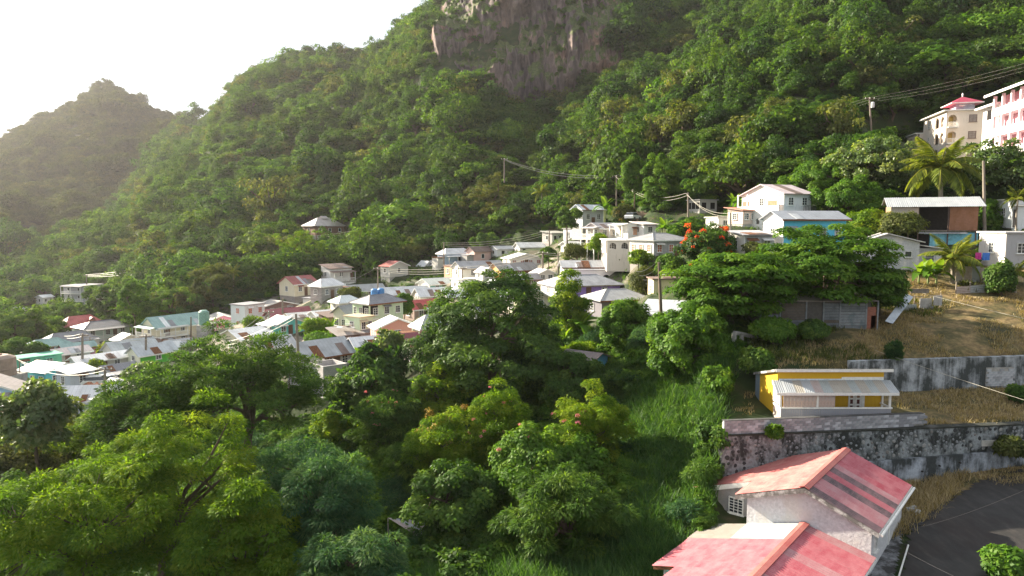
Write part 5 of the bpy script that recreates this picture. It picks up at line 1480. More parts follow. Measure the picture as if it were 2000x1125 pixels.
# ------------------------------------------------------------------ yellow house on the terrace
def yellow_house():
    YM, YV = 49.45, 48.0
    a = at(1516, 812, YM)
    O = Vector((a.x, YM, -14.2))
    root = empty('yellow_house', O, 0, 'yellow wooden house with a patched zinc veranda roof on the walled terrace', 'house')
    Wm = at(1727, 724, YM).x - O.x
    zt = at(1600, 722, YM).z - O.z
    D = 3.5; zbk = zt - 1.0
    YEL = N_ = None
    m, t, out = nodes_of('yellow_boards')
    n1 = noise(t, 1.1, 5, .6); tc = t.nodes.new('ShaderNodeTexCoord').outputs['Object']
    n2 = noise(t, 2.5, 5, .65, tc, (1, 1, .12))
    c = mixc(t, maprange(t, n1, .3, .7), (.66, .40, .025), (.60, .35, .02))
    c = mixc(t, maprange(t, n2, .56, .8, 0, .35), c, (.40, .24, .05))
    principled(t, out, c, .75, spec=.3); YM_ = m
    GREYB = stained('grey_weathered_boards', (.33, .34, .37), (.19, .19, .21), .5, .08, 3.0, warm=(.36, .29, .28))
    PEEL = stained('peeling_white_boards', (.54, .54, .54), (.30, .23, .20), .5, .15, 2.2)
    def boards(x0, x1, z0, z1, y, mat, name, bw=.17, face='f'):
        """Wall of single vertical boards with open joints on a backing sheet."""
        n = max(1, int(round((x1 - x0) / bw)))
        for i in range(n):
            u0, u1 = x0 + (x1 - x0) * i / n + .006, x0 + (x1 - x0) * (i + 1) / n - .006
            zz0, zz1 = (z0, z1) if not callable(z1) else (z0, z1((u0 + u1) / 2))
            mb = MB()
            if face == 'f': mb.span(u0, u1, y - .02, y, zz0, zz1); c = ((u0 + u1) / 2, y, (zz0 + zz1) / 2)
            else: mb.span(y - .02, y, u0, u1, zz0, zz1); c = (y, (u0 + u1) / 2, (zz0 + zz1) / 2)
            for k in range(len(mb.v)): mb.v[k] = tuple(Vector(mb.v[k]) - Vector(c))
            o = mb.build(name, mat, root); o.location = c
    # body
    body = MB().hexa([(.02, .02, -.6), (Wm - .02, .02, -.6), (Wm - .02, D, -.6), (.02, D, -.6)], [(.02, .02, zt - .1), (Wm - .02, .02, zt - .1), (Wm - .02, D, zbk - .1), (.02, D, zbk - .1)])
    body.build('wall', YM_, root)
    boards(0, Wm, .02, zt - .12, .018, YM_, 'board', .30)
    boards(.03, D, -.2, lambda y: zt - .14 - (zt - zbk) * y / D, .018, YM_, 'board', .32, 'l')
    MB().span(-.02, .02, D + .002, D + .9, -.4, zbk - .1).build('back_panel', stained('blue_grey_sheet', (.20, .27, .33), (.12, .15, .18), .4), root)
    # main roof falling to the back
    k = (zt - zbk) / D
    n = 11
    for i in range(n):
        x0, x1 = -.22 + (Wm + .75) * i / n, -.22 + (Wm + .75) * (i + 1) / n + .03
        sheet(root, (x0, -.25, zt + k * .25), (x1, -.25, zt + k * .25), (x1, D + .9, zbk - k * .9), (x0, D + .9, zbk - k * .9), ZINC if i % 3 else ZINC_G, 5, .025, lift=.02 + .01 * (i % 2))
    MB().span(-.22, Wm + .53, -.30, -.25, zt - .12, zt + .07).build('fascia', TRIM, root)
    MB().hexa([(-.25, -.25, zt - .1), (-.222, -.25, zt - .1), (-.222, D + .8, zbk - .32), (-.25, D + .8, zbk - .32)], [(-.25, -.25, zt + .08), (-.222, -.25, zt + .08), (-.222, D + .8, zbk - .14), (-.25, D + .8, zbk - .14)]).build('fascia', FASCIA, root)
    # veranda
    dv = YM - YV
    xa, xb = at(1525, 800, YV).x - O.x, at(1741, 800, YV).x - O.x
    zw = at(1600, 743, YM).z - O.z; ze = at(1600, 768, YV - .25).z - O.z
    ra, rb = at(1518, 768, YV - .25).x - O.x, at(1756, 768, YV - .25).x - O.x
    ta, tb = at(1509, 744, YM).x - O.x, at(1737, 744, YM).x - O.x
    mats = [ZINC, ZINC, ZINC_B, ZINC, ZINC_R, ZINC_G, ZINC_B, ZINC_B, ZINC_G, ZINC_B, ZINC_G, ZINC_B, PLASTIC_S]
    n = len(mats)
    for i in range(n):
        u0, u1 = i / n, (i + 1) / n + .006
        P0, P1 = Vector((ta, -.02, zw)).lerp(Vector((tb, -.02, zw)), u0), Vector((ta, -.02, zw)).lerp(Vector((tb, -.02, zw)), u1)
        Q0, Q1 = Vector((ra, -dv - .25, ze)).lerp(Vector((rb, -dv - .25, ze)), u0), Vector((ra, -dv - .25, ze)).lerp(Vector((rb, -dv - .25, ze)), u1)
        sheet(root, P0, P1, Q1, Q0, mats[i], 5, .025, 'veranda_sheet', lift=.02 + .012 * (i % 2))
    MB().slab([(ra, -dv - .24, ze - .015), (rb, -dv - .24, ze - .015), (tb, -.03, zw - .015), (ta, -.03, zw - .015)], .05).build('veranda_deck', WOODG, root)
    MB().span(ra, rb, -dv - .31, -dv - .25, ze - .16, ze + .03).build('fascia', TRIM, root)
    MB().hexa([(ra - .05, -dv - .27, ze - .14), (ra, -dv - .27, ze - .14), (ta, -.02, zw - .14), (ta - .05, -.02, zw - .14)], [(ra - .05, -dv - .27, ze + .05), (ra, -dv - .27, ze + .05), (ta, -.02, zw + .05), (ta - .05, -.02, zw + .05)]).build('fascia', TRIM, root)
    MB().span(.1, Wm - .02, -.05, -.003, zw + .03, zw + .13).build('flashing', cmat((.55, .62, .70), 'flashing'), root)
    MB().span(Wm * .6, Wm - .05, -.06, -.052, zw + .06, zw + .27).build('flashing_board', TRIM, root)
    zs = at(1600, 797, YV).z - O.z
    def at_x(px): return at(px, 790, YV).x - O.x
    MB().span(xa - .05, xb + .05, -dv - .05, -dv + .1, zs - .05, zs + .05).build('sill_rail', TRIM, root)
    MB().span(xa - .02, xa + .08, -dv + .102, -.02, zs - .05, zs + .05).build('sill_rail', TRIM, root)
    MB().span(xb - .08, xb + .02, -dv + .102, -.02, zs - .05, zs + .05).build('sill_rail', TRIM, root)
    boards(xa, xb, -.3, zs - .052, -dv + .03, GREYB, 'board', .17)
    boards(-dv + .04, -.02, -.3, zs - .052, xa + .03, stained('peach_boards', (.52, .40, .35), (.40, .33, .30), .4, .1), 'board', .2, 'l')
    boards(at_x(1530), at_x(1594), zs + .06, ze - .17, -dv + .03, PEEL, 'board', .26)
    boards(at_x(1599), at_x(1631), zs + .06, ze - .17, -dv + .03, PEEL, 'board', .26)
    for px in (1524.5, 1596.5, 1738):
        x = at_x(px); MB().span(x - .07, x + .07, -dv - .03, -dv + .09, zs + .051, ze - .03).build('post', TRIM, root)
    MB().span(Wm - .14, Wm - .02, -.13, -.01, 0, zw - .2).build('post', TRIM, root)
    # side shutter, french doors
    o = MB()
    for q in range(9): o.box((-.06, .45 - .0, zs + .12 + q * .14), (.04, .9, .115))
    for y in (-.02, .92): o.span(-.09, -.03, y - .04, y + .04, zs + .02, zs + 1.36)
    o.build('louvre_shutter', TRIM, root).location = (0, -.45, 0)
    d0, d1 = at(1656, 790, YM).x - O.x, at(1682, 790, YM).x - O.x
    for q in range(2):
        x0 = d0 + (d1 - d0) * q / 2; x1 = x0 + (d1 - d0) / 2 - .03
        lf = MB(); w = x1 - x0
        lf.span(x0, x0 + .12, -.07, -.01, .05, 2.05); lf.span(x1 - .12, x1, -.07, -.01, .05, 2.05)
        for z in (.05, .5, .95, 1.4, 1.85): lf.span(x0 + .12, x1 - .12, -.065, -.012, z, z + .12)
        dr = lf.build('door', TRIM, root)
        for z in (.17, .62, 1.07, 1.52): MB().span(x0 + .125, x1 - .125, -.045, -.03, z + .003, z + .327).build('pane', cmat((.10, .03, .025), 'door_pane') if z < 1.4 else cmat((.30, .16, .09), 'door_pane'), dr)
    MB().span(d1 + .01, d1 + .22, -.04, -.003, .05, 2.1).build('door_frame', TRIM, root)
yellow_house()

# ------------------------------------------------------------------ stone and block walls of the terraces
def wall_line(px0, Y0, px1, Y1, z, py=840):
    a, b = at(px0, py, Y0), at(px1, py, Y1)
    return Vector((a.x, a.y, z)), Vector((b.x, b.y, z))

def stone_wall():
    P, Q = wall_line(1411, 45.0, 2090, 49.6, 0)
    d = (Q - P); Lw = d.length; rz = math.atan2(d.y, d.x)
    zt = -14.12
    root = empty('retaining_wall', (P.x, P.y, zt), rz, 'long black stained rubble stone retaining wall above the dark road', 'wall')
    root.rotation_euler = (0, .016, rz)
    m = stained('rubble_mortar', (.33, .36, .37), (.022, .025, .024), .34, .5, 1.1)
    MB().span(0, Lw, .0, .6, -6.5, -.1).build('wall', m, root)
    MB().span(-.03, Lw, -.06, .63, -.098, .0).build('capping', stained('mossy_capping', (.10, .10, .095), (.02, .022, .018), .6), root)
    pl = stained('plaster_band', (.43, .47, .53), (.03, .034, .035), .38, .22, .62)
    x1 = 8.2
    MB().hexa([(x1, -.32, -6.5), (Lw, -.32, -6.5), (Lw, -.003, -6.5), (x1, -.003, -6.5)], [(x1, -.22, -2.35), (Lw, -.22, -1.75), (Lw, -.003, -1.75), (x1, -.003, -2.35)]).build('plaster_band', pl, root)
    # individual stones standing proud of the mortar
    rs = random.Random(12)
    shapes = []
    for q in range(9):
        mb = MB(); nn = rs.choice([6, 7, 8])
        rr = [(math.cos(2 * math.pi * k / nn) * rs.uniform(.75, 1.1), math.sin(2 * math.pi * k / nn) * rs.uniform(.6, 1.0)) for k in range(nn)]
        back = [(x, .3, z) for x, z in rr]; mid = [(x * .95, -.05, z * .95) for x, z in rr]; frn = [(x * .62, -.24, z * .62) for x, z in rr]
        mb.quadstrip(back + back[:1], mid + mid[:1], flip=True); mb.quadstrip(mid + mid[:1], frn + frn[:1], flip=True); mb.poly(frn)
        shapes.append(mb)
    DARKS = [simple_mat('dark_stone', (.045, .047, .05), .9, .3, 6, .5), simple_mat('grey_stone', (.23, .24, .25), .9, .3, 6, .4), simple_mat('brown_stone', (.18, .17, .16), .9, .3, 6, .4), simple_mat('pale_stone', (.27, .27, .26), .9, .3, 6, .3)]
    meshes = [[s.mesh('stone', mt) for mt in DARKS] for s in shapes]
    placed = []
    tries = 0
    stuff = MB()
    def put(x, z, r):
        for (a, b, c) in placed:
            if abs(a - x) < (r + c) * 1.02 and abs(b - z) < (r + c) * .86: return False
        placed.append((x, z, r)); return True
    cand = []
    while tries < 9000:
        tries += 1
        x = rs.uniform(.15, Lw - .2); z = rs.uniform(-4.6, -.25)
        if x > x1 - .2 and z < -2.3 + (x - x1) / (Lw - x1) * .6 + .15: continue
        r = rs.uniform(.10, .20) * (1.15 if x < 2.2 else .78 if x < 7 else 1.0)
        if put(x, z, r): cand.append((x, z, r))
    cand.sort(key=lambda c: -c[2])
    for i, (x, z, r) in enumerate(cand):
        zone = vnoise(np.array([x * .6]), np.array([z * .9]), seed=4)[0]
        if x > 15: wts = [.3, .4, .1, .2]
        elif x < 2.4: wts = [.7, .2, .1, 0]
        elif zone > .1 and z > -1.6: wts = [.5, .25, .15, .10]
        else: wts = [.10, .55, .15, .20]
        mt = rs.choices(range(4), wts)[0]
        s = rs.randrange(9)
        if i < 300:
            o = bpy.data.objects.new('stone', meshes[s][mt]); o.location = (x, -.005, z); o.scale = (r, .16, r); o.rotation_euler = (0, rs.uniform(0, 6.28), 0)
            link(o, root)
        else:
            t = rs.uniform(0, 6.28); i0 = len(stuff.v)
            for v in shapes[s].v:
                vx, vz = v[0] * r, v[2] * r
                stuff.v.append((x + vx * math.cos(t) - vz * math.sin(t), -.005 + v[1] * .16, z + vx * math.sin(t) + vz * math.cos(t)))
            stuff.f += [tuple(k + i0 for k in f) for f in shapes[s].f]
    if stuff.f: stuff.build('small_stones', DARKS[1], root, kind='stuff')
    # pale plaque left in the stonework
    for q, x in enumerate((Lw * .735, Lw * .735 + .42, Lw * .735 + .84)):
        MB().box((x, -.08, -1.32), (.40, .1, .42)).build('block', cmat((.50, .48, .44), 'pale_block'), root)
    for x, z in ((Lw * .60, -2.75), (Lw * .66, -2.6), (Lw * .55, -3.1)):
        MB().tube([(x, -.36, z), (x, -.2, z)], .06, 8).build('weep_hole', HOLE, root)
stone_wall()

def block_courses(root, L, rows, z0, rng, mats, skip=lambda i, r: False, bw=.42, bh=.205, th=.2, slope=0.0):
    me = {}
    for mi, m in enumerate(mats):
        for half in (0, 1):
            w = bw - .014 if not half else bw / 2 - .014
            b = MB(); b.hexa([(-w / 2, -th / 2, -bh / 2 + .006), (w / 2, -th / 2, -bh / 2 + .006), (w / 2, th / 2, -bh / 2 + .006), (-w / 2, th / 2, -bh / 2 + .006)],
                             [(-w / 2, -th / 2, bh / 2 - .006), (w / 2, -th / 2, bh / 2 - .006), (w / 2, th / 2, bh / 2 - .006), (-w / 2, th / 2, bh / 2 - .006)])
            me[mi, half] = b.mesh('block', m)
    n = int(L / bw)
    for r in range(rows):
        for i in range(n + 1):
            x = (i + (.5 if r % 2 == 0 else 0)) * bw
            half = 0
            if r % 2 and i == 0: x, half = bw * .25, 1
            if x > L - bw * .4: continue
            if skip(x / L, r): continue
            o = bpy.data.objects.new('block', me[rng.choices(range(len(mats)), [5, 4, 2][:len(mats)])[0], half])
            o.location = (x, rng.uniform(-.008, .008), z0 + (r + .5) * bh + slope * x)
            link(o, root)
BLK = [stained('block_grey', (.235, .265, .285), (.15, .15, .16), .4, 1, 3), stained('block_mid', (.29, .325, .345), (.2, .2, .21), .4, 1, 3), stained('block_pale', (.41, .45, .48), (.28, .28, .3), .3, 1, 3)]
def terrace_block_wall():
    P, Q = wall_line(1414, 45.1, 1814, 47.95, -14.12)
    d = Q - P; L = d.length; rz = math.atan2(d.y, d.x)
    root = empty('block_wall', P, rz, 'low grey concrete block wall in front of the yellow house', 'wall')
    root.rotation_euler = (0, .016, rz)
    MB().span(.03, L - .25, .22, .34, .0, .8).build('backing', CONC, root)
    rng = random.Random(3)
    block_courses(root, L, 5, .0, rng, BLK, lambda u, r: u > .985 - .012 * (4 - r) and r % 2 == 0, bh=.185)
    for o in root.children:
        if o.name.startswith('block'): o.location.y += .12
    MB().span(-.02, L - .5, .0, .36, .93, .96).build('top_course', stained('dark_coping', (.12, .12, .12), (.04, .04, .04), .5), root)
terrace_block_wall()

def upper_wall():
    P, Q = wall_line(1662, 55.35, 2090, 58.3, -11.15, 720)
    d = Q - P; L = d.length; rz = math.atan2(d.y, d.x)
    root = empty('concrete_wall', P, rz, 'long pale concrete retaining wall streaked with black mould behind the yellow house', 'wall')
    MB().span(0, L, 0, .5, -3.6, 0).build('wall', stained('streaked_concrete', (.44, .47, .50), (.035, .04, .04), .36, .10, .8), root)
    rng = random.Random(8)
    pt = at(1925, 770, 57.0)
    u = (Vector((pt.x, pt.y, 0)) - Vector((P.x, P.y, 0))).length
    sub = MB().span(u, u + 2.6, -.06, -.003, -2.5, -.9); sub.build('patch_backing', CONC, root)
    k0 = len(root.children)
    me = [MB().box((0, 0, 0), (.41, .09, .195)).mesh('block', m) for m in BLK]
    for r in range(7):
        for i in range(6):
            x = u + .2 + i * .425 + (.2 if r % 2 else 0)
            if r > 5 and i in (1, 2, 4): continue
            o = bpy.data.objects.new('block', me[rng.choice([1, 2, 2])]); o.location = (x, -.09 + rng.uniform(-.01, .01), -2.4 + r * .21); link(o, root)
upper_wall()

# ------------------------------------------------------------------ villas above
def red_pavilion_villa():
    c = at(1850, 217, 125.0)
    rz = math.radians(-13)
    H = 8.9; O = Vector((c.x, c.y, c.z - H))
    root = empty('villa', O, rz, 'cream villa with arched balconies and a small crimson pavilion roof', 'villa')
    CW = wall_mat((.70, .62, .54)); RF = cmat((.38, .045, .085), 'crimson_roof')
    W, D = 12.5, 11.6; fh = 2.9
    MB().span(1.9, W, .0, D, -4, H - .02).build('wall', CW, root)
    MB().span(.95, 1.898, 1.5, D, -4, H - .02).build('wall', CW, root)
    # lit side: arched galleries on two floors
    for f in range(3):
        z = f * fh + .2
        ops = [(D * .1, 1.4, .9, 1.55), (D * .22, 1.4, .9, 1.55), (D * .42, 1.7, .3, 1.45), (D * .80, .9, .9, 1.6)]
        o = arch_panel(D, fh, [(2.0, 1.7, .35, 1.4), (4.5, 1.9, .35, 1.4)], .22).build('arched_wall', CW, root)
        o.rotation_euler = (0, 0, math.pi / 2); o.location = (.22, .0, z)
        window(root, (-.02, 8.4, z + 1.55), .95, 1.2, 'l')
        MB().span(.222, .94, .23, D, z - .12, z).build('gallery_floor', TRIM, root)
        # corner arch with balcony on the front
        o = arch_panel(1.9, fh, [(.95, 1.35, .05, 1.55)], .2).build('arched_wall', CW, root); o.location = (.0, .0, z)
        MB().span(.1, 1.8, -.7, -.003, z - .1, z + .05).build('balcony_floor', TRIM, root)
        rl = MB(); railing(rl, .12, 1.78, -.64, z + .051, .85, 9); rl.build('railing', TRIM, root)
        MB().box((1.1, 1.48, z + 1.1), (.9, .03, 2.0)).build('door', cmat((.45, .33, .10), 'yellow_door'), root)
        for x in (4.2, 7.6): window(root, (x, -.02, z + 1.5), 1.25, 1.3, 'f', mat_f=cmat((.22, .16, .14), 'brown_frame'), pane=cmat((.30, .26, .24), 'curtain'), mull=1, bars=2)
    # roofs
    r = MB(); r.span(-.7, W + .5, -.6, D + .5, H, H + .16); r.build('eave_slab', TRIM, root)
    r = MB(); A, B = (3.0, 4.5, H + 1.0), (W - 4, 4.6, H + 1.0)
    cs = [(-.6, -.5, H + .165), (W + .4, -.5, H + .165), (W + .4, D + .4, H + .165), (-.6, D + .4, H + .165)]
    r.poly([cs[0], cs[1], B, A]).poly([cs[1], cs[2], B]).poly([cs[2], cs[3], A, B]).poly([cs[3], cs[0], A]); r.build('roof', RF, root)
    MB().span(1.8, 4.8, 1.2, 4.2, H + .3, H + 1.35).build('pavilion_wall', cmat((.46, .52, .60), 'pavilion_wall'), root)
    MB().span(.7, 5.9, .1, 5.3, H + 1.352, H + 1.5).build('pavilion_eave', TRIM, root)
    p = MB(); ap = (3.3, 2.7, H + 2.9); q = [(.75, .15, H + 1.502), (5.85, .15, H + 1.502), (5.85, 5.25, H + 1.502), (.75, 5.25, H + 1.502)]
    for i in range(4): p.poly([q[i], q[(i + 1) % 4], ap])
    p.build('pavilion_roof', RF, root)
    MB().lathe(ap, [(.12, -.1), (.12, .25), (.2, .3), (.0, .7)], 8).build('finial', TRIM, root)
    MB().lathe((2.3, -.2, H + .7), [(0, 0), (.4, .1), (.5, .2), (0, .22)], 12).build('satellite_dish', TRIM, root)
    # lower wing further back
    MB().span(-.6, 6, D + .02, D + 6.5, -5, H - 2.5).build('wing_wall', CW, root)
    MB().slab([(-1.4, D + .01, H - 2.3), (6.4, D + .01, H - 2.3), (6.4, D + 7.1, H - 2.3), (-1.4, D + 7.1, H - 2.3)], .2).build('wing_roof', TRIM, root)
    o = arch_panel(6.4, 2.5, [(1.2, 1.3, .3, 1.3), (3.0, 1.3, .3, 1.3)], .2).build('arched_wall', CW, root); o.rotation_euler = (0, 0, math.pi / 2); o.location = (-.9, D + .05, H - 5.1)
red_pavilion_villa()

def pink_villa():
    a, b = at(1938, 186, 114.4), at(2000, 163, 105.0)
    d = (b - a); rz = math.atan2(d.y, d.x) + math.radians(0)
    H = 10.6; O = Vector((a.x, a.y, a.z - H))
    root = empty('pink_villa', O, rz, 'bright white villa with pink walled balconies at the right edge', 'villa')
    WM = wall_mat((.80, .77, .77)); PK = cmat((.66, .38, .44), 'pink_wall')
    L, Dp, fh = 17.0, 9.0, 3.3
    MB().span(.6, L, 1.7, Dp, -4, H - .2).build('wall', PK, root)
    for f in range(3):
        z = f * fh + .65 - fh * .0
        MB().span(.3, L, .0, 1.695, z - .25, z).build('balcony_floor', WM, root)
        MB().span(.3, L, .0, .14, z + .001, z + 1.0).build('balcony_wall', WM, root)
        for q in range(6):
            x = .4 + 2.7 * q
            MB().span(x, x + .4, .02, .42, z + 1.002, z + fh - .252).build('column', WM, root)
    MB().slab([(-.7, -.8, H - .05), (L, -.8, H - .05), (L, Dp * .5, H + 1.9), (.6, Dp * .5, H + 1.9)], .12).build('roof', cmat((.44, .09, .12), 'villa_roof'), root)
    MB().span(-.75, L, -.9, -.802, H - .32, H + .06).build('fascia', WM, root)
    MB().span(-5.5, -.02, 1.2, Dp, -5, H - 1.3).build('wing_wall', WM, root)
    MB().slab([(-6.4, .2, H - 1.2), (.2, .2, H - 1.2), (.2, Dp, H - .3), (-6.4, Dp, H - .3)], .3).build('wing_roof', WM, root)
    MB().box((-3.3, 1.18, H - 2.7), (1.5, .03, 1.6)).build('opening', HOLE, root)
    MB().box((-1.2, 1.18, H - 2.6), (.6, .03, .9)).build('window', cmat((.6, .24, .33), 'pink_shutter'), root)
pink_villa()

# ------------------------------------------------------------------ white gabled house, hut and shanties on the right
def white_gable_house():
    Y = 79.0; k = Y / F_PX
    O = at(1740, 528, Y); rz = -math.atan2(O.x, O.y) + math.radians(6)
    root = empty('white_house', O, rz, 'white gable fronted house with a big square window above the dry slope', 'house')
    W, D = 6.9, 8.0; Hl = 3.35; rh = .95
    wm = stained('clean_white_wall', (.66, .66, .69), (.45, .43, .42), .15, .3)
    x0, x1, xa = -W * .62, W * .40, -.15 * W + .55
    w = MB(); w.hexa([(x0, 0, -3), (x1, 0, -3), (x1, D, -3), (x0, D, -3)], [(x0, 0, Hl - .5), (x1, 0, Hl - .1), (x1, D, Hl - .1), (x0, D, Hl - .5)])
    w.build('wall', wm, root)
    g = MB(); g.hexa([(x0, .0, Hl - .502), (x1, .0, Hl - .102), (x1, .2, Hl - .102), (x0, .2, Hl - .502)], [(xa - .02, 0, Hl + rh - .1), (xa + .02, 0, Hl + rh - .1), (xa + .02, .2, Hl + rh - .1), (xa - .02, .2, Hl + rh - .1)])
    g.build('gable', wm, root)
    rm = roof_mat((.62, .60, .58))
    MB().slab([(x0 - .9, -.5, Hl - .72), (xa, -.5, Hl + rh), (xa, D + .4, Hl + rh), (x0 - .9, D + .4, Hl - .72)], .1).build('roof', rm, root)
    MB().slab([(xa, -.5, Hl + rh + .002), (x1 + .5, -.5, Hl - .02), (x1 + .5, D + .4, Hl - .02), (xa, D + .4, Hl + rh + .002)], .1).build('roof', rm, root)
    MB().span(x1 + .002, x1 + 2.4, .8, D - .5, -3, Hl - .75).build('side_room', stained('lilac_white_wall', (.56, .56, .62), (.4, .4, .4), .15), root)
    MB().slab([(x1 - .1, .3, Hl - .35), (x1 + 2.8, .3, Hl - .78), (x1 + 2.8, D, Hl - .78), (x1 - .1, D, Hl - .35)], .1).build('side_roof', rm, root)
    MB().span(x0, x1, -.012, -.002, 2.32, 2.36).build('wall_seam', cmat((.5, .5, .5), 'seam'), root)
    window(root, (xa - .02, -.02, 1.55), 1.4, 1.3, 'f', mull=1, bars=1, pane=cmat((.17, .17, .18), 'curtain_grey'))
    window(root, (xa + 2.15, -.02, 1.9), .72, .7, 'f', mull=0, bars=0)
    window(root, (x1 + 1.15, .78, 1.2), .95, 1.3, 'f', mull=0, bars=3, pane=cmat((.12, .13, .15), 'louvre'))
white_gable_house()

def zinc_hut():
    Y = 86.0
    O = at(1815, 440, Y); rz = -math.atan2(O.x, O.y) + math.radians(9)
    root = empty('hut', O, rz, 'open plywood hut under a long zinc roof below the coconut palm', 'hut')
    W, D, H = 9.2, 5.0, 2.35
    rm = ZINC
    n = 12
    for i in range(n):
        a, b = -W / 2 - .5 + (W + 1.2) * i / n, -W / 2 - .5 + (W + 1.2) * (i + 1) / n + .03
        sheet(root, (a, .6, H + 1.15), (b, .6, H + 1.15), (b, -D / 2 - .5, H - .12), (a, -D / 2 - .5, H - .12), rm, 4, .03, lift=.01 * (i % 2))
    MB().slab([(-W / 2 - .5, .6, H + 1.14), (W / 2 + .7, .6, H + 1.14), (W / 2 + .7, D / 2 + .4, H + .3), (-W / 2 - .5, D / 2 + .4, H + .3)], .06).build('roof', ZINC_G, root)
    MB().span(-W / 2, -W / 2 + 3.0, -D / 2, -D / 2 + .1, -.6, H - .15).build('wall', stained('dirty_white_panel', (.52, .48, .44), (.3, .25, .22), .4), root)
    MB().span(-W / 2 - .02, -W / 2 + .08, -D / 2 + .102, D / 2, -.6, H).build('side_wall', cmat((.34, .20, .13), 'brown_side'), root)
    MB().span(-W / 2 + 3.0, W / 2 - .2, D / 2 - .2, D / 2, -.6, H).build('back_wall', cmat((.03, .028, .026), 'painted_shade_wall'), root)  # shade inside the open hut is put into the near-black colour
    MB().span(-W / 2 + .1, W / 2, -D / 2 + .12, D / 2 - .21, -.75, -.6).build('floor', WOODG, root)
    MB().span(W / 2 - 2.9, W / 2, -D / 2 - .02, -D / 2 + .06, -.6, H - .15).build('plywood_panel', stained('plywood', (.27, .13, .07), (.16, .08, .05), .4, .3, 1.5), root)
    for x in (-W / 2 + 3.05, -W / 2 + 6.2, W / 2 - .1):
        MB().span(x - .07, x + .07, -D / 2 + .07, -D / 2 + .2, -4, H - .12).build('post', cmat((.09, .06, .05), 'dark_post'), root)
    window(root, (-W / 2 + 1.5, -D / 2 - .02, .9), .9, 1.1, 'f', mull=0, bars=2)
    l = MB().span(-.2, W / 2 + .2, -D / 2 + .4, D / 2 - .6, -3.6, -.9); l.build('turquoise_room', cmat((.20, .52, .66), 'turquoise_boards'), root)
    MB().slab([(-1.6, -D / 2 - .4, -.95), (W / 2 - 1, -D / 2 - .4, -.95), (W / 2 - 1, -D / 2 + .5, -.8), (-1.6, -D / 2 + .5, -.8)], .06).build('lower_roof', roof_mat(GALV), root)
    MB().box((-.9, -D / 2 + .35, -2.2), (1.2, .04, 2.2)).build('opening', HOLE, root)
zinc_hut()

def plank_shanty():
    Y = 62.5
    a, b = at(1478, 650, Y), at(1700, 650, Y)
    rz = math.atan2(b.y - a.y, b.x - a.x)
    O = Vector((a.x, a.y, -9.5))
    root = empty('shanty', O, rz, 'grey plank shanty with a red brown door in the shade of the big almond tree', 'shanty')
    L = (b - a).length
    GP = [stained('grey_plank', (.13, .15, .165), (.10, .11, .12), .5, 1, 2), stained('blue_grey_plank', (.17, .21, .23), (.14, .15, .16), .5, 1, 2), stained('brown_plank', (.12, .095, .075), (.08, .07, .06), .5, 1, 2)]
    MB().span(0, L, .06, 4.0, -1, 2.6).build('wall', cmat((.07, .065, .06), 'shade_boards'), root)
    rj = random.Random(6)
    seg = [(0.2, 2.0, 2), (2.3, 4.4, 2), (6.2, 7.6, 0), (7.65, 10.0, 1)]
    for x0, x1, mi in seg:
        for q in range(11):
            z = -.5 + q * .26
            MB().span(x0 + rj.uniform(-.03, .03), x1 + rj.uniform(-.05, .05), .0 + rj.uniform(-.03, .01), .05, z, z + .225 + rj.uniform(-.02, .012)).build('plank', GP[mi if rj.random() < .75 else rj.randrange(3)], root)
    for x in (2.1, 4.5, 6.1, 7.62, 10.05, 11.1):
        MB().span(x - .06, x + .06, -.06, .058, -.9, 2.6).build('post', GP[1], root)
    MB().span(10.15, 10.95, .0, .055, -.4, 2.0).build('door', cmat((.24, .085, .055), 'red_brown_door'), root)
    MB().span(11.2, L, .0, .05, -.4, 1.2).build('rusty_panel', RUST, root)
    MB().slab([(-.4, -.5, 2.62), (L + .3, -.5, 2.62), (L + .3, 4.3, 3.1), (-.4, 4.3, 3.1)], .06).build('roof', roof_mat((.24, .2, .19)), root)
plank_shanty()
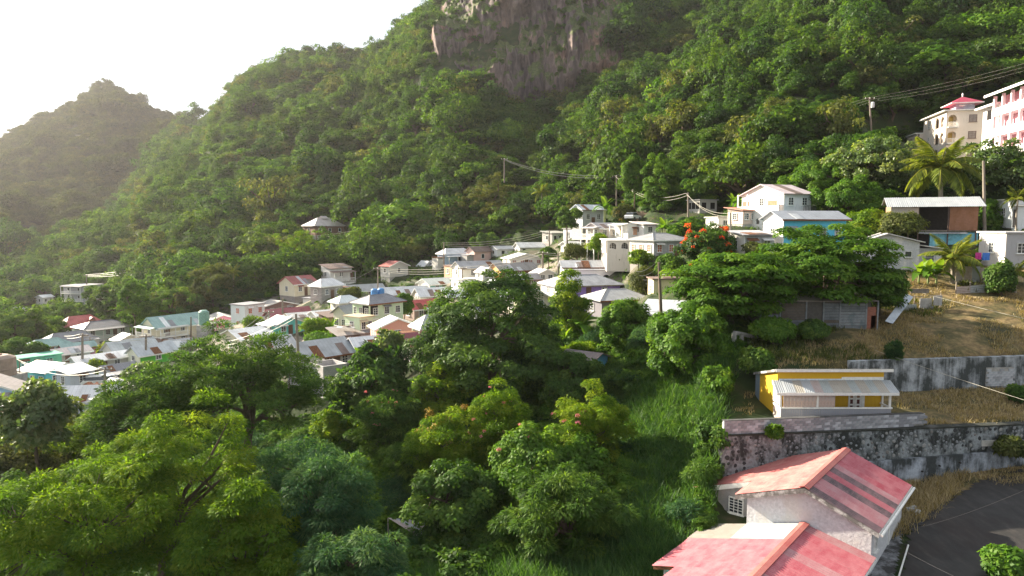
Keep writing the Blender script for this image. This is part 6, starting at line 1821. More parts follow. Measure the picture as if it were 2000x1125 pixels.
# ------------------------------------------------------------------ single trees and shrubs of the valley and the village
def near_tree(name, label, px, yt, yb, w, Y, sp, cat='tree', seed=None, trunk=True, flowers=None, group=None, depth=.9):
    seed = seed or int(px * 7 + yt)
    rng = np.random.default_rng(seed)
    P = SPECIES[sp]
    if cat == 'bush':
        best = None
        for Yt in np.arange(Y - 15, Y + 15, .5):
            p_ = at(px, yb, Yt); e = abs(p_.z - gz(p_.x, p_.y) - .1)
            if best is None or e + abs(Yt - Y) * .02 < best[0]: best = (e + abs(Yt - Y) * .02, Yt, e)
        if best[2] < 1.0: Y = best[1]
    c = at(px, (yt + yb) / 2, Y); k = Y / F_PX
    rx, rz = w / 2 * k, (yb - yt) / 2 * k
    g = gz(c.x, c.y)
    crad, leaf = P['crad'], P['leaf']
    crad = min(crad, rx * .45)
    if 'tiers' in P:
        cs = []
        for tz in np.linspace(-.75, .9, P['tiers']):
            rr = math.sqrt(max(.12, 1 - (tz * .85) ** 2)) * rng.uniform(.82, 1.08)
            nn = int(P['n'] * rr / P['tiers'] * 1.3)
            for q in range(nn):
                a = rng.uniform(0, 6.283); r = rr * math.sqrt(rng.uniform(.06, 1)) * rng.uniform(.85, 1.1)
                cs.append((r * math.cos(a) * (rx - crad * .6), r * math.sin(a) * (rx * depth - crad * .6), tz * (rz - crad * .25) + rng.normal(0, .11 * rz)))
        cs = np.array(cs)
    else:
        n = int(P['n'] * max(1, (rx * rz * 4) / (crad * crad * 40)) ** .75) if P.get('fill', True) else P['n']
        cs = clump_centres(rng, n, max(rx - crad * .7, rx * .5), max(rx * depth - crad * .7, rx * .4), max(rz - crad * .6, rz * .5), low=P.get('low', -.55), shell=P.get('shell', .6), lump=P.get('lump', .3), seed=seed)
    V, Q, val = crown_cloud(rng, cs, crad, P['per'], leaf, P['aspect'], P.get('squash', .75), P.get('up', .45), P.get('wild', .55), P.get('droop', .15), P.get('kind', 'round'), P.get('vb', 0))
    base = Vector((c.x, c.y, g))
    root = empty(name, base, 0, label, cat, group)
    V = V + np.array([0, 0, c.z - g])
    o = bpy.data.objects.new('crown', mesh_np('crown', V, quads=Q, var=val, mats=(LEAF[P['mat']],))); link(o, root)
    csb = cs + np.array([0, 0, c.z - g])
    if trunk:
        hfork = max(.8, (c.z - g) - rz * .45)
        limb_mesh(rng, (0, 0, -.6), (rng.normal(0, .3), rng.normal(0, .3), hfork), csb, P.get('r0', max(.09, rx * .055)), 8, 6, 46).build('trunk', BARK_PALE if P.get('pale_bark') else BARK, root)
    if flowers:
        fm, fn, fr, fl, where = flowers
        sel = [q for q in csb if where(q / np.array([rx, rx, rz]) - np.array([0, 0, (c.z - g) / rz]))]
        if sel:
            fc = []
            for q in range(fn):
                s = sel[rng.integers(0, len(sel))]; d = unit(s - np.array([0, 0, c.z - g]) + np.array([0, -rx * .35, rz * .2]))
                fc.append(s + d * crad * .85 + rng.normal(0, crad * .3, 3))
            V, Q, val = crown_cloud(rng, np.array(fc), fr, 46, fl, .6, .8, .6, .8, .1)
            link(bpy.data.objects.new('flowers', mesh_np('flowers', V, quads=Q, var=val, mats=(LEAF[fm],))), root)
    return root
SPECIES = {
 'rain':   dict(n=46, crad=.80, per=380, leaf=.22, aspect=.34, kind='shoot', mat='yellow', droop=.2, lump=.45, shell=.72, wild=.6),
 'fine':   dict(n=70, crad=1.0, per=300, leaf=.30, aspect=.36, kind='plate', mat='mid', squash=.5, lump=.4, shell=.6, droop=.08),
 'leuc':   dict(n=46, crad=.7, per=360, leaf=.22, aspect=.26, kind='shoot', mat='blue', droop=.2, lump=.4, low=-.8),
 'feather': dict(n=60, crad=.75, per=270, leaf=.33, aspect=.24, kind='shoot', mat='mid', droop=.2, lump=.45, low=-.85),
 'gold':   dict(n=60, crad=.7, per=300, leaf=.22, aspect=.4, kind='shoot', mat='yellow', droop=.2, lump=.55, low=-.9, vb=.05),
 'broad':  dict(n=85, crad=1.25, per=270, leaf=.38, aspect=.45, mat='dark', lump=.3, shell=.78, squash=.62, wild=.5, up=.6),
 'bread':  dict(n=44, crad=1.0, per=130, leaf=.55, aspect=.55, mat='pale', lump=.35, wild=.9, low=-.8),
 'breadk': dict(n=44, crad=1.0, per=150, leaf=.50, aspect=.55, mat='dark', lump=.35, wild=.8, low=-.8),
 'light':  dict(n=40, crad=.8, per=170, leaf=.32, aspect=.45, mat='yellow', lump=.4, low=-.7),
 'almond': dict(n=170, tiers=7, crad=1.25, per=230, leaf=.34, aspect=.5, mat='bright', squash=.30, up=1.1, wild=.5),
 'almondk': dict(n=110, tiers=6, crad=1.25, per=230, leaf=.34, aspect=.5, mat='mid', squash=.32, up=1.0, wild=.55),
 'tulip':  dict(n=50, crad=.85, per=220, leaf=.34, aspect=.4, mat='dark', lump=.35, low=-.8),
 'vine':   dict(n=60, crad=.75, per=260, leaf=.24, aspect=.75, mat='bright', lump=.45, low=-.95, shell=.8, wild=.5, squash=.95),
 'vinek':  dict(n=60, crad=.75, per=260, leaf=.24, aspect=.7, mat='mid', lump=.45, low=-.95, shell=.8, wild=.5, squash=.95),
 'round':  dict(n=40, crad=.8, per=220, leaf=.30, aspect=.6, mat='mid', lump=.2, low=-.8, shell=.8),
 'roundb': dict(n=40, crad=.8, per=220, leaf=.30, aspect=.6, mat='bright', lump=.25, low=-.8, shell=.8),
 'olive':  dict(n=44, crad=1.0, per=200, leaf=.34, aspect=.45, mat='olive', lump=.4, low=-.6),
 'pale':   dict(n=50, crad=1.0, per=190, leaf=.42, aspect=.55, mat='pale', lump=.45, low=-.8, wild=.8),
}
T = near_tree
# foreground left
T('rain_tree', 'large bright yellow green tree with drooping leaf sprays filling the lower left corner', 135, 870, 1230, 420, 34, 'rain')
T('rain_tree', 'tallest yellow green tree in the foreground, right of the lower left corner', 330, 795, 1200, 400, 38, 'rain')
T('rain_tree', 'yellow green tree at the bottom edge beside the blue green trees', 490, 925, 1240, 270, 34.5, 'rain')
T('spreading_tree', 'tall dark domed tree with fine leaves in front of the unfinished concrete house', 470, 637, 905, 370, 59, 'fine')
T('spreading_tree', 'lower layered side of dark green tree reaching left towards the white sheet roof', 300, 722, 900, 260, 54, 'fine')
T('leucaena_tree', 'blue green feathery tree right of the bright yellow green trees', 570, 838, 1060, 250, 40, 'leuc')
T('leucaena_tree', 'broad blue green feathery tree beside the rusty sheet in the grass', 640, 880, 1130, 220, 36, 'leuc')
T('leucaena_tree', 'low blue green bush at the bottom edge left of the tall grass', 690, 1030, 1190, 230, 31, 'leuc')
T('breadfruit_tree', 'large leaved pale green tree by the light blue house at the left edge', 62, 722, 890, 165, 58, 'pale')
T('breadfruit_tree', 'pale leaved tree hiding the foot of the bright green house', 290, 702, 770, 95, 84, 'pale')
T('leafy_bush', 'sunny leafy bush in the far lower left below the large leaved tree', 45, 850, 985, 190, 46, 'olive', 'bush')
T('leafy_bush', 'pale grassy bush between the large leaved tree and the yellow green trees', 150, 800, 960, 130, 50, 'gold', 'bush')
T('leafy_bush', 'dark leafy bush low at the left edge under the sunny bush', 20, 930, 1100, 180, 40, 'vinek', 'bush')
# centre
T('breadfruit_tree', 'dark glossy leaved tree right of the concrete post house', 722, 668, 838, 165, 69, 'breadk')
T('breadfruit_tree', 'small pale crown rising above the dark glossy leaved tree', 762, 640, 720, 62, 74, 'pale')
T('mango_tree', 'big dark spreading tree in the centre of the valley', 955, 536, 850, 305, 72, 'broad', seed=5)
T('mango_tree', 'sunlit lower left bough mass of the central valley, below the big dark tree', 862, 690, 850, 120, 66, 'light')
T('yellow_tree', 'slender yellow green tree beside the purple banded house', 1110, 530, 662, 84, 84, 'light')
T('vine_mound', 'rounded vine covered tree left of the darkest utility pole', 1220, 577, 690, 108, 74, 'vine', 'tree')
T('flowering_bush', 'feathery dark bush with pinkish tips left of the golden bushes', 752, 762, 905, 150, 55, 'feather', 'bush', flowers=('coral', 14, 0.14, .09, lambda q: q[2] > .3))
T('flowering_bush', 'golden leafy mound in the valley with russet tips, left of the coral flowers', 868, 795, 960, 150, 48, 'gold', 'bush', flowers=('russet', 14, 0.36, .14, lambda q: q[2] > .2))
T('flowering_bush', 'tall golden vine bush with a coral pink spray below the big dark tree', 985, 760, 930, 140, 50, 'gold', 'bush', flowers=('coral', 16, 0.16, .09, lambda q: q[0] < .2))
T('flowering_bush', 'golden feathery bush with coral pink flowers on its left edge', 1155, 752, 930, 175, 48, 'gold', 'bush', flowers=('coral', 20, 0.17, .09, lambda q: q[0] < -.1))
T('flowering_bush', 'broad pinkish flowered mound in the middle of the valley above the tall grass', 1055, 822, 1000, 250, 44, 'vine', 'bush', flowers=('coral', 14, 0.14, .09, lambda q: q[2] > -.2))
T('feathery_bush', 'dark feathery bush mass hanging over the tall grass below the flowered mound', 1110, 905, 1085, 260, 42, 'feather', 'bush')
T('feathery_bush', 'dark green bush below the golden leafy mound', 900, 905, 1050, 200, 44, 'vinek', 'bush')
T('feathery_bush', 'dark leafy mass in the hollow right of the big dark tree', 1120, 690, 800, 150, 62, 'vinek', 'bush')
T('feathery_bush', 'leafy bush left of the half buried blue gabled shed', 1075, 690, 790, 110, 60, 'feather', 'bush')
T('feathery_bush', 'golden green bush tangle above the half buried shed', 1130, 668, 712, 110, 66, 'gold', 'bush')
T('feathery_bush', 'dark bush between the glossy leaved tree and the golden mound', 815, 850, 950, 150, 52, 'feather', 'bush')
T('feathery_bush', 'yellowish bush below the concrete post house', 655, 798, 880, 95, 66, 'light', 'bush')
T('papaya_bush', 'grey green bush at the foot of the darkest utility pole', 1262, 640, 700, 75, 70, 'leuc', 'bush')
T('vine_slope', 'dark vine curtain below the almond trees at the wooded bank', 1345, 590, 740, 165, 64, 'vine', 'bush')
T('vine_slope', 'hanging vine bush right of the darkest utility pole', 1300, 610, 690, 70, 68, 'vine', 'bush')
# almond trees and the flame tree
T('almond_tree', 'left one of the two wide layered almond trees on the right', 1432, 498, 618, 275, 64, 'almond')
T('almond_tree', 'taller layered almond tree in front of the turquoise house', 1615, 446, 602, 300, 66, 'almond')
T('almond_tree', 'small layered tree leaning over the leaning pale sheet', 1722, 525, 598, 100, 66, 'almondk')
T('tulip_tree', 'dark tree dotted with orange red flowers', 1383, 440, 528, 118, 84, 'tulip', flowers=('red', 34, .30, .22, lambda q: True))
# right hillside
T('hill_tree', 'pale large leaved tree below the red pavilion villa', 1705, 262, 395, 200, 104, 'pale')
T('hill_tree', 'bright green vine draped tree left of the pale hillside tree', 1612, 305, 400, 130, 108, 'vine')
T('hill_tree', 'bright rounded tree below the pale large leaved hillside tree', 1660, 345, 440, 170, 98, 'roundb')
T('hill_tree', 'yellow green wispy bush behind the turquoise house roof', 1705, 405, 475, 100, 88, 'light', 'bush')
T('hill_tree', 'pale leaved tree in front of the pink walled villa', 1945, 275, 400, 165, 96, 'pale')
T('hill_tree', 'bushy green tree right of the zinc roofed hut', 1915, 385, 470, 85, 90, 'roundb')
T('hill_tree', 'small leafy tree hiding the left wall of the zinc roofed hut', 1765, 412, 470, 90, 82, 'olive')
T('hill_tree', 'dense green tree between the turquoise house and the hut', 1690, 430, 480, 110, 92, 'mid' if 'mid' in SPECIES else 'round')
T('hill_tree', 'dense tree directly behind the tall white hillside house', 1585, 330, 420, 110, 112, 'roundb')
T('hill_tree', 'tree above the turquoise roof beside the bright vine draped tree', 1640, 395, 460, 90, 102, 'olive')
T('vine_tree', 'bright green vine draped column above the wooden bank', 1288, 310, 410, 80, 134, 'vine')
T('vine_tree', 'round bright green vine draped tree left of the vine column', 1240, 305, 375, 60, 138, 'vine')
T('round_tree', 'clipped looking round tree left of the pale blue gabled house', 1110, 404, 452, 60, 142, 'round')
T('red_leaf_tree', 'small tree with reddish leaves left of the wooden bank', 1218, 398, 440, 50, 136, 'olive', flowers=('russet', 12, 0.48, .14, lambda q: q[0] < 0))
T('round_tree', 'dark round tree behind the long arched white house', 1175, 482, 512, 40, 124, 'breadk')
T('round_tree', 'bright lime round bush behind the long arched white house', 1202, 487, 515, 40, 123, 'roundb', 'bush')
T('round_tree', 'straggly olive tree below the white pale roofed house', 1128, 475, 515, 58, 126, 'olive')
T('round_tree', 'dark round tree above the village pole with many wires', 1072, 482, 508, 36, 134, 'round')
T('round_tree', 'dark round tree right of the three level brown and white house', 950, 450, 506, 62, 178, 'round')
T('round_tree', 'palmy bush right of the long arched white house', 1262, 520, 580, 75, 108, 'olive', 'bush')
T('round_tree', 'tree below the grey block house with the orange lit window', 1275, 490, 530, 60, 104, 'light')
T('round_tree', 'leafy tree above the yellow cream house', 1310, 495, 548, 60, 98, 'roundb')
T('round_tree', 'bush right of the flame flowered tree by the concrete block house', 1475, 470, 510, 46, 80, 'olive', 'bush')
T('round_tree', 'green tree directly right of the pale green two storey house', 790, 568, 620, 34, 112, 'roundb')
T('round_tree', 'green bush behind the white hipped cottage', 684, 560, 588, 46, 140, 'olive', 'bush')
T('round_tree', 'leafy bush in front of the cream wing house', 618, 615, 668, 62, 112, 'light', 'bush')
T('round_tree', 'long low bush right of the big leaning pole', 640, 648, 672, 90, 100, 'roundb', 'bush')
T('round_tree', 'small tree left of the turquoise stilt house', 498, 615, 652, 42, 124, 'light')
T('round_tree', 'yellow leaved bush beside the white veranda house', 188, 700, 742, 40, 97, 'light', 'bush')
T('round_tree', 'feathery tree before the railed upper porch of the white two level house', 1168, 452, 500, 44, 120, 'light')
T('round_tree', 'low olive tree before the small arched white front', 1196, 484, 520, 36, 113, 'olive', 'bush')
T('round_tree', 'bushy tree before the orange lit window of the grey hipped house', 1248, 486, 520, 40, 102, 'light')
# trees along the foot of the forest on the left
for a in (('bright sunlit tree behind the cream teal roofed house', 262, 545, 640, 60, 146, 'roundb'), ('dark broad tree directly above the cream teal roofed house', 335, 560, 625, 120, 150, 'round'),
          ('mottled tree left of the white flat roofed box house', 418, 510, 610, 95, 156, 'olive'), ('dark tree with a palm beside it above the white box house', 490, 500, 605, 110, 164, 'round'),
          ('sunlit golden tree above the turquoise stilt house', 590, 448, 560, 115, 182, 'light'), ('dark tree left of the banana grove', 610, 520, 612, 100, 168, 'round'),
          ('bright yellow green tree below the lone wooden house', 712, 440, 520, 90, 196, 'light'), ('tall golden tree right of the lone wooden house', 800, 395, 510, 100, 205, 'light'),
          ('broad bright tree left of the white bungalow on the forest foot', 965, 350, 470, 150, 200, 'olive'), ('dark tree at the left edge above the brown tank', 30, 655, 705, 95, 118, 'round'),
          ('dark round tree right of the brown tank', 72, 665, 712, 45, 116, 'round'), ('row tree at the left edge below the hip roofed house', 22, 612, 668, 80, 140, 'round'),
          ('row tree left of the red hipped roof', 100, 618, 668, 60, 160, 'roundb'), ('dark tree in front of the three storey block', 130, 590, 640, 110, 172, 'round'),
          ('dark tree right of the three storey block', 230, 545, 620, 130, 178, 'round'), ('dark leafy tree below the big dark roofs at far left', 60, 625, 675, 70, 150, 'olive'),
          ('spreading tree left of the pink gabled cottage', 375, 560, 625, 80, 153, 'olive'), ('bright tree above the brown walled house', 545, 490, 575, 85, 172, 'roundb')):
    T('forest_edge_tree', a[0], *a[1:])

# ------------------------------------------------------------------ bananas and palms
def blade_strip(L, w, bend, seg=7, fold=.25, tear=0.0, rng=None):
    """Long leaf along +x, bending down; returns vertices and quads (two halves with a folded midrib)."""
    V, Q = [], []
    for i in range(seg + 1):
        u = i / seg
        x = L * u * (1 - .25 * bend * u); z = L * (.35 * u - bend * u * u * .75)
        ww = w * (math.sin(math.pi * min(1, u * .92 + .07)) ** .6) * .5
        V += [(x, -ww, z + ww * fold), (x, 0, z), (x, ww, z + ww * fold)]
    for i in range(seg):
        a = i * 3
        Q += [(a, a + 3, a + 4, a + 1), (a + 1, a + 4, a + 5, a + 2)]
    return np.array(V), np.array(Q)
def frond_mesh(L, seed, n=34, droop=.9):
    rng = np.random.default_rng(seed)
    mb = MB(); pts = []
    for i in range(9):
        u = i / 8; pts.append((L * u * (1 - .18 * droop * u), 0, L * (.38 * u - .62 * droop * u * u)))
    P, D, Nn, Ls = [], [], [], []
    for i in range(n):
        u = .10 + .9 * i / n
        b = np.array([L * u * (1 - .18 * droop * u), 0, L * (.38 * u - .62 * droop * u * u)])
        t = unit(np.array([1 - .36 * droop * u, 0, .38 - 1.24 * droop * u]))
        for s in (-1, 1):
            P.append(b); D.append(unit(t * .55 + np.array([0, s, 0]) * .9 + np.array([0, 0, -.38 - .2 * rng.random()]))); Nn.append([0, -s * .35, 1]); Ls.append(L * .27 * math.sin(math.pi * (u * .82 + .14)) * rng.uniform(.85, 1.1))
    V, Q = leaves(np.array(P), np.array(D), np.array(Nn, float), np.array(Ls), L * .032, .18)
    mb.tube(pts, [L * .014 * (1 - .8 * i / 8) for i in range(9)], 4)
    k = len(V)
    rv = np.array(mb.v); 
    tris = []; quads = list(map(tuple, Q))
    for f in mb.f:
        f = tuple(np.array(f) + k)
        if len(f) == 4: quads.append(f)
    val = np.concatenate([np.clip(rng.normal(.45, .2, len(Q)), 0, .9), np.full(len(quads) - len(Q), .95)])
    return mesh_np('frond', np.concatenate([V, rv]), quads=np.array(quads), var=val, mats=(LEAF['palm'],))
FRONDS = [frond_mesh(1.0, 3, droop=.7), frond_mesh(1.0, 5, droop=1.0), frond_mesh(1.0, 7, droop=1.3)]
def palm(label, px, ytop, ybase, wpx, Y, n=15, lean=0.0, seed=1, short_=False):
    if Y < 72:
        for Yt in np.arange(40, 100, .5):
            p_ = at(px + lean, ybase, Yt)
            if p_.z <= gz(p_.x, p_.y): Y = Yt; break
    k = Y / F_PX; rng = random.Random(seed)
    L = wpx / 2 * k * 1.15
    c = at(px, ytop + wpx * .30, Y); b = at(px + lean, ybase, Y)
    g = b.z if abs(gz(b.x, b.y) - b.z) > 1.5 and gz(b.x, b.y) < b.z and short_ else min(gz(b.x, b.y), b.z)
    root = empty('palm_tree', (b.x, b.y, g), 0, label, 'palm')
    h = c.z - g; dx = c.x - b.x
    MB().tube([(0, 0, -.4), (dx * .3, 0, h * .35), (dx * .75, .1, h * .7), (dx, 0, h)], [L * .075, L * .05, L * .045, L * .04], 8).build('trunk', BARK_PALE, root)
    for i in range(n):
        e = i / n
        o = bpy.data.objects.new('frond', FRONDS[0 if e < .35 else 1 if e < .7 else 2])
        o.location = (dx, 0, h); s = L * rng.uniform(.85, 1.1); o.scale = (s, s, s)
        o.rotation_euler = (0, math.radians(-62 + 82 * e + rng.uniform(-8, 8)), i * 2.4 + rng.uniform(-.2, .2))
        link(o, root)
    return root
palm('large coconut palm with yellowing lower fronds above the zinc roofed hut', 1838, 282, 400, 160, 92, 24, 3, 3)
palm('young golden coconut palm in front of the white gabled house', 1862, 470, 552, 118, 66, 16, -2, 5)
palm('small dark coconut palm in the trees above the pink gabled cottage', 455, 520, 600, 46, 158, 13, 2, 7)
palm('thin palm at the right edge before the arched doorway', 1988, 372, 445, 60, 84, 12, -2, 9)
palm('dark coconut palm at the forest foot above the white pale roofed house', 1058, 362, 430, 46, 185, 13, 3, 11)
palm('low palm tuft at the right edge above the dry slope', 1983, 512, 575, 70, 64, 12, 0, 13)
palm('small palm among the roofs right of the pink house', 197, 672, 700, 34, 128, 11, 0, 15)
palm('palm tuft between the yellow green trees and the dark roofed house at lower left', 150, 805, 880, 90, 60, 13, 0, 17)

_bv, _bq = blade_strip(1.0, .30, .75)
BAN = [mesh_np('leaf', *blade_strip(1.0, w, b), var=np.full(14, v), mats=(LEAF['banana'],)) for w, b, v in ((.27, .35, .75), (.30, .7, .5), (.30, 1.05, .35))]
def banana(label, px, ytop, ybase, Y, n=8, seed=1, stems=1, group='banana plants'):
    if Y < 80:
        for Yt in np.arange(40, 100, .5):
            p_ = at(px, ybase, Yt)
            if p_.z <= gz(p_.x, p_.y): Y = Yt; break
    k = Y / F_PX; rng = random.Random(seed)
    H = (ybase - ytop) * k
    b = at(px, ybase, Y); g = min(b.z, gz(b.x, b.y) + 1.0)
    root = empty('banana_plant', (b.x, b.y, g), rng.uniform(0, 6), label, 'banana plant', group)
    for s in range(stems):
        ox, oy = (rng.uniform(-.9, .9), rng.uniform(-.6, .6)) if s else (0, 0)
        hs_ = (b.z - g) + H * rng.uniform(.42, .55)
        MB().tube([(ox, oy, -.3), (ox, oy, hs_)], [.14, .08], 7).build('stem', cmat((.16, .20, .06), 'banana_stem'), root)
        for i in range(n):
            o = bpy.data.objects.new('leaf', BAN[i * 3 // n]); L = H * rng.uniform(.6, .85)
            o.location = (ox, oy, hs_ - .04); o.scale = (L, L, L)
            o.rotation_euler = (rng.uniform(-.3, .3), math.radians(-58 + 55 * i / n), i * 2.4 + rng.uniform(-.3, .3)); link(o, root)
banana('big bright banana plant in the hollow right of the big dark tree', 1130, 604, 672, 72, 9, 1, 2)
banana('banana plant under the young golden palm', 1812, 508, 560, 67, 9, 2, 3)
banana('banana clump in front of the red leaf tree', 1180, 385, 425, 140, 7, 3, 2)
banana('banana clump right of the white two level house', 1300, 428, 462, 116, 8, 4, 3)
banana('banana clump above the pinkish lean to', 1432, 382, 412, 118, 8, 5, 2)
banana('banana clump at the narrow pale hut', 636, 575, 610, 142, 8, 6, 3)
banana('second banana clump left of the white hipped cottage', 662, 580, 612, 136, 8, 7, 2)
banana('banana plant by the dark board shack', 648, 622, 656, 108, 8, 8, 1)
banana('banana plant at the right edge below the grey block house', 1958, 520, 570, 66, 8, 9, 1)
banana('low banana plant at the left edge of the terrace hollow', 1100, 640, 690, 68, 8, 10, 1)
banana('banana clump above the tall white hillside house', 1545, 352, 385, 116, 8, 11, 2)

# ------------------------------------------------------------------ undergrowth, cane grass and dry grass (nobody could count these)
def bush_source(sp, seed):
    P = SPECIES[sp]; rng = np.random.default_rng(seed)
    cs = clump_centres(rng, 26, .72, .72, .62, low=-.2, shell=.6, lump=.5, seed=seed)
    V, Q, val = crown_cloud(rng, cs, .30, 95, .16, P['aspect'], .8, kind=P.get('kind', 'round'), droop=P.get('droop', .15))
    return mesh_np('crown', V, quads=Q, var=val, mats=(LEAF[P['mat']],))
def source_bush(name, label, sp, px, yt, Y, seed):
    c = at(px, yt, Y); g = gz(c.x, c.y)
    r = empty(name, (c.x, c.y, g), 0, label, 'bush')
    o = bpy.data.objects.new('crown', bush_source(sp, seed)); o.location = (0, 0, .8); o.scale = (1.5, 1.5, 1.5); link(o, r)
    MB().tube([(0, 0, -.3), (.1, 0, .5), (.2, .1, 1.1)], [.07, .06, .03], 5).build('trunk', BARK, r)
    return o
SRC = [source_bush('roadside_bush', 'low bush by the left end of the terrace block wall', 'vinek', 1395, 860, 46, 1),
       source_bush('roadside_bush', 'feathery bush on the bank below the terrace walls', 'feather', 1375, 900, 44, 2),
       source_bush('roadside_bush', 'bluish bush at the edge of the tall grass near the red roofs', 'leuc', 1345, 950, 42, 3),
       source_bush('roadside_bush', 'bright bush on the bank under the almond trees', 'vine', 1400, 760, 53, 4)]
bpy.context.view_layer.update()
rngU = np.random.default_rng(31)
def scatter(n, x0, x1, y0, y1, ok):
    p = np.stack([rngU.uniform(x0, x1, n), rngU.uniform(y0, y1, n)], -1)
    z = ground_z(p[:, 0], p[:, 1])
    px = CX + F_PX * p[:, 0] / p[:, 1]
    m = ok(px, p[:, 1], p[:, 0], z)
    return p[m], z[m]
# valley floor left and centre
P1, Z1 = scatter(5200, -95, 27, 18, 92, lambda px, Y, X, Z: (px < np.interp(Y, [18, 40, 47, 60, 70, 92], [1500, 1330, 1400, 1420, 1400, 1330])) & (px > -250) &
                 ~((px > 780) & (px < 1380) & (Y < 41 + .004 * (px - 900))) & ~((px > 1240) & (Y > 43) & (Y < 62)))
S1 = rngU.uniform(.9, 2.0, len(P1))
keepU = np.array([not blocks_view(p[0], p[1], z + s, s) for p, z, s in zip(P1, Z1, S1)])
P1, Z1, S1 = P1[keepU], Z1[keepU], S1[keepU]
make_stuff_forest('undergrowth', np.stack([P1[:, 0], P1[:, 1], Z1 + S1 * .35], -1), np.stack([S1, S1, S1 * rngU.uniform(.6, 1.0, len(S1))], -1), SRC, .15, 4)
# greenery between and behind the houses and up the right hillside
P2, Z2 = scatter(9500, -110, 110, 62, 190, lambda px, Y, X, Z: (px > -100) & (px < 2200) & (Y > np.interp(px, [0, 1250, 1330, 1450, 1700, 2100], [92, 84, 66, 72, 80, 74])))
S2 = rngU.uniform(.35, 1.7, len(P2)) * np.interp(P2[:, 0], [0, 30], [.75, 1.25])
keepU = np.array([not (blocks_view(p[0], p[1], z + s * .9, s, True) or (np.hypot(PX_ - p[0], PY_ - p[1]) < PR_ * .62).any()) for p, z, s in zip(P2, Z2, S2)])
sparse = (P2[:, 0] > 12) | (rngU.random(len(P2)) < .7)
keepU &= sparse
P2, Z2, S2 = P2[keepU], Z2[keepU], S2[keepU]
make_stuff_forest('village_greenery', np.stack([P2[:, 0], P2[:, 1], Z2 + S2 * .35], -1), np.stack([S2, S2, S2 * rngU.uniform(.7, 1.2, len(S2))], -1), SRC, .12, 5)
# sparse scrub clinging to the cliff
uC = rngU.uniform(850, 1215, 420); vC = rngU.random(420)
jj = (np.clip(vC * (nv - 1), 0, nv - 1)).astype(int); ii = np.clip((uC - 835) / 390 * (nu - 1), 0, nu - 1).astype(int)
cpt = Vc[jj * nu + ii]
selC = fbm(cpt[:, 0] / 14, cpt[:, 2] / 22, octaves=2, seed=70) > .02
cpt = cpt[selC]; sC = rngU.uniform(.8, 2.2, len(cpt))
make_stuff_forest('cliff_scrub', cpt + np.array([0, -.6, .4]), np.stack([sC, sC, sC * 1.1], -1), [crown_sources[0], crown_sources[1], SRC[0]], .3, 6)

# vines and herbs over the steep bank
P3, Z3 = scatter(11000, 5, 30, 40, 72, lambda px, Y, X, Z: (px > 1190) & (px < np.interp(Y, [40, 46, 52, 58, 72], [1395, 1405, 1418, 1450, 1480])))
S3 = rngU.uniform(.2, .8, len(P3))
selV = fbm(P3[:, 0] / 3, P3[:, 1] / 3, octaves=2, seed=44) > -.6
P3, Z3, S3 = P3[selV], Z3[selV], S3[selV]
make_stuff_forest('bank_vines', np.stack([P3[:, 0], P3[:, 1], Z3 + S3 * .25], -1), np.stack([S3, S3, S3 * .8], -1), [SRC[0], SRC[0], SRC[1], SRC[3]], .25, 8)
def grass_field(name, P, Z, Lmin, Lmax, width, mat, seed, bend=.7, seg=3, up=1.0):
    rng = np.random.default_rng(seed)
    n = len(P)
    a = rng.uniform(0, 6.283, n); L = rng.uniform(Lmin, Lmax, n)
    hx, hy = np.cos(a), np.sin(a)
    b = rng.uniform(.25, 1.0, n) * bend
    tilt = rng.uniform(.05, .35, n)
    Vs = []
    for i in range(seg + 1):
        u = i / seg
        out = L * (tilt * u + b * u * u * .55); zz = L * up * (u * .95 - b * u ** 2.2 * .55)
        w = width * (1 - u ** 2) * .5 + .002
        cx_, cy_, cz_ = P[:, 0] + hx * out, P[:, 1] + hy * out, Z + zz
        Vs += [np.stack([cx_ - hy * w, cy_ + hx * w, cz_], -1), np.stack([cx_ + hy * w, cy_ - hx * w, cz_], -1)]
    V = np.stack(Vs, 1).reshape(-1, 3); m = 2 * (seg + 1)
    Q = np.concatenate([np.arange(n)[:, None] * m + np.array([2 * i, 2 * i + 1, 2 * i + 3, 2 * i + 2]) for i in range(seg)])
    val = np.tile(np.clip(rng.normal(.45, .22, n), 0, 1), seg)
    o = bpy.data.objects.new(name, mesh_np(name, V, quads=Q, var=val, mats=(LEAF[mat],)))
    return link(o, kind='stuff')
def tufted(P, Z, per, spread, seed):
    rng = np.random.default_rng(seed)
    return np.repeat(P, per, 0) + rng.normal(0, spread, (len(P) * per, 2)), np.repeat(Z, per)
G1, GZ1 = scatter(5200, -12, 20, 20, 46, lambda px, Y, X, Z: (px > 770) & (px < np.interp(Y, [20, 40, 46], [1480, 1350, 1400])) & (Y < 42.5 + .004 * (px - 900)))
g1, gz1 = tufted(G1, GZ1, 26, .28, 1)
grass_field('cane_grass', g1, gz1 - .1, .9, 2.1, .05, 'grass', 2)
G2, GZ2 = scatter(3600, 8, 27, 42, 68, lambda px, Y, X, Z: (px > 1235) & (px < np.interp(Y, [42, 45, 50, 58, 68], [1400, 1408, 1416, 1440, 1440])))
g2, gz2 = tufted(G2, GZ2, 22, .3, 3)
grass_field('bank_grass', g2, gz2 - .1, .8, 2.0, .05, 'grass', 4, .9)
G6, GZ6 = scatter(15000, -110, 95, 62, 190, lambda px, Y, X, Z: (px > -60) & (px < 2050) & (Y > np.interp(px, [0, 1250, 1330, 1450, 1700, 2100], [88, 80, 64, 72, 82, 84])))
okG = np.array([not (np.hypot(PX_ - p[0], PY_ - p[1]) < PR_ * .5).any() for p in G6]) & (fbm(G6[:, 0] / 6, G6[:, 1] / 6, octaves=3, seed=51) > -.2)
g6, gz6 = tufted(G6[okG], GZ6[okG], 9, .4, 11)
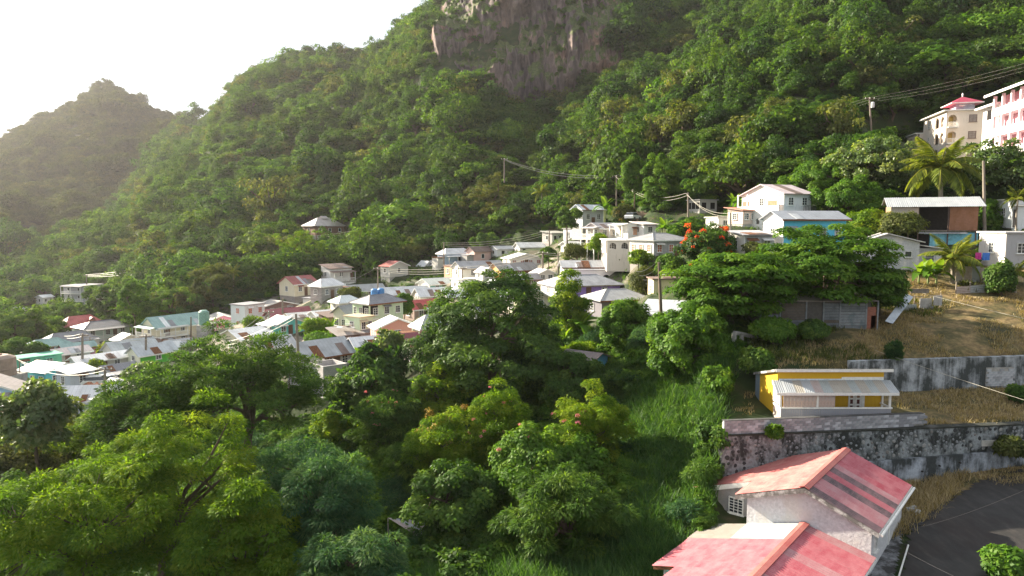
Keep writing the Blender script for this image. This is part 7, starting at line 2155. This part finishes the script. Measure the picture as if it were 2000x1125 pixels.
grass_field('village_weeds', g6, gz6 - .05, .25, .8, .09, 'mid', 12, .8, 2)
# straw on the terraces and the dry slope
G3, GZ3 = scatter(15000, 14, 52, 46, 78, lambda px, Y, X, Z: (px > 1440) & (px < 2080) & ((fbm(X / 4, Y / 3, octaves=3, seed=90) > -.22)) &
                  (np.abs(Y - (np.clip((X - 20.0) * .17, -1.5, 4.6) + 46.2)) > .6) & ~((px > 1475) & (px < 1765) & (Y > 47.3) & (Y < 54)) & ((px > 1690) | (Y < 60) | (Y > 76)))
g3, gz3 = tufted(G3, GZ3, 9, .2, 5)
grass_field('dry_grass', g3, gz3 - .05, .18, .55, .035, 'dry', 6, .8, 2)
G4, GZ4 = scatter(2600, 21, 52, 56, 80, lambda px, Y, X, Z: (px > 1440) & (px < 2080) & ((fbm(X / 5, Y / 4, octaves=3, seed=95) > np.where(px < 1700, -.3, .28))))
g4, gz4 = tufted(G4, GZ4, 16, .3, 7)
grass_field('slope_scrub', g4, gz4 - .05, .3, .8, .07, 'olive', 8, .8, 2)
# ------------------------------------------------------------------ road, pavement, verge
def road_material():
    m, t, out = nodes_of('road_asphalt')
    pos = t.nodes.new('ShaderNodeNewGeometry').outputs['Position']
    n1 = noise(t, .25, 5, .6, pos); n2 = noise(t, 1.6, 6, .65, pos, (1.2, .35, 1)); n3 = noise(t, 25, 3, .6, pos)
    c = ramp(t, n2, [(.3, (.013, .0125, .0125)), (.55, (.026, .024, .023)), (.75, (.05, .043, .039))])
    c = mixc(t, maprange(t, n1, .5, .7, 0, .5), c, (.042, .032, .029))
    principled(t, out, c, maprange(t, n1, .3, .7, .55, .95), bump(t, n3, .4, .02), spec=.4)
    return m
def ground_sheet(name, pts, mat, lift, step=.6):
    """Flat sheet following the ground inside polygon pts (x, y)."""
    xs = [p[0] for p in pts]; ys = [p[1] for p in pts]
    gx, gy = np.arange(min(xs), max(xs) + step, step), np.arange(min(ys), max(ys) + step, step)
    X, Y = np.meshgrid(gx, gy)
    inside = np.zeros(X.shape, bool); n = len(pts)
    for i in range(n):
        (x0, y0), (x1, y1) = pts[i], pts[(i + 1) % n]
        cond = ((y0 > Y) != (y1 > Y)) & (X < (x1 - x0) * (Y - y0) / ((y1 - y0) or 1e-9) + x0)
        inside ^= cond
    Z = ground_z(X, Y) + lift
    idx = np.arange(X.size).reshape(X.shape)
    q = np.stack([idx[:-1, :-1], idx[:-1, 1:], idx[1:, 1:], idx[1:, :-1]], -1)
    ok = inside[:-1, :-1] & inside[1:, 1:] & inside[:-1, 1:] & inside[1:, :-1]
    me = mesh_np(name, np.stack([X, Y, Z], -1).reshape(-1, 3), quads=q[ok], smooth=True, mats=(mat,))
    return link(bpy.data.objects.new(name, me), kind='structure')
def gp(px, py, z=-18.6):
    d = ray(px, py); return (d.x * z / d.z, d.y * z / d.z)
ground_sheet('road', [gp(1768, 1030), gp(1800, 1000), gp(1850, 985), gp(1900, 958), gp(2010, 916, -17.8), (46, 47), (46, 20), (16, 20), gp(1745, 1140)], road_material(), .05, .35)
PAVE = stained('concrete_pavement', (.30, .31, .33), (.03, .03, .03), .55, 1, 1.0)
ground_sheet('pavement', [gp(1756, 1004), gp(1800, 1012), gp(1806, 1030), gp(1768, 1040), gp(1752, 1130), gp(1690, 1150), gp(1700, 1080)], PAVE, .09, .2)
a, b = gp(1774, 1066), gp(1752, 1135)
kerb = MB().tube([(a[0], a[1], gz(*a) + .14), (b[0], b[1], gz(*b) + .14)], .045, 6).build('kerb_pipe', TRIM)
kerb['label'] = 'thin pale kerb pipe along the pavement of the red roofed house'; kerb['category'] = 'pipe'
# road marking: none is painted; verge of straw between wall and road
Gv, GvZ = scatter(4200, 22, 42, 38, 50, lambda px, Y, X, Z: (px > 1762) & (px < 1915) & (Y < np.clip((X - 20.0) * .17, -1.5, 4.6) + 45.8) & (Y > np.interp(px, [1762, 1800, 1860, 1915], [39.2, 39.8, 43.0, 46.5])))
gv, gvz = tufted(Gv, GvZ, 14, .22, 9)
grass_field('verge_straw', gv, gvz - .05, .35, .95, .03, 'dry', 10, .9, 3)
T('roadside_shrub', 'bright green shrub at the bottom right corner beside the road', 1972, 1066, 1130, 85, 36, 'roundb', 'bush')
T('wall_shrub', 'brown dry shrub growing from the face of the stone wall at the right edge', 1978, 850, 900, 60, 47.6, 'olive', 'shrub', trunk=False)
T('wall_shrub', 'tiny green bush growing on the block wall before the yellow house', 1513, 832, 854, 24, 45.3, 'roundb', 'shrub', trunk=False)
T('roadside_shrub', 'dark bush against the streaked wall at the right edge', 1990, 752, 785, 40, 56.5, 'round', 'bush')
T('slope_bush', 'vine bush before the left end of the plank shanty', 1512, 622, 668, 70, 60.5, 'vine', 'bush')
T('slope_bush', 'dark bush before the middle of the plank shanty', 1588, 628, 662, 52, 60.5, 'vinek', 'bush')
T('slope_bush', 'thin green bush in the middle of the dry slope', 1745, 668, 712, 26, 59, 'leuc', 'bush')
T('slope_bush', 'dark green scrub behind the left end of the yellow house', 1478, 680, 735, 60, 58, 'vinek', 'bush')
T('slope_bush', 'dark overgrown bush left of the dry slope corrugated fence', 1955, 515, 575, 55, 66, 'vinek', 'bush')

# ------------------------------------------------------------------ utility poles and wires
POLEM = bark_mat('pole_wood', (.09, .065, .05), (.22, .17, .13))
POLEP = bark_mat('pole_pale', (.15, .125, .10), (.28, .24, .20))
WIRE = simple_mat('wire_pale', (.46, .43, .36), .5)
POLES = {}
def pole(key, label, px, yt, yb, Y, dark=False, arm=True, r=None, lean=0, transformer=False, group='utility poles'):
    k = Y / F_PX
    top, bot = at(px, yt, Y), at(px + lean, yb, Y)
    r = r or max(.11, .10 + k * .6)
    root = empty('utility_pole', bot, 0, label, 'utility pole', group)
    t = top - bot
    MB().tube([(0, 0, -2.5), (0, 0, 0), t], [r * 1.1, r, r * .7], 8).build('shaft', POLEM if dark else POLEP, root)
    if arm:
        MB().box(t + Vector((0, -r, -.35)), (2.0, .12, .14), .25).build('crossarm', POLEM, root)
        for x in (-.85, 0, .85):
            MB().lathe(t + Vector((x, -r, -.28)), [(.05, 0), (.07, .08), (.03, .2), (0, .22)], 6).build('insulator', TRIM, root)
    if transformer:
        MB().lathe(t + Vector((.55, -.3, -2.1)), [(0, 0), (.32, .05), (.34, 1.0), (.2, 1.15), (0, 1.2)], 12).build('transformer', cmat((.55, .56, .58), 'transformer_grey'), root)
    POLES[key] = top
    return root
pole('a', 'pole rising before the forest above the cream teal roofed house', 389, 487, 510, 228)
pole('b', 'short pole beside the roof of the three storey block', 169, 536, 558, 250)
pole('c', 'distant pole below and left of the lone wooden house', 555, 465, 486, 214)
pole('c2', 'distant pole hidden in the trees right of the lone wooden house', 738, 441, 462, 206)
pole('d', 'brown pole in front of the pink house on the left', 161, 651, 735, 110, r=.22)
pole('e', 'brown pole in front of the bright green house', 285, 653, 700, 114, r=.2)
pole('f', 'thin dark pole in front of the cream teal roofed house', 373, 619, 668, 128, dark=True, arm=False)
pole('g', 'dark pole standing before the bright white sheet roof', 205, 716, 800, 81, r=.17)
pole('h', 'thin greenish post right of the brown water tank', 38, 700, 750, 99, arm=False, r=.1)
pole('i', 'thin pole behind the pink house on the left', 176, 658, 692, 140, arm=False)
pole('j', 'tallest leaning pole in front of the large block house', 578, 613, 716, 85, r=.2, lean=6, arm=False)
pole('k', 'pale pole left of the turquoise stilt house', 525, 606, 657, 121, r=.16)
pole('l', 'orange streaked post wrapped with vine among the maroon roofs', 552, 582, 618, 133, arm=False, r=.22)
pole('n', 'brown pole left of the long house with blue porch end', 738, 522, 578, 150)
pole('o', 'pole at the left corner of the three level brown and white house', 867, 473, 505, 163, arm=False)
pole('p', 'pole beside the white two level porch', 903, 521, 566, 138)
pole('q', 'pale pole with fanned wires right of the orange brown house', 1060, 491, 548, 128, r=.22)
pole('q2', 'slim pale post right of the fanned wire pole', 1090, 494, 538, 127, arm=False)
pole('r', 'pole in front of the grey stone sided cottage', 1073, 449, 488, 165, arm=False)
pole('s', 'darkest thickest pole in front of the yellow cream house', 1287, 512, 660, 72, dark=True, r=.2, lean=6, arm=False)
pole('t', 'tall pale pole left of the orange flowered tree', 1344, 376, 452, 120, arm=False, r=.2)
pole('u', 'pale pole at the left corner of the concrete block house', 1427, 415, 505, 96, arm=False, r=.16)
pole('v', 'pole carrying the long sagging wires above the pale blue gabled house', 1204, 342, 398, 160)
pole('w', 'thin post right of the sagging wire pole', 1226, 356, 400, 158, arm=False, r=.14)
pole('w2', 'short thin post beside the vine draped column', 1245, 357, 388, 157, arm=False, r=.14)
pole('x', 'crossarm pole standing out against the dark slope', 1302, 291, 318, 175, r=.2)
pole('y', 'tall pole with a grey transformer against the dark slope', 1698, 190, 262, 136, r=.2, transformer=True, lean=4)
pole('z', 'bare brown pole right of the zinc roofed hut', 1921, 314, 450, 84, r=.2, arm=False, lean=2)
pole('m', 'small pole deep in the forest left of the sagging wires', 985, 309, 340, 205)
pole('zz', 'pole standing beyond the right edge of the view', 2120, 90, 250, 112)
for key, px, py, Y in (('e0', 130, 655, 112), ('r1', 262, 746, 78), ('f1', 455, 656, 110), ('k1', 400, 640, 112), ('j0', 440, 668, 92), ('h1', 985, 480, 172), ('h2', 1222, 520, 117), ('s1', 1232, 519, 117),
                       ('al', 1520, 612, 70), ('al2', 1548, 619, 69), ('ar', 2060, 800, 44), ('bl', 1648, 528, 75), ('br', 2080, 640, 58), ('cl', 1775, 1034, 39), ('cr', 2080, 922, 22), ('dl', 1770, 1078, 34), ('dr', 2010, 1190, 26), ('xr', 1130, 330, 165), ('fw', 900, 542, 144)):
    POLES[key] = at(px, py, Y)
def wire(p, q, label, sag=.06, r=.028, off=(0, 0, 0), off2=None):
    a = POLES[p] + Vector(off); b = POLES[q] + Vector(off if off2 is None else off2)
    n = 14; L = (b - a).length
    pts = [a.lerp(b, i / n) + Vector((0, 0, -4 * sag * L * (i / n) * (1 - i / n))) for i in range(n + 1)]
    c = a
    o = MB().tube([x - c for x in pts], r, 4).build('power_line', WIRE); o.location = c
    if 'dark' in label: o.data.materials[0] = STEEL
    o['label'] = label; o['category'] = 'cable'; o['group'] = 'overhead wires'
def wires(p, q, where, sag=.04, r=.028, n=3, dz=.35, sp=.8):
    names = ['upper', 'middle', 'lower', 'lowest']
    for i in range(n):
        z = -.12 - i * dz; x = (i - 1) * sp * .5
        wire(p, q, f'{names[i] if n > 1 else "single"} wire {where}', sag + .006 * i, r, (x, 0, z))
wires('b', 'a', 'between the three storey block and the left forest pole', .03, .05)
wires('a', 'c', 'from the left forest pole to the distant pole', .02, .04, 2)
wires('c', 'c2', 'below the lone wooden house', .02, .035, 2)
wires('m', 'v', 'sagging across the dark forest to the sagging wire pole', .03, .045, 2)
wires('v', 'x', 'rising to the crossarm pole', .05, .045, 3)
wires('x', 'y', 'from the crossarm pole to the transformer pole', .015, .014, 3)
wires('y', 'zz', 'from the transformer pole to the right edge', .02, .009, 3)
wires('v', 't', 'from the sagging wire pole to the tall pale pole', .06, .03, 2)
wires('h', 'g', 'between the greenish post and the white sheet roof pole', .035, .03, 2, .35)
wires('g', 'r1', 'right of the white sheet roof pole', .03, .025, 2)
wires('e0', 'd', 'left of the pink house pole', .03, .03, 2)
wires('d', 'e', 'between the pink house pole and the green house pole', .03, .034, 3)
wires('e', 'f1', 'between the green house pole and the dark dome tree', .02, .034, 2)
wires('f1', 'k', 'rising to the pale pole by the turquoise house', .02, .032, 3)
wires('k', 'n', 'high over the maroon roofs', .03, .018, 1)
wires('j0', 'j', 'left of the tallest leaning pole', .03, .022, 2)
wires('n', 'p', 'between the brown pole and the white porch pole', .02, .032, 3)
wires('o', 'r', 'over the forest foot bungalow', .04, .034, 3)
wires('q', 'q2', 'fanned between the two pale poles', .02, .03, 2)
wires('p', 'q', 'over the arched gable house', .03, .026, 2)
wires('s1', 's', 'left of the darkest pole', .02, .022, 4, .3)
wires('t', 'u', 'over the orange flowered tree', .04, .022, 2)
wire('al', 'ar', 'long pale cable slanting down across the dry slope', .01, .011)
wire('bl', 'br', 'upper long cable over the dry slope from the almond tree', .012, .018)
wire('cl', 'cr', 'pale cable crossing above the dark road', .012, .004)
wire('dl', 'dr', 'thin dark cable low across the road corner', .012, .004)

# ------------------------------------------------------------------ water tank, vehicles, fences and scrap
c = at(-2, 733, 97)
r = empty('water_tank', c, 0, 'big brown cylindrical water tank at the left edge', 'water tank')
tk = MB().lathe((0, 0, 0), [(0, 0), (2.15, .0), (2.15, .9), (2.22, .95), (2.22, 1.05), (2.15, 1.1), (2.15, 2.1), (2.2, 2.15), (2.15, 2.55), (1.3, 2.95), (0, 3.05)], 20); tk.build('tank_body', TANK, r, True)
MB().lathe((0, 0, 3.0), [(.5, 0), (.5, .12), (0, .16)], 12).build('lid', RUST, r)
MB().box((0, 0, -1.25), (5.0, 4.6, 2.48)).build('plinth', CONC, r)
c = at(399, 634, 137)
r = empty('water_tank', c, 0, 'green cylindrical water tank between the cream house and the pink cottage', 'water tank')
MB().lathe((0, 0, 0), [(0, 0), (1.0, 0), (1.02, 1.2), (1.0, 2.6), (.6, 2.95), (0, 3.0)], 16).build('tank_body', cmat((.16, .30, .25), 'tank_green'), r, True)
MB().box((0, 0, -1.5), (2.2, 2.2, 2.99)).build('plinth', CONC, r)

def car(label, px, py, Y, rz, col=(.72, .72, .70), name='parked_car', L=4.2):
    c = at(px, py, Y); r = empty(name, c, rz, label, 'car')
    W = 1.7
    m = cmat(col, 'car_paint')
    prof = [(-L / 2, .35), (L / 2, .35), (L / 2, .75), (L * .28, .92), (-L * .46, .95), (-L / 2, .8)]
    b = MB(); A = [(x, -W / 2, z) for x, z in prof]; B = [(x, W / 2, z) for x, z in prof]
    b.quadstrip(A + A[:1], B + B[:1], flip=True); b.poly(A); b.poly(B[::-1]); b.build('body', m, r)
    b = MB().hexa([(-L * .42, -W / 2 + .05, .93), (L * .24, -W / 2 + .05, .93), (L * .24, W / 2 - .05, .93), (-L * .42, W / 2 - .05, .93)], [(-L * .34, -W / 2 + .2, 1.42), (L * .06, -W / 2 + .2, 1.42), (L * .06, W / 2 - .2, 1.42), (-L * .34, W / 2 - .2, 1.42)])
    b.build('cabin_glass', GLASS, r)
    MB().box((-L * .14, 0, 1.445), (L * .42, W - .38, .05)).build('roof', m, r)
    for x in (-L * .3, L * .3):
        for y in (-W / 2, W / 2):
            w = MB().tube([(x, y - .1, .32), (x, y + .1, .32)], .32, 12).build('wheel', STEEL, r)
    for y in (-.6, .6): MB().box((L / 2 + .01, y, .66), (.03, .32, .14)).build('headlight', GLASS, r)
    return r
car('small white car parked on the track below the vine draped column', 1236, 430, 131, 1.0)
car('dusty white car among brown scrap in front of the white veranda house', 196, 753, 96, .3, L=4.4)
car('grey blue car right of the dusty white car', 216, 752, 98, -.4, (.30, .34, .42))
rj = random.Random(21)
c = at(190, 758, 93)
for i in range(9):
    o = MB().box((0, 0, 0), (rj.uniform(.5, 1.2), rj.uniform(.2, .5), rj.uniform(.25, .6))).build('scrap_board', cmat((.36, .17, .10), 'scrap_orange'))
    o.location = c + Vector((rj.uniform(-2.0, 2.0), rj.uniform(-.5, .8), rj.uniform(.2, .5))); o.rotation_euler = (rj.uniform(-.3, .3), rj.uniform(-.5, .5), rj.uniform(0, 3))
    o['label'] = f"{['longest','upright','flat','tilted','small','far','near','leaning','half buried'][i]} orange brown scrap board in the heap before the dusty white car"; o['category'] = 'board'; o['group'] = 'scrap boards by the white car'

def ground_hit(px, py, lift=0.0):
    """First point along the view ray of a photograph pixel that lies `lift` above the ground."""
    for Y in np.arange(20, 120, .25):
        p = at(px, py, Y)
        if p.z <= gz(p.x, p.y) + lift: return p
    return p

# wooden bank fence
a, b = at(1243, 431, 134), at(1296, 431, 130)
r = empty('plank_fence', a, math.atan2(b.y - a.y, b.x - a.x), 'weathered upright plank fence holding the bank above the white car', 'fence')
L = (b - a).length; n = 18
for i in range(n):
    h = rj.uniform(1.7, 2.3) * (1 - .35 * i / n)
    MB().box((L * (i + .5) / n, rj.uniform(-.03, .03), h / 2 - .3), (L / n - .04, .06, h)).build('plank', stained('fence_plank', (.30, .22, .15), (.14, .10, .07), .4, .3, 2) if i == 0 else bpy.data.materials['fence_plank'], r)

# corrugated fence on the dry slope
a, b = ground_hit(1868, 575), ground_hit(1950, 572)
r = empty('corrugated_fence', a, math.atan2(b.y - a.y, b.x - a.x), 'sagging corrugated sheet fence above the dry slope', 'fence')
L = (b - a).length
for i in range(3):
    x0, x1 = L * i / 3, L * (i + 1) / 3 + .1; dz = .12 * i
    sheet(r, (x0, 0, -.25 + dz), (x0, 0, .82 + dz), (x1, .02, .92 + dz * 1.4), (x1, .02, -.15 + dz * 1.4), [ZINC_R, ZINC, ZINC_B][i], 6, .05, 'fence_sheet')
for i in range(4): MB().box((L * i / 3, .12, .2), (.1, .1, 2.2)).build('post', WOODG, r)
# white yard wall behind the young palm
a, b = ground_hit(1866, 550), ground_hit(1945, 552)
r = empty('yard_fence', a, math.atan2(b.y - a.y, b.x - a.x), 'pale stained sheet fence behind the young golden palm', 'fence')
L = (b - a).length
for i in range(5):
    MB().box((L * (i + .5) / 5, rj.uniform(-.05, .05), .55), (L / 5 - .03, .05, rj.uniform(1.7, 2.3))).build('panel', [stained('yard_panel', (.56, .53, .50), (.25, .2, .17), .4, .3, 1.5), ZINC, stained('yard_panel_pink', (.46, .33, .28), (.25, .2, .17), .4, .3, 1.5)][(0, 0, 1, 0, 2)[i]], r)
# scrap pens by the leaning sheet
a = ground_hit(1790, 606)
r = empty('scrap_pen', a, 0, 'makeshift pen of pale scrap sheets and bars beside the leaning sheet', 'fence')
for x, z, w, h, mt in ((-.8, 0, 1.6, .8, ZINC_G), (.9, .5, 1.3, 1.0, CONC), (2.0, .8, .9, 1.0, stained('dirty_white_sheet', (.5, .5, .5), (.2, .19, .18), .5, .5, 2.0)), (.4, 1.7, 1.7, .45, WOODG), (1.3, -.1, 1.1, .6, ZINC)):
    MB().box((x, rj.uniform(-.1, .3), z + .2), (w, .05, h), rj.uniform(-.2, .2)).build('panel', mt, r)
for x in (-1.5, -.2, .5, 1.4, 2.4): MB().box((x, .1, .5), (.06, .06, rj.uniform(1.4, 2.4)), .1).build('post', WOODG, r)
for z in (.7, 1.35): MB().box((rj.uniform(-.3, .6), .05, z), (rj.uniform(1.6, 2.6), .05, .06)).build('rail', WOODG, r)
# leaning pale sheet
p = [at(1770, 573, 67), at(1784, 580, 67), at(1744, 632, 63.2), at(1729, 627, 63.2)]
o = MB().slab(p, .05).build('leaning_sheet', stained('pale_blue_sheet', (.52, .58, .66), (.35, .38, .42), .2)); o['label'] = 'long pale blue sheet leaning down the bank beside the scrap pen'; o['category'] = 'sheet'
# rusty sheet roof in the grass
_y = ground_hit(810, 1032, 1.3).y
p = [at(758, 1014, _y + 1.1), at(800, 1018, _y + .9), at(862, 1033, _y), at(815, 1050, _y - .9)]
r = empty('fallen_roof', (p[0] + p[2]) / 2, 0, 'rust streaked pale sheet roof lying in the tall grass', 'roof')
o_ = (p[0] + p[2]) / 2; q = [x - o_ + Vector((0, 0, .1)) for x in p]
for i in range(4):
    u0, u1 = i / 4, (i + 1) / 4 + .02
    sheet(r, q[0].lerp(q[1], u0), q[0].lerp(q[1], u1), q[3].lerp(q[2], u1), q[3].lerp(q[2], u0), [ZINC_R, ZINC, ZINC_R, PLASTIC_S][i], 4, .03, lift=.01 * (i % 2))
for x in q: MB().tube([x + Vector((0, 0, -.05)), x + Vector((0, 0, -2.2))], .06, 5).build('post', WOODG, r)
# concrete frame and fallen trunk on the bank
pts = [at(1432, 690, 60), at(1434, 650, 60), at(1448, 652, 60.5), at(1482, 660, 61.5)]
r = empty('ruined_porch', pts[0], 0, 'broken grey concrete frame at the top of the grassy bank', 'ruin')
z = pts[0]
MB().tube([x - z for x in (pts[0], pts[1])], .22, 6).build('post', CONC, r)
MB().tube([x - z for x in (pts[1], pts[2], pts[3])], .2, 6).build('beam', CONC, r)
w = at(1449, 690, 60.6); MB().tube([w - z, pts[2] - z], .2, 6).build('post', CONC, r)
a, b = at(1470, 655, 63), at(1560, 632, 67)
o = MB().tube([a, a.lerp(b, .4) + Vector((0, 0, .1)), b], [.28, .24, .2], 8).build('fallen_trunk', BARK_PALE); o['label'] = 'fallen grey tree trunk lying under the almond trees'; o['category'] = 'log'
a, b = at(1772, 660, 62), at(1815, 652, 62.5)
o = MB().tube([a, a.lerp(b, .5) + Vector((0, 0, .25)), b], [.10, .16, .09], 7).build('dead_branch', BARK_PALE); o['label'] = 'pale dead branch lying on the dry slope'; o['category'] = 'log'
# washing
for lab, px, py, col, w, h in (('magenta cloth hung out to dry in the yard', 1911, 500, (.55, .04, .26), .9, 1.0), ('bright blue cloth hung out to dry beside the magenta cloth', 1926, 501, (.06, .20, .62), 1.1, 1.1)):
    c = at(px, py, 71); mb = MB(); A, B = [], []
    for i in range(9):
        x = -w / 2 + w * i / 8; y = .08 * math.sin(i * 1.9)
        A.append((x, y * .4, h / 2)); B.append((x * 1.1, y * 1.5, -h / 2))
    mb.quadstrip(A, B); mb.quadstrip([(p_[0], p_[1] + .012, p_[2]) for p_ in A], [(p_[0], p_[1] + .012, p_[2]) for p_ in B], flip=True)
    o = mb.build('hung_cloth', cmat(col, 'cloth')); o.location = c; o.scale = (.7, .7, .7); o['label'] = lab; o['category'] = 'cloth'
# loose blocks at the kerb
for i, (px, py) in enumerate(((1777, 1004), (1783, 1001), (1792, 1010))):
    g = gp(px, py); o = MB().box((0, 0, 0), (.45, .22, .22)).build('concrete_block', BLK[2] if i < 2 else cmat((.6, .64, .7), 'pale_slab')); o.location = (g[0], g[1], gz(*g) + .2); o.rotation_euler = (0, 0, .4 * i)
    o['label'] = ['loose grey block at the verge by the red roofed house', 'second loose block behind the first at the verge', 'pale slab lying at the end of the verge straw'][i]; o['category'] = 'block'
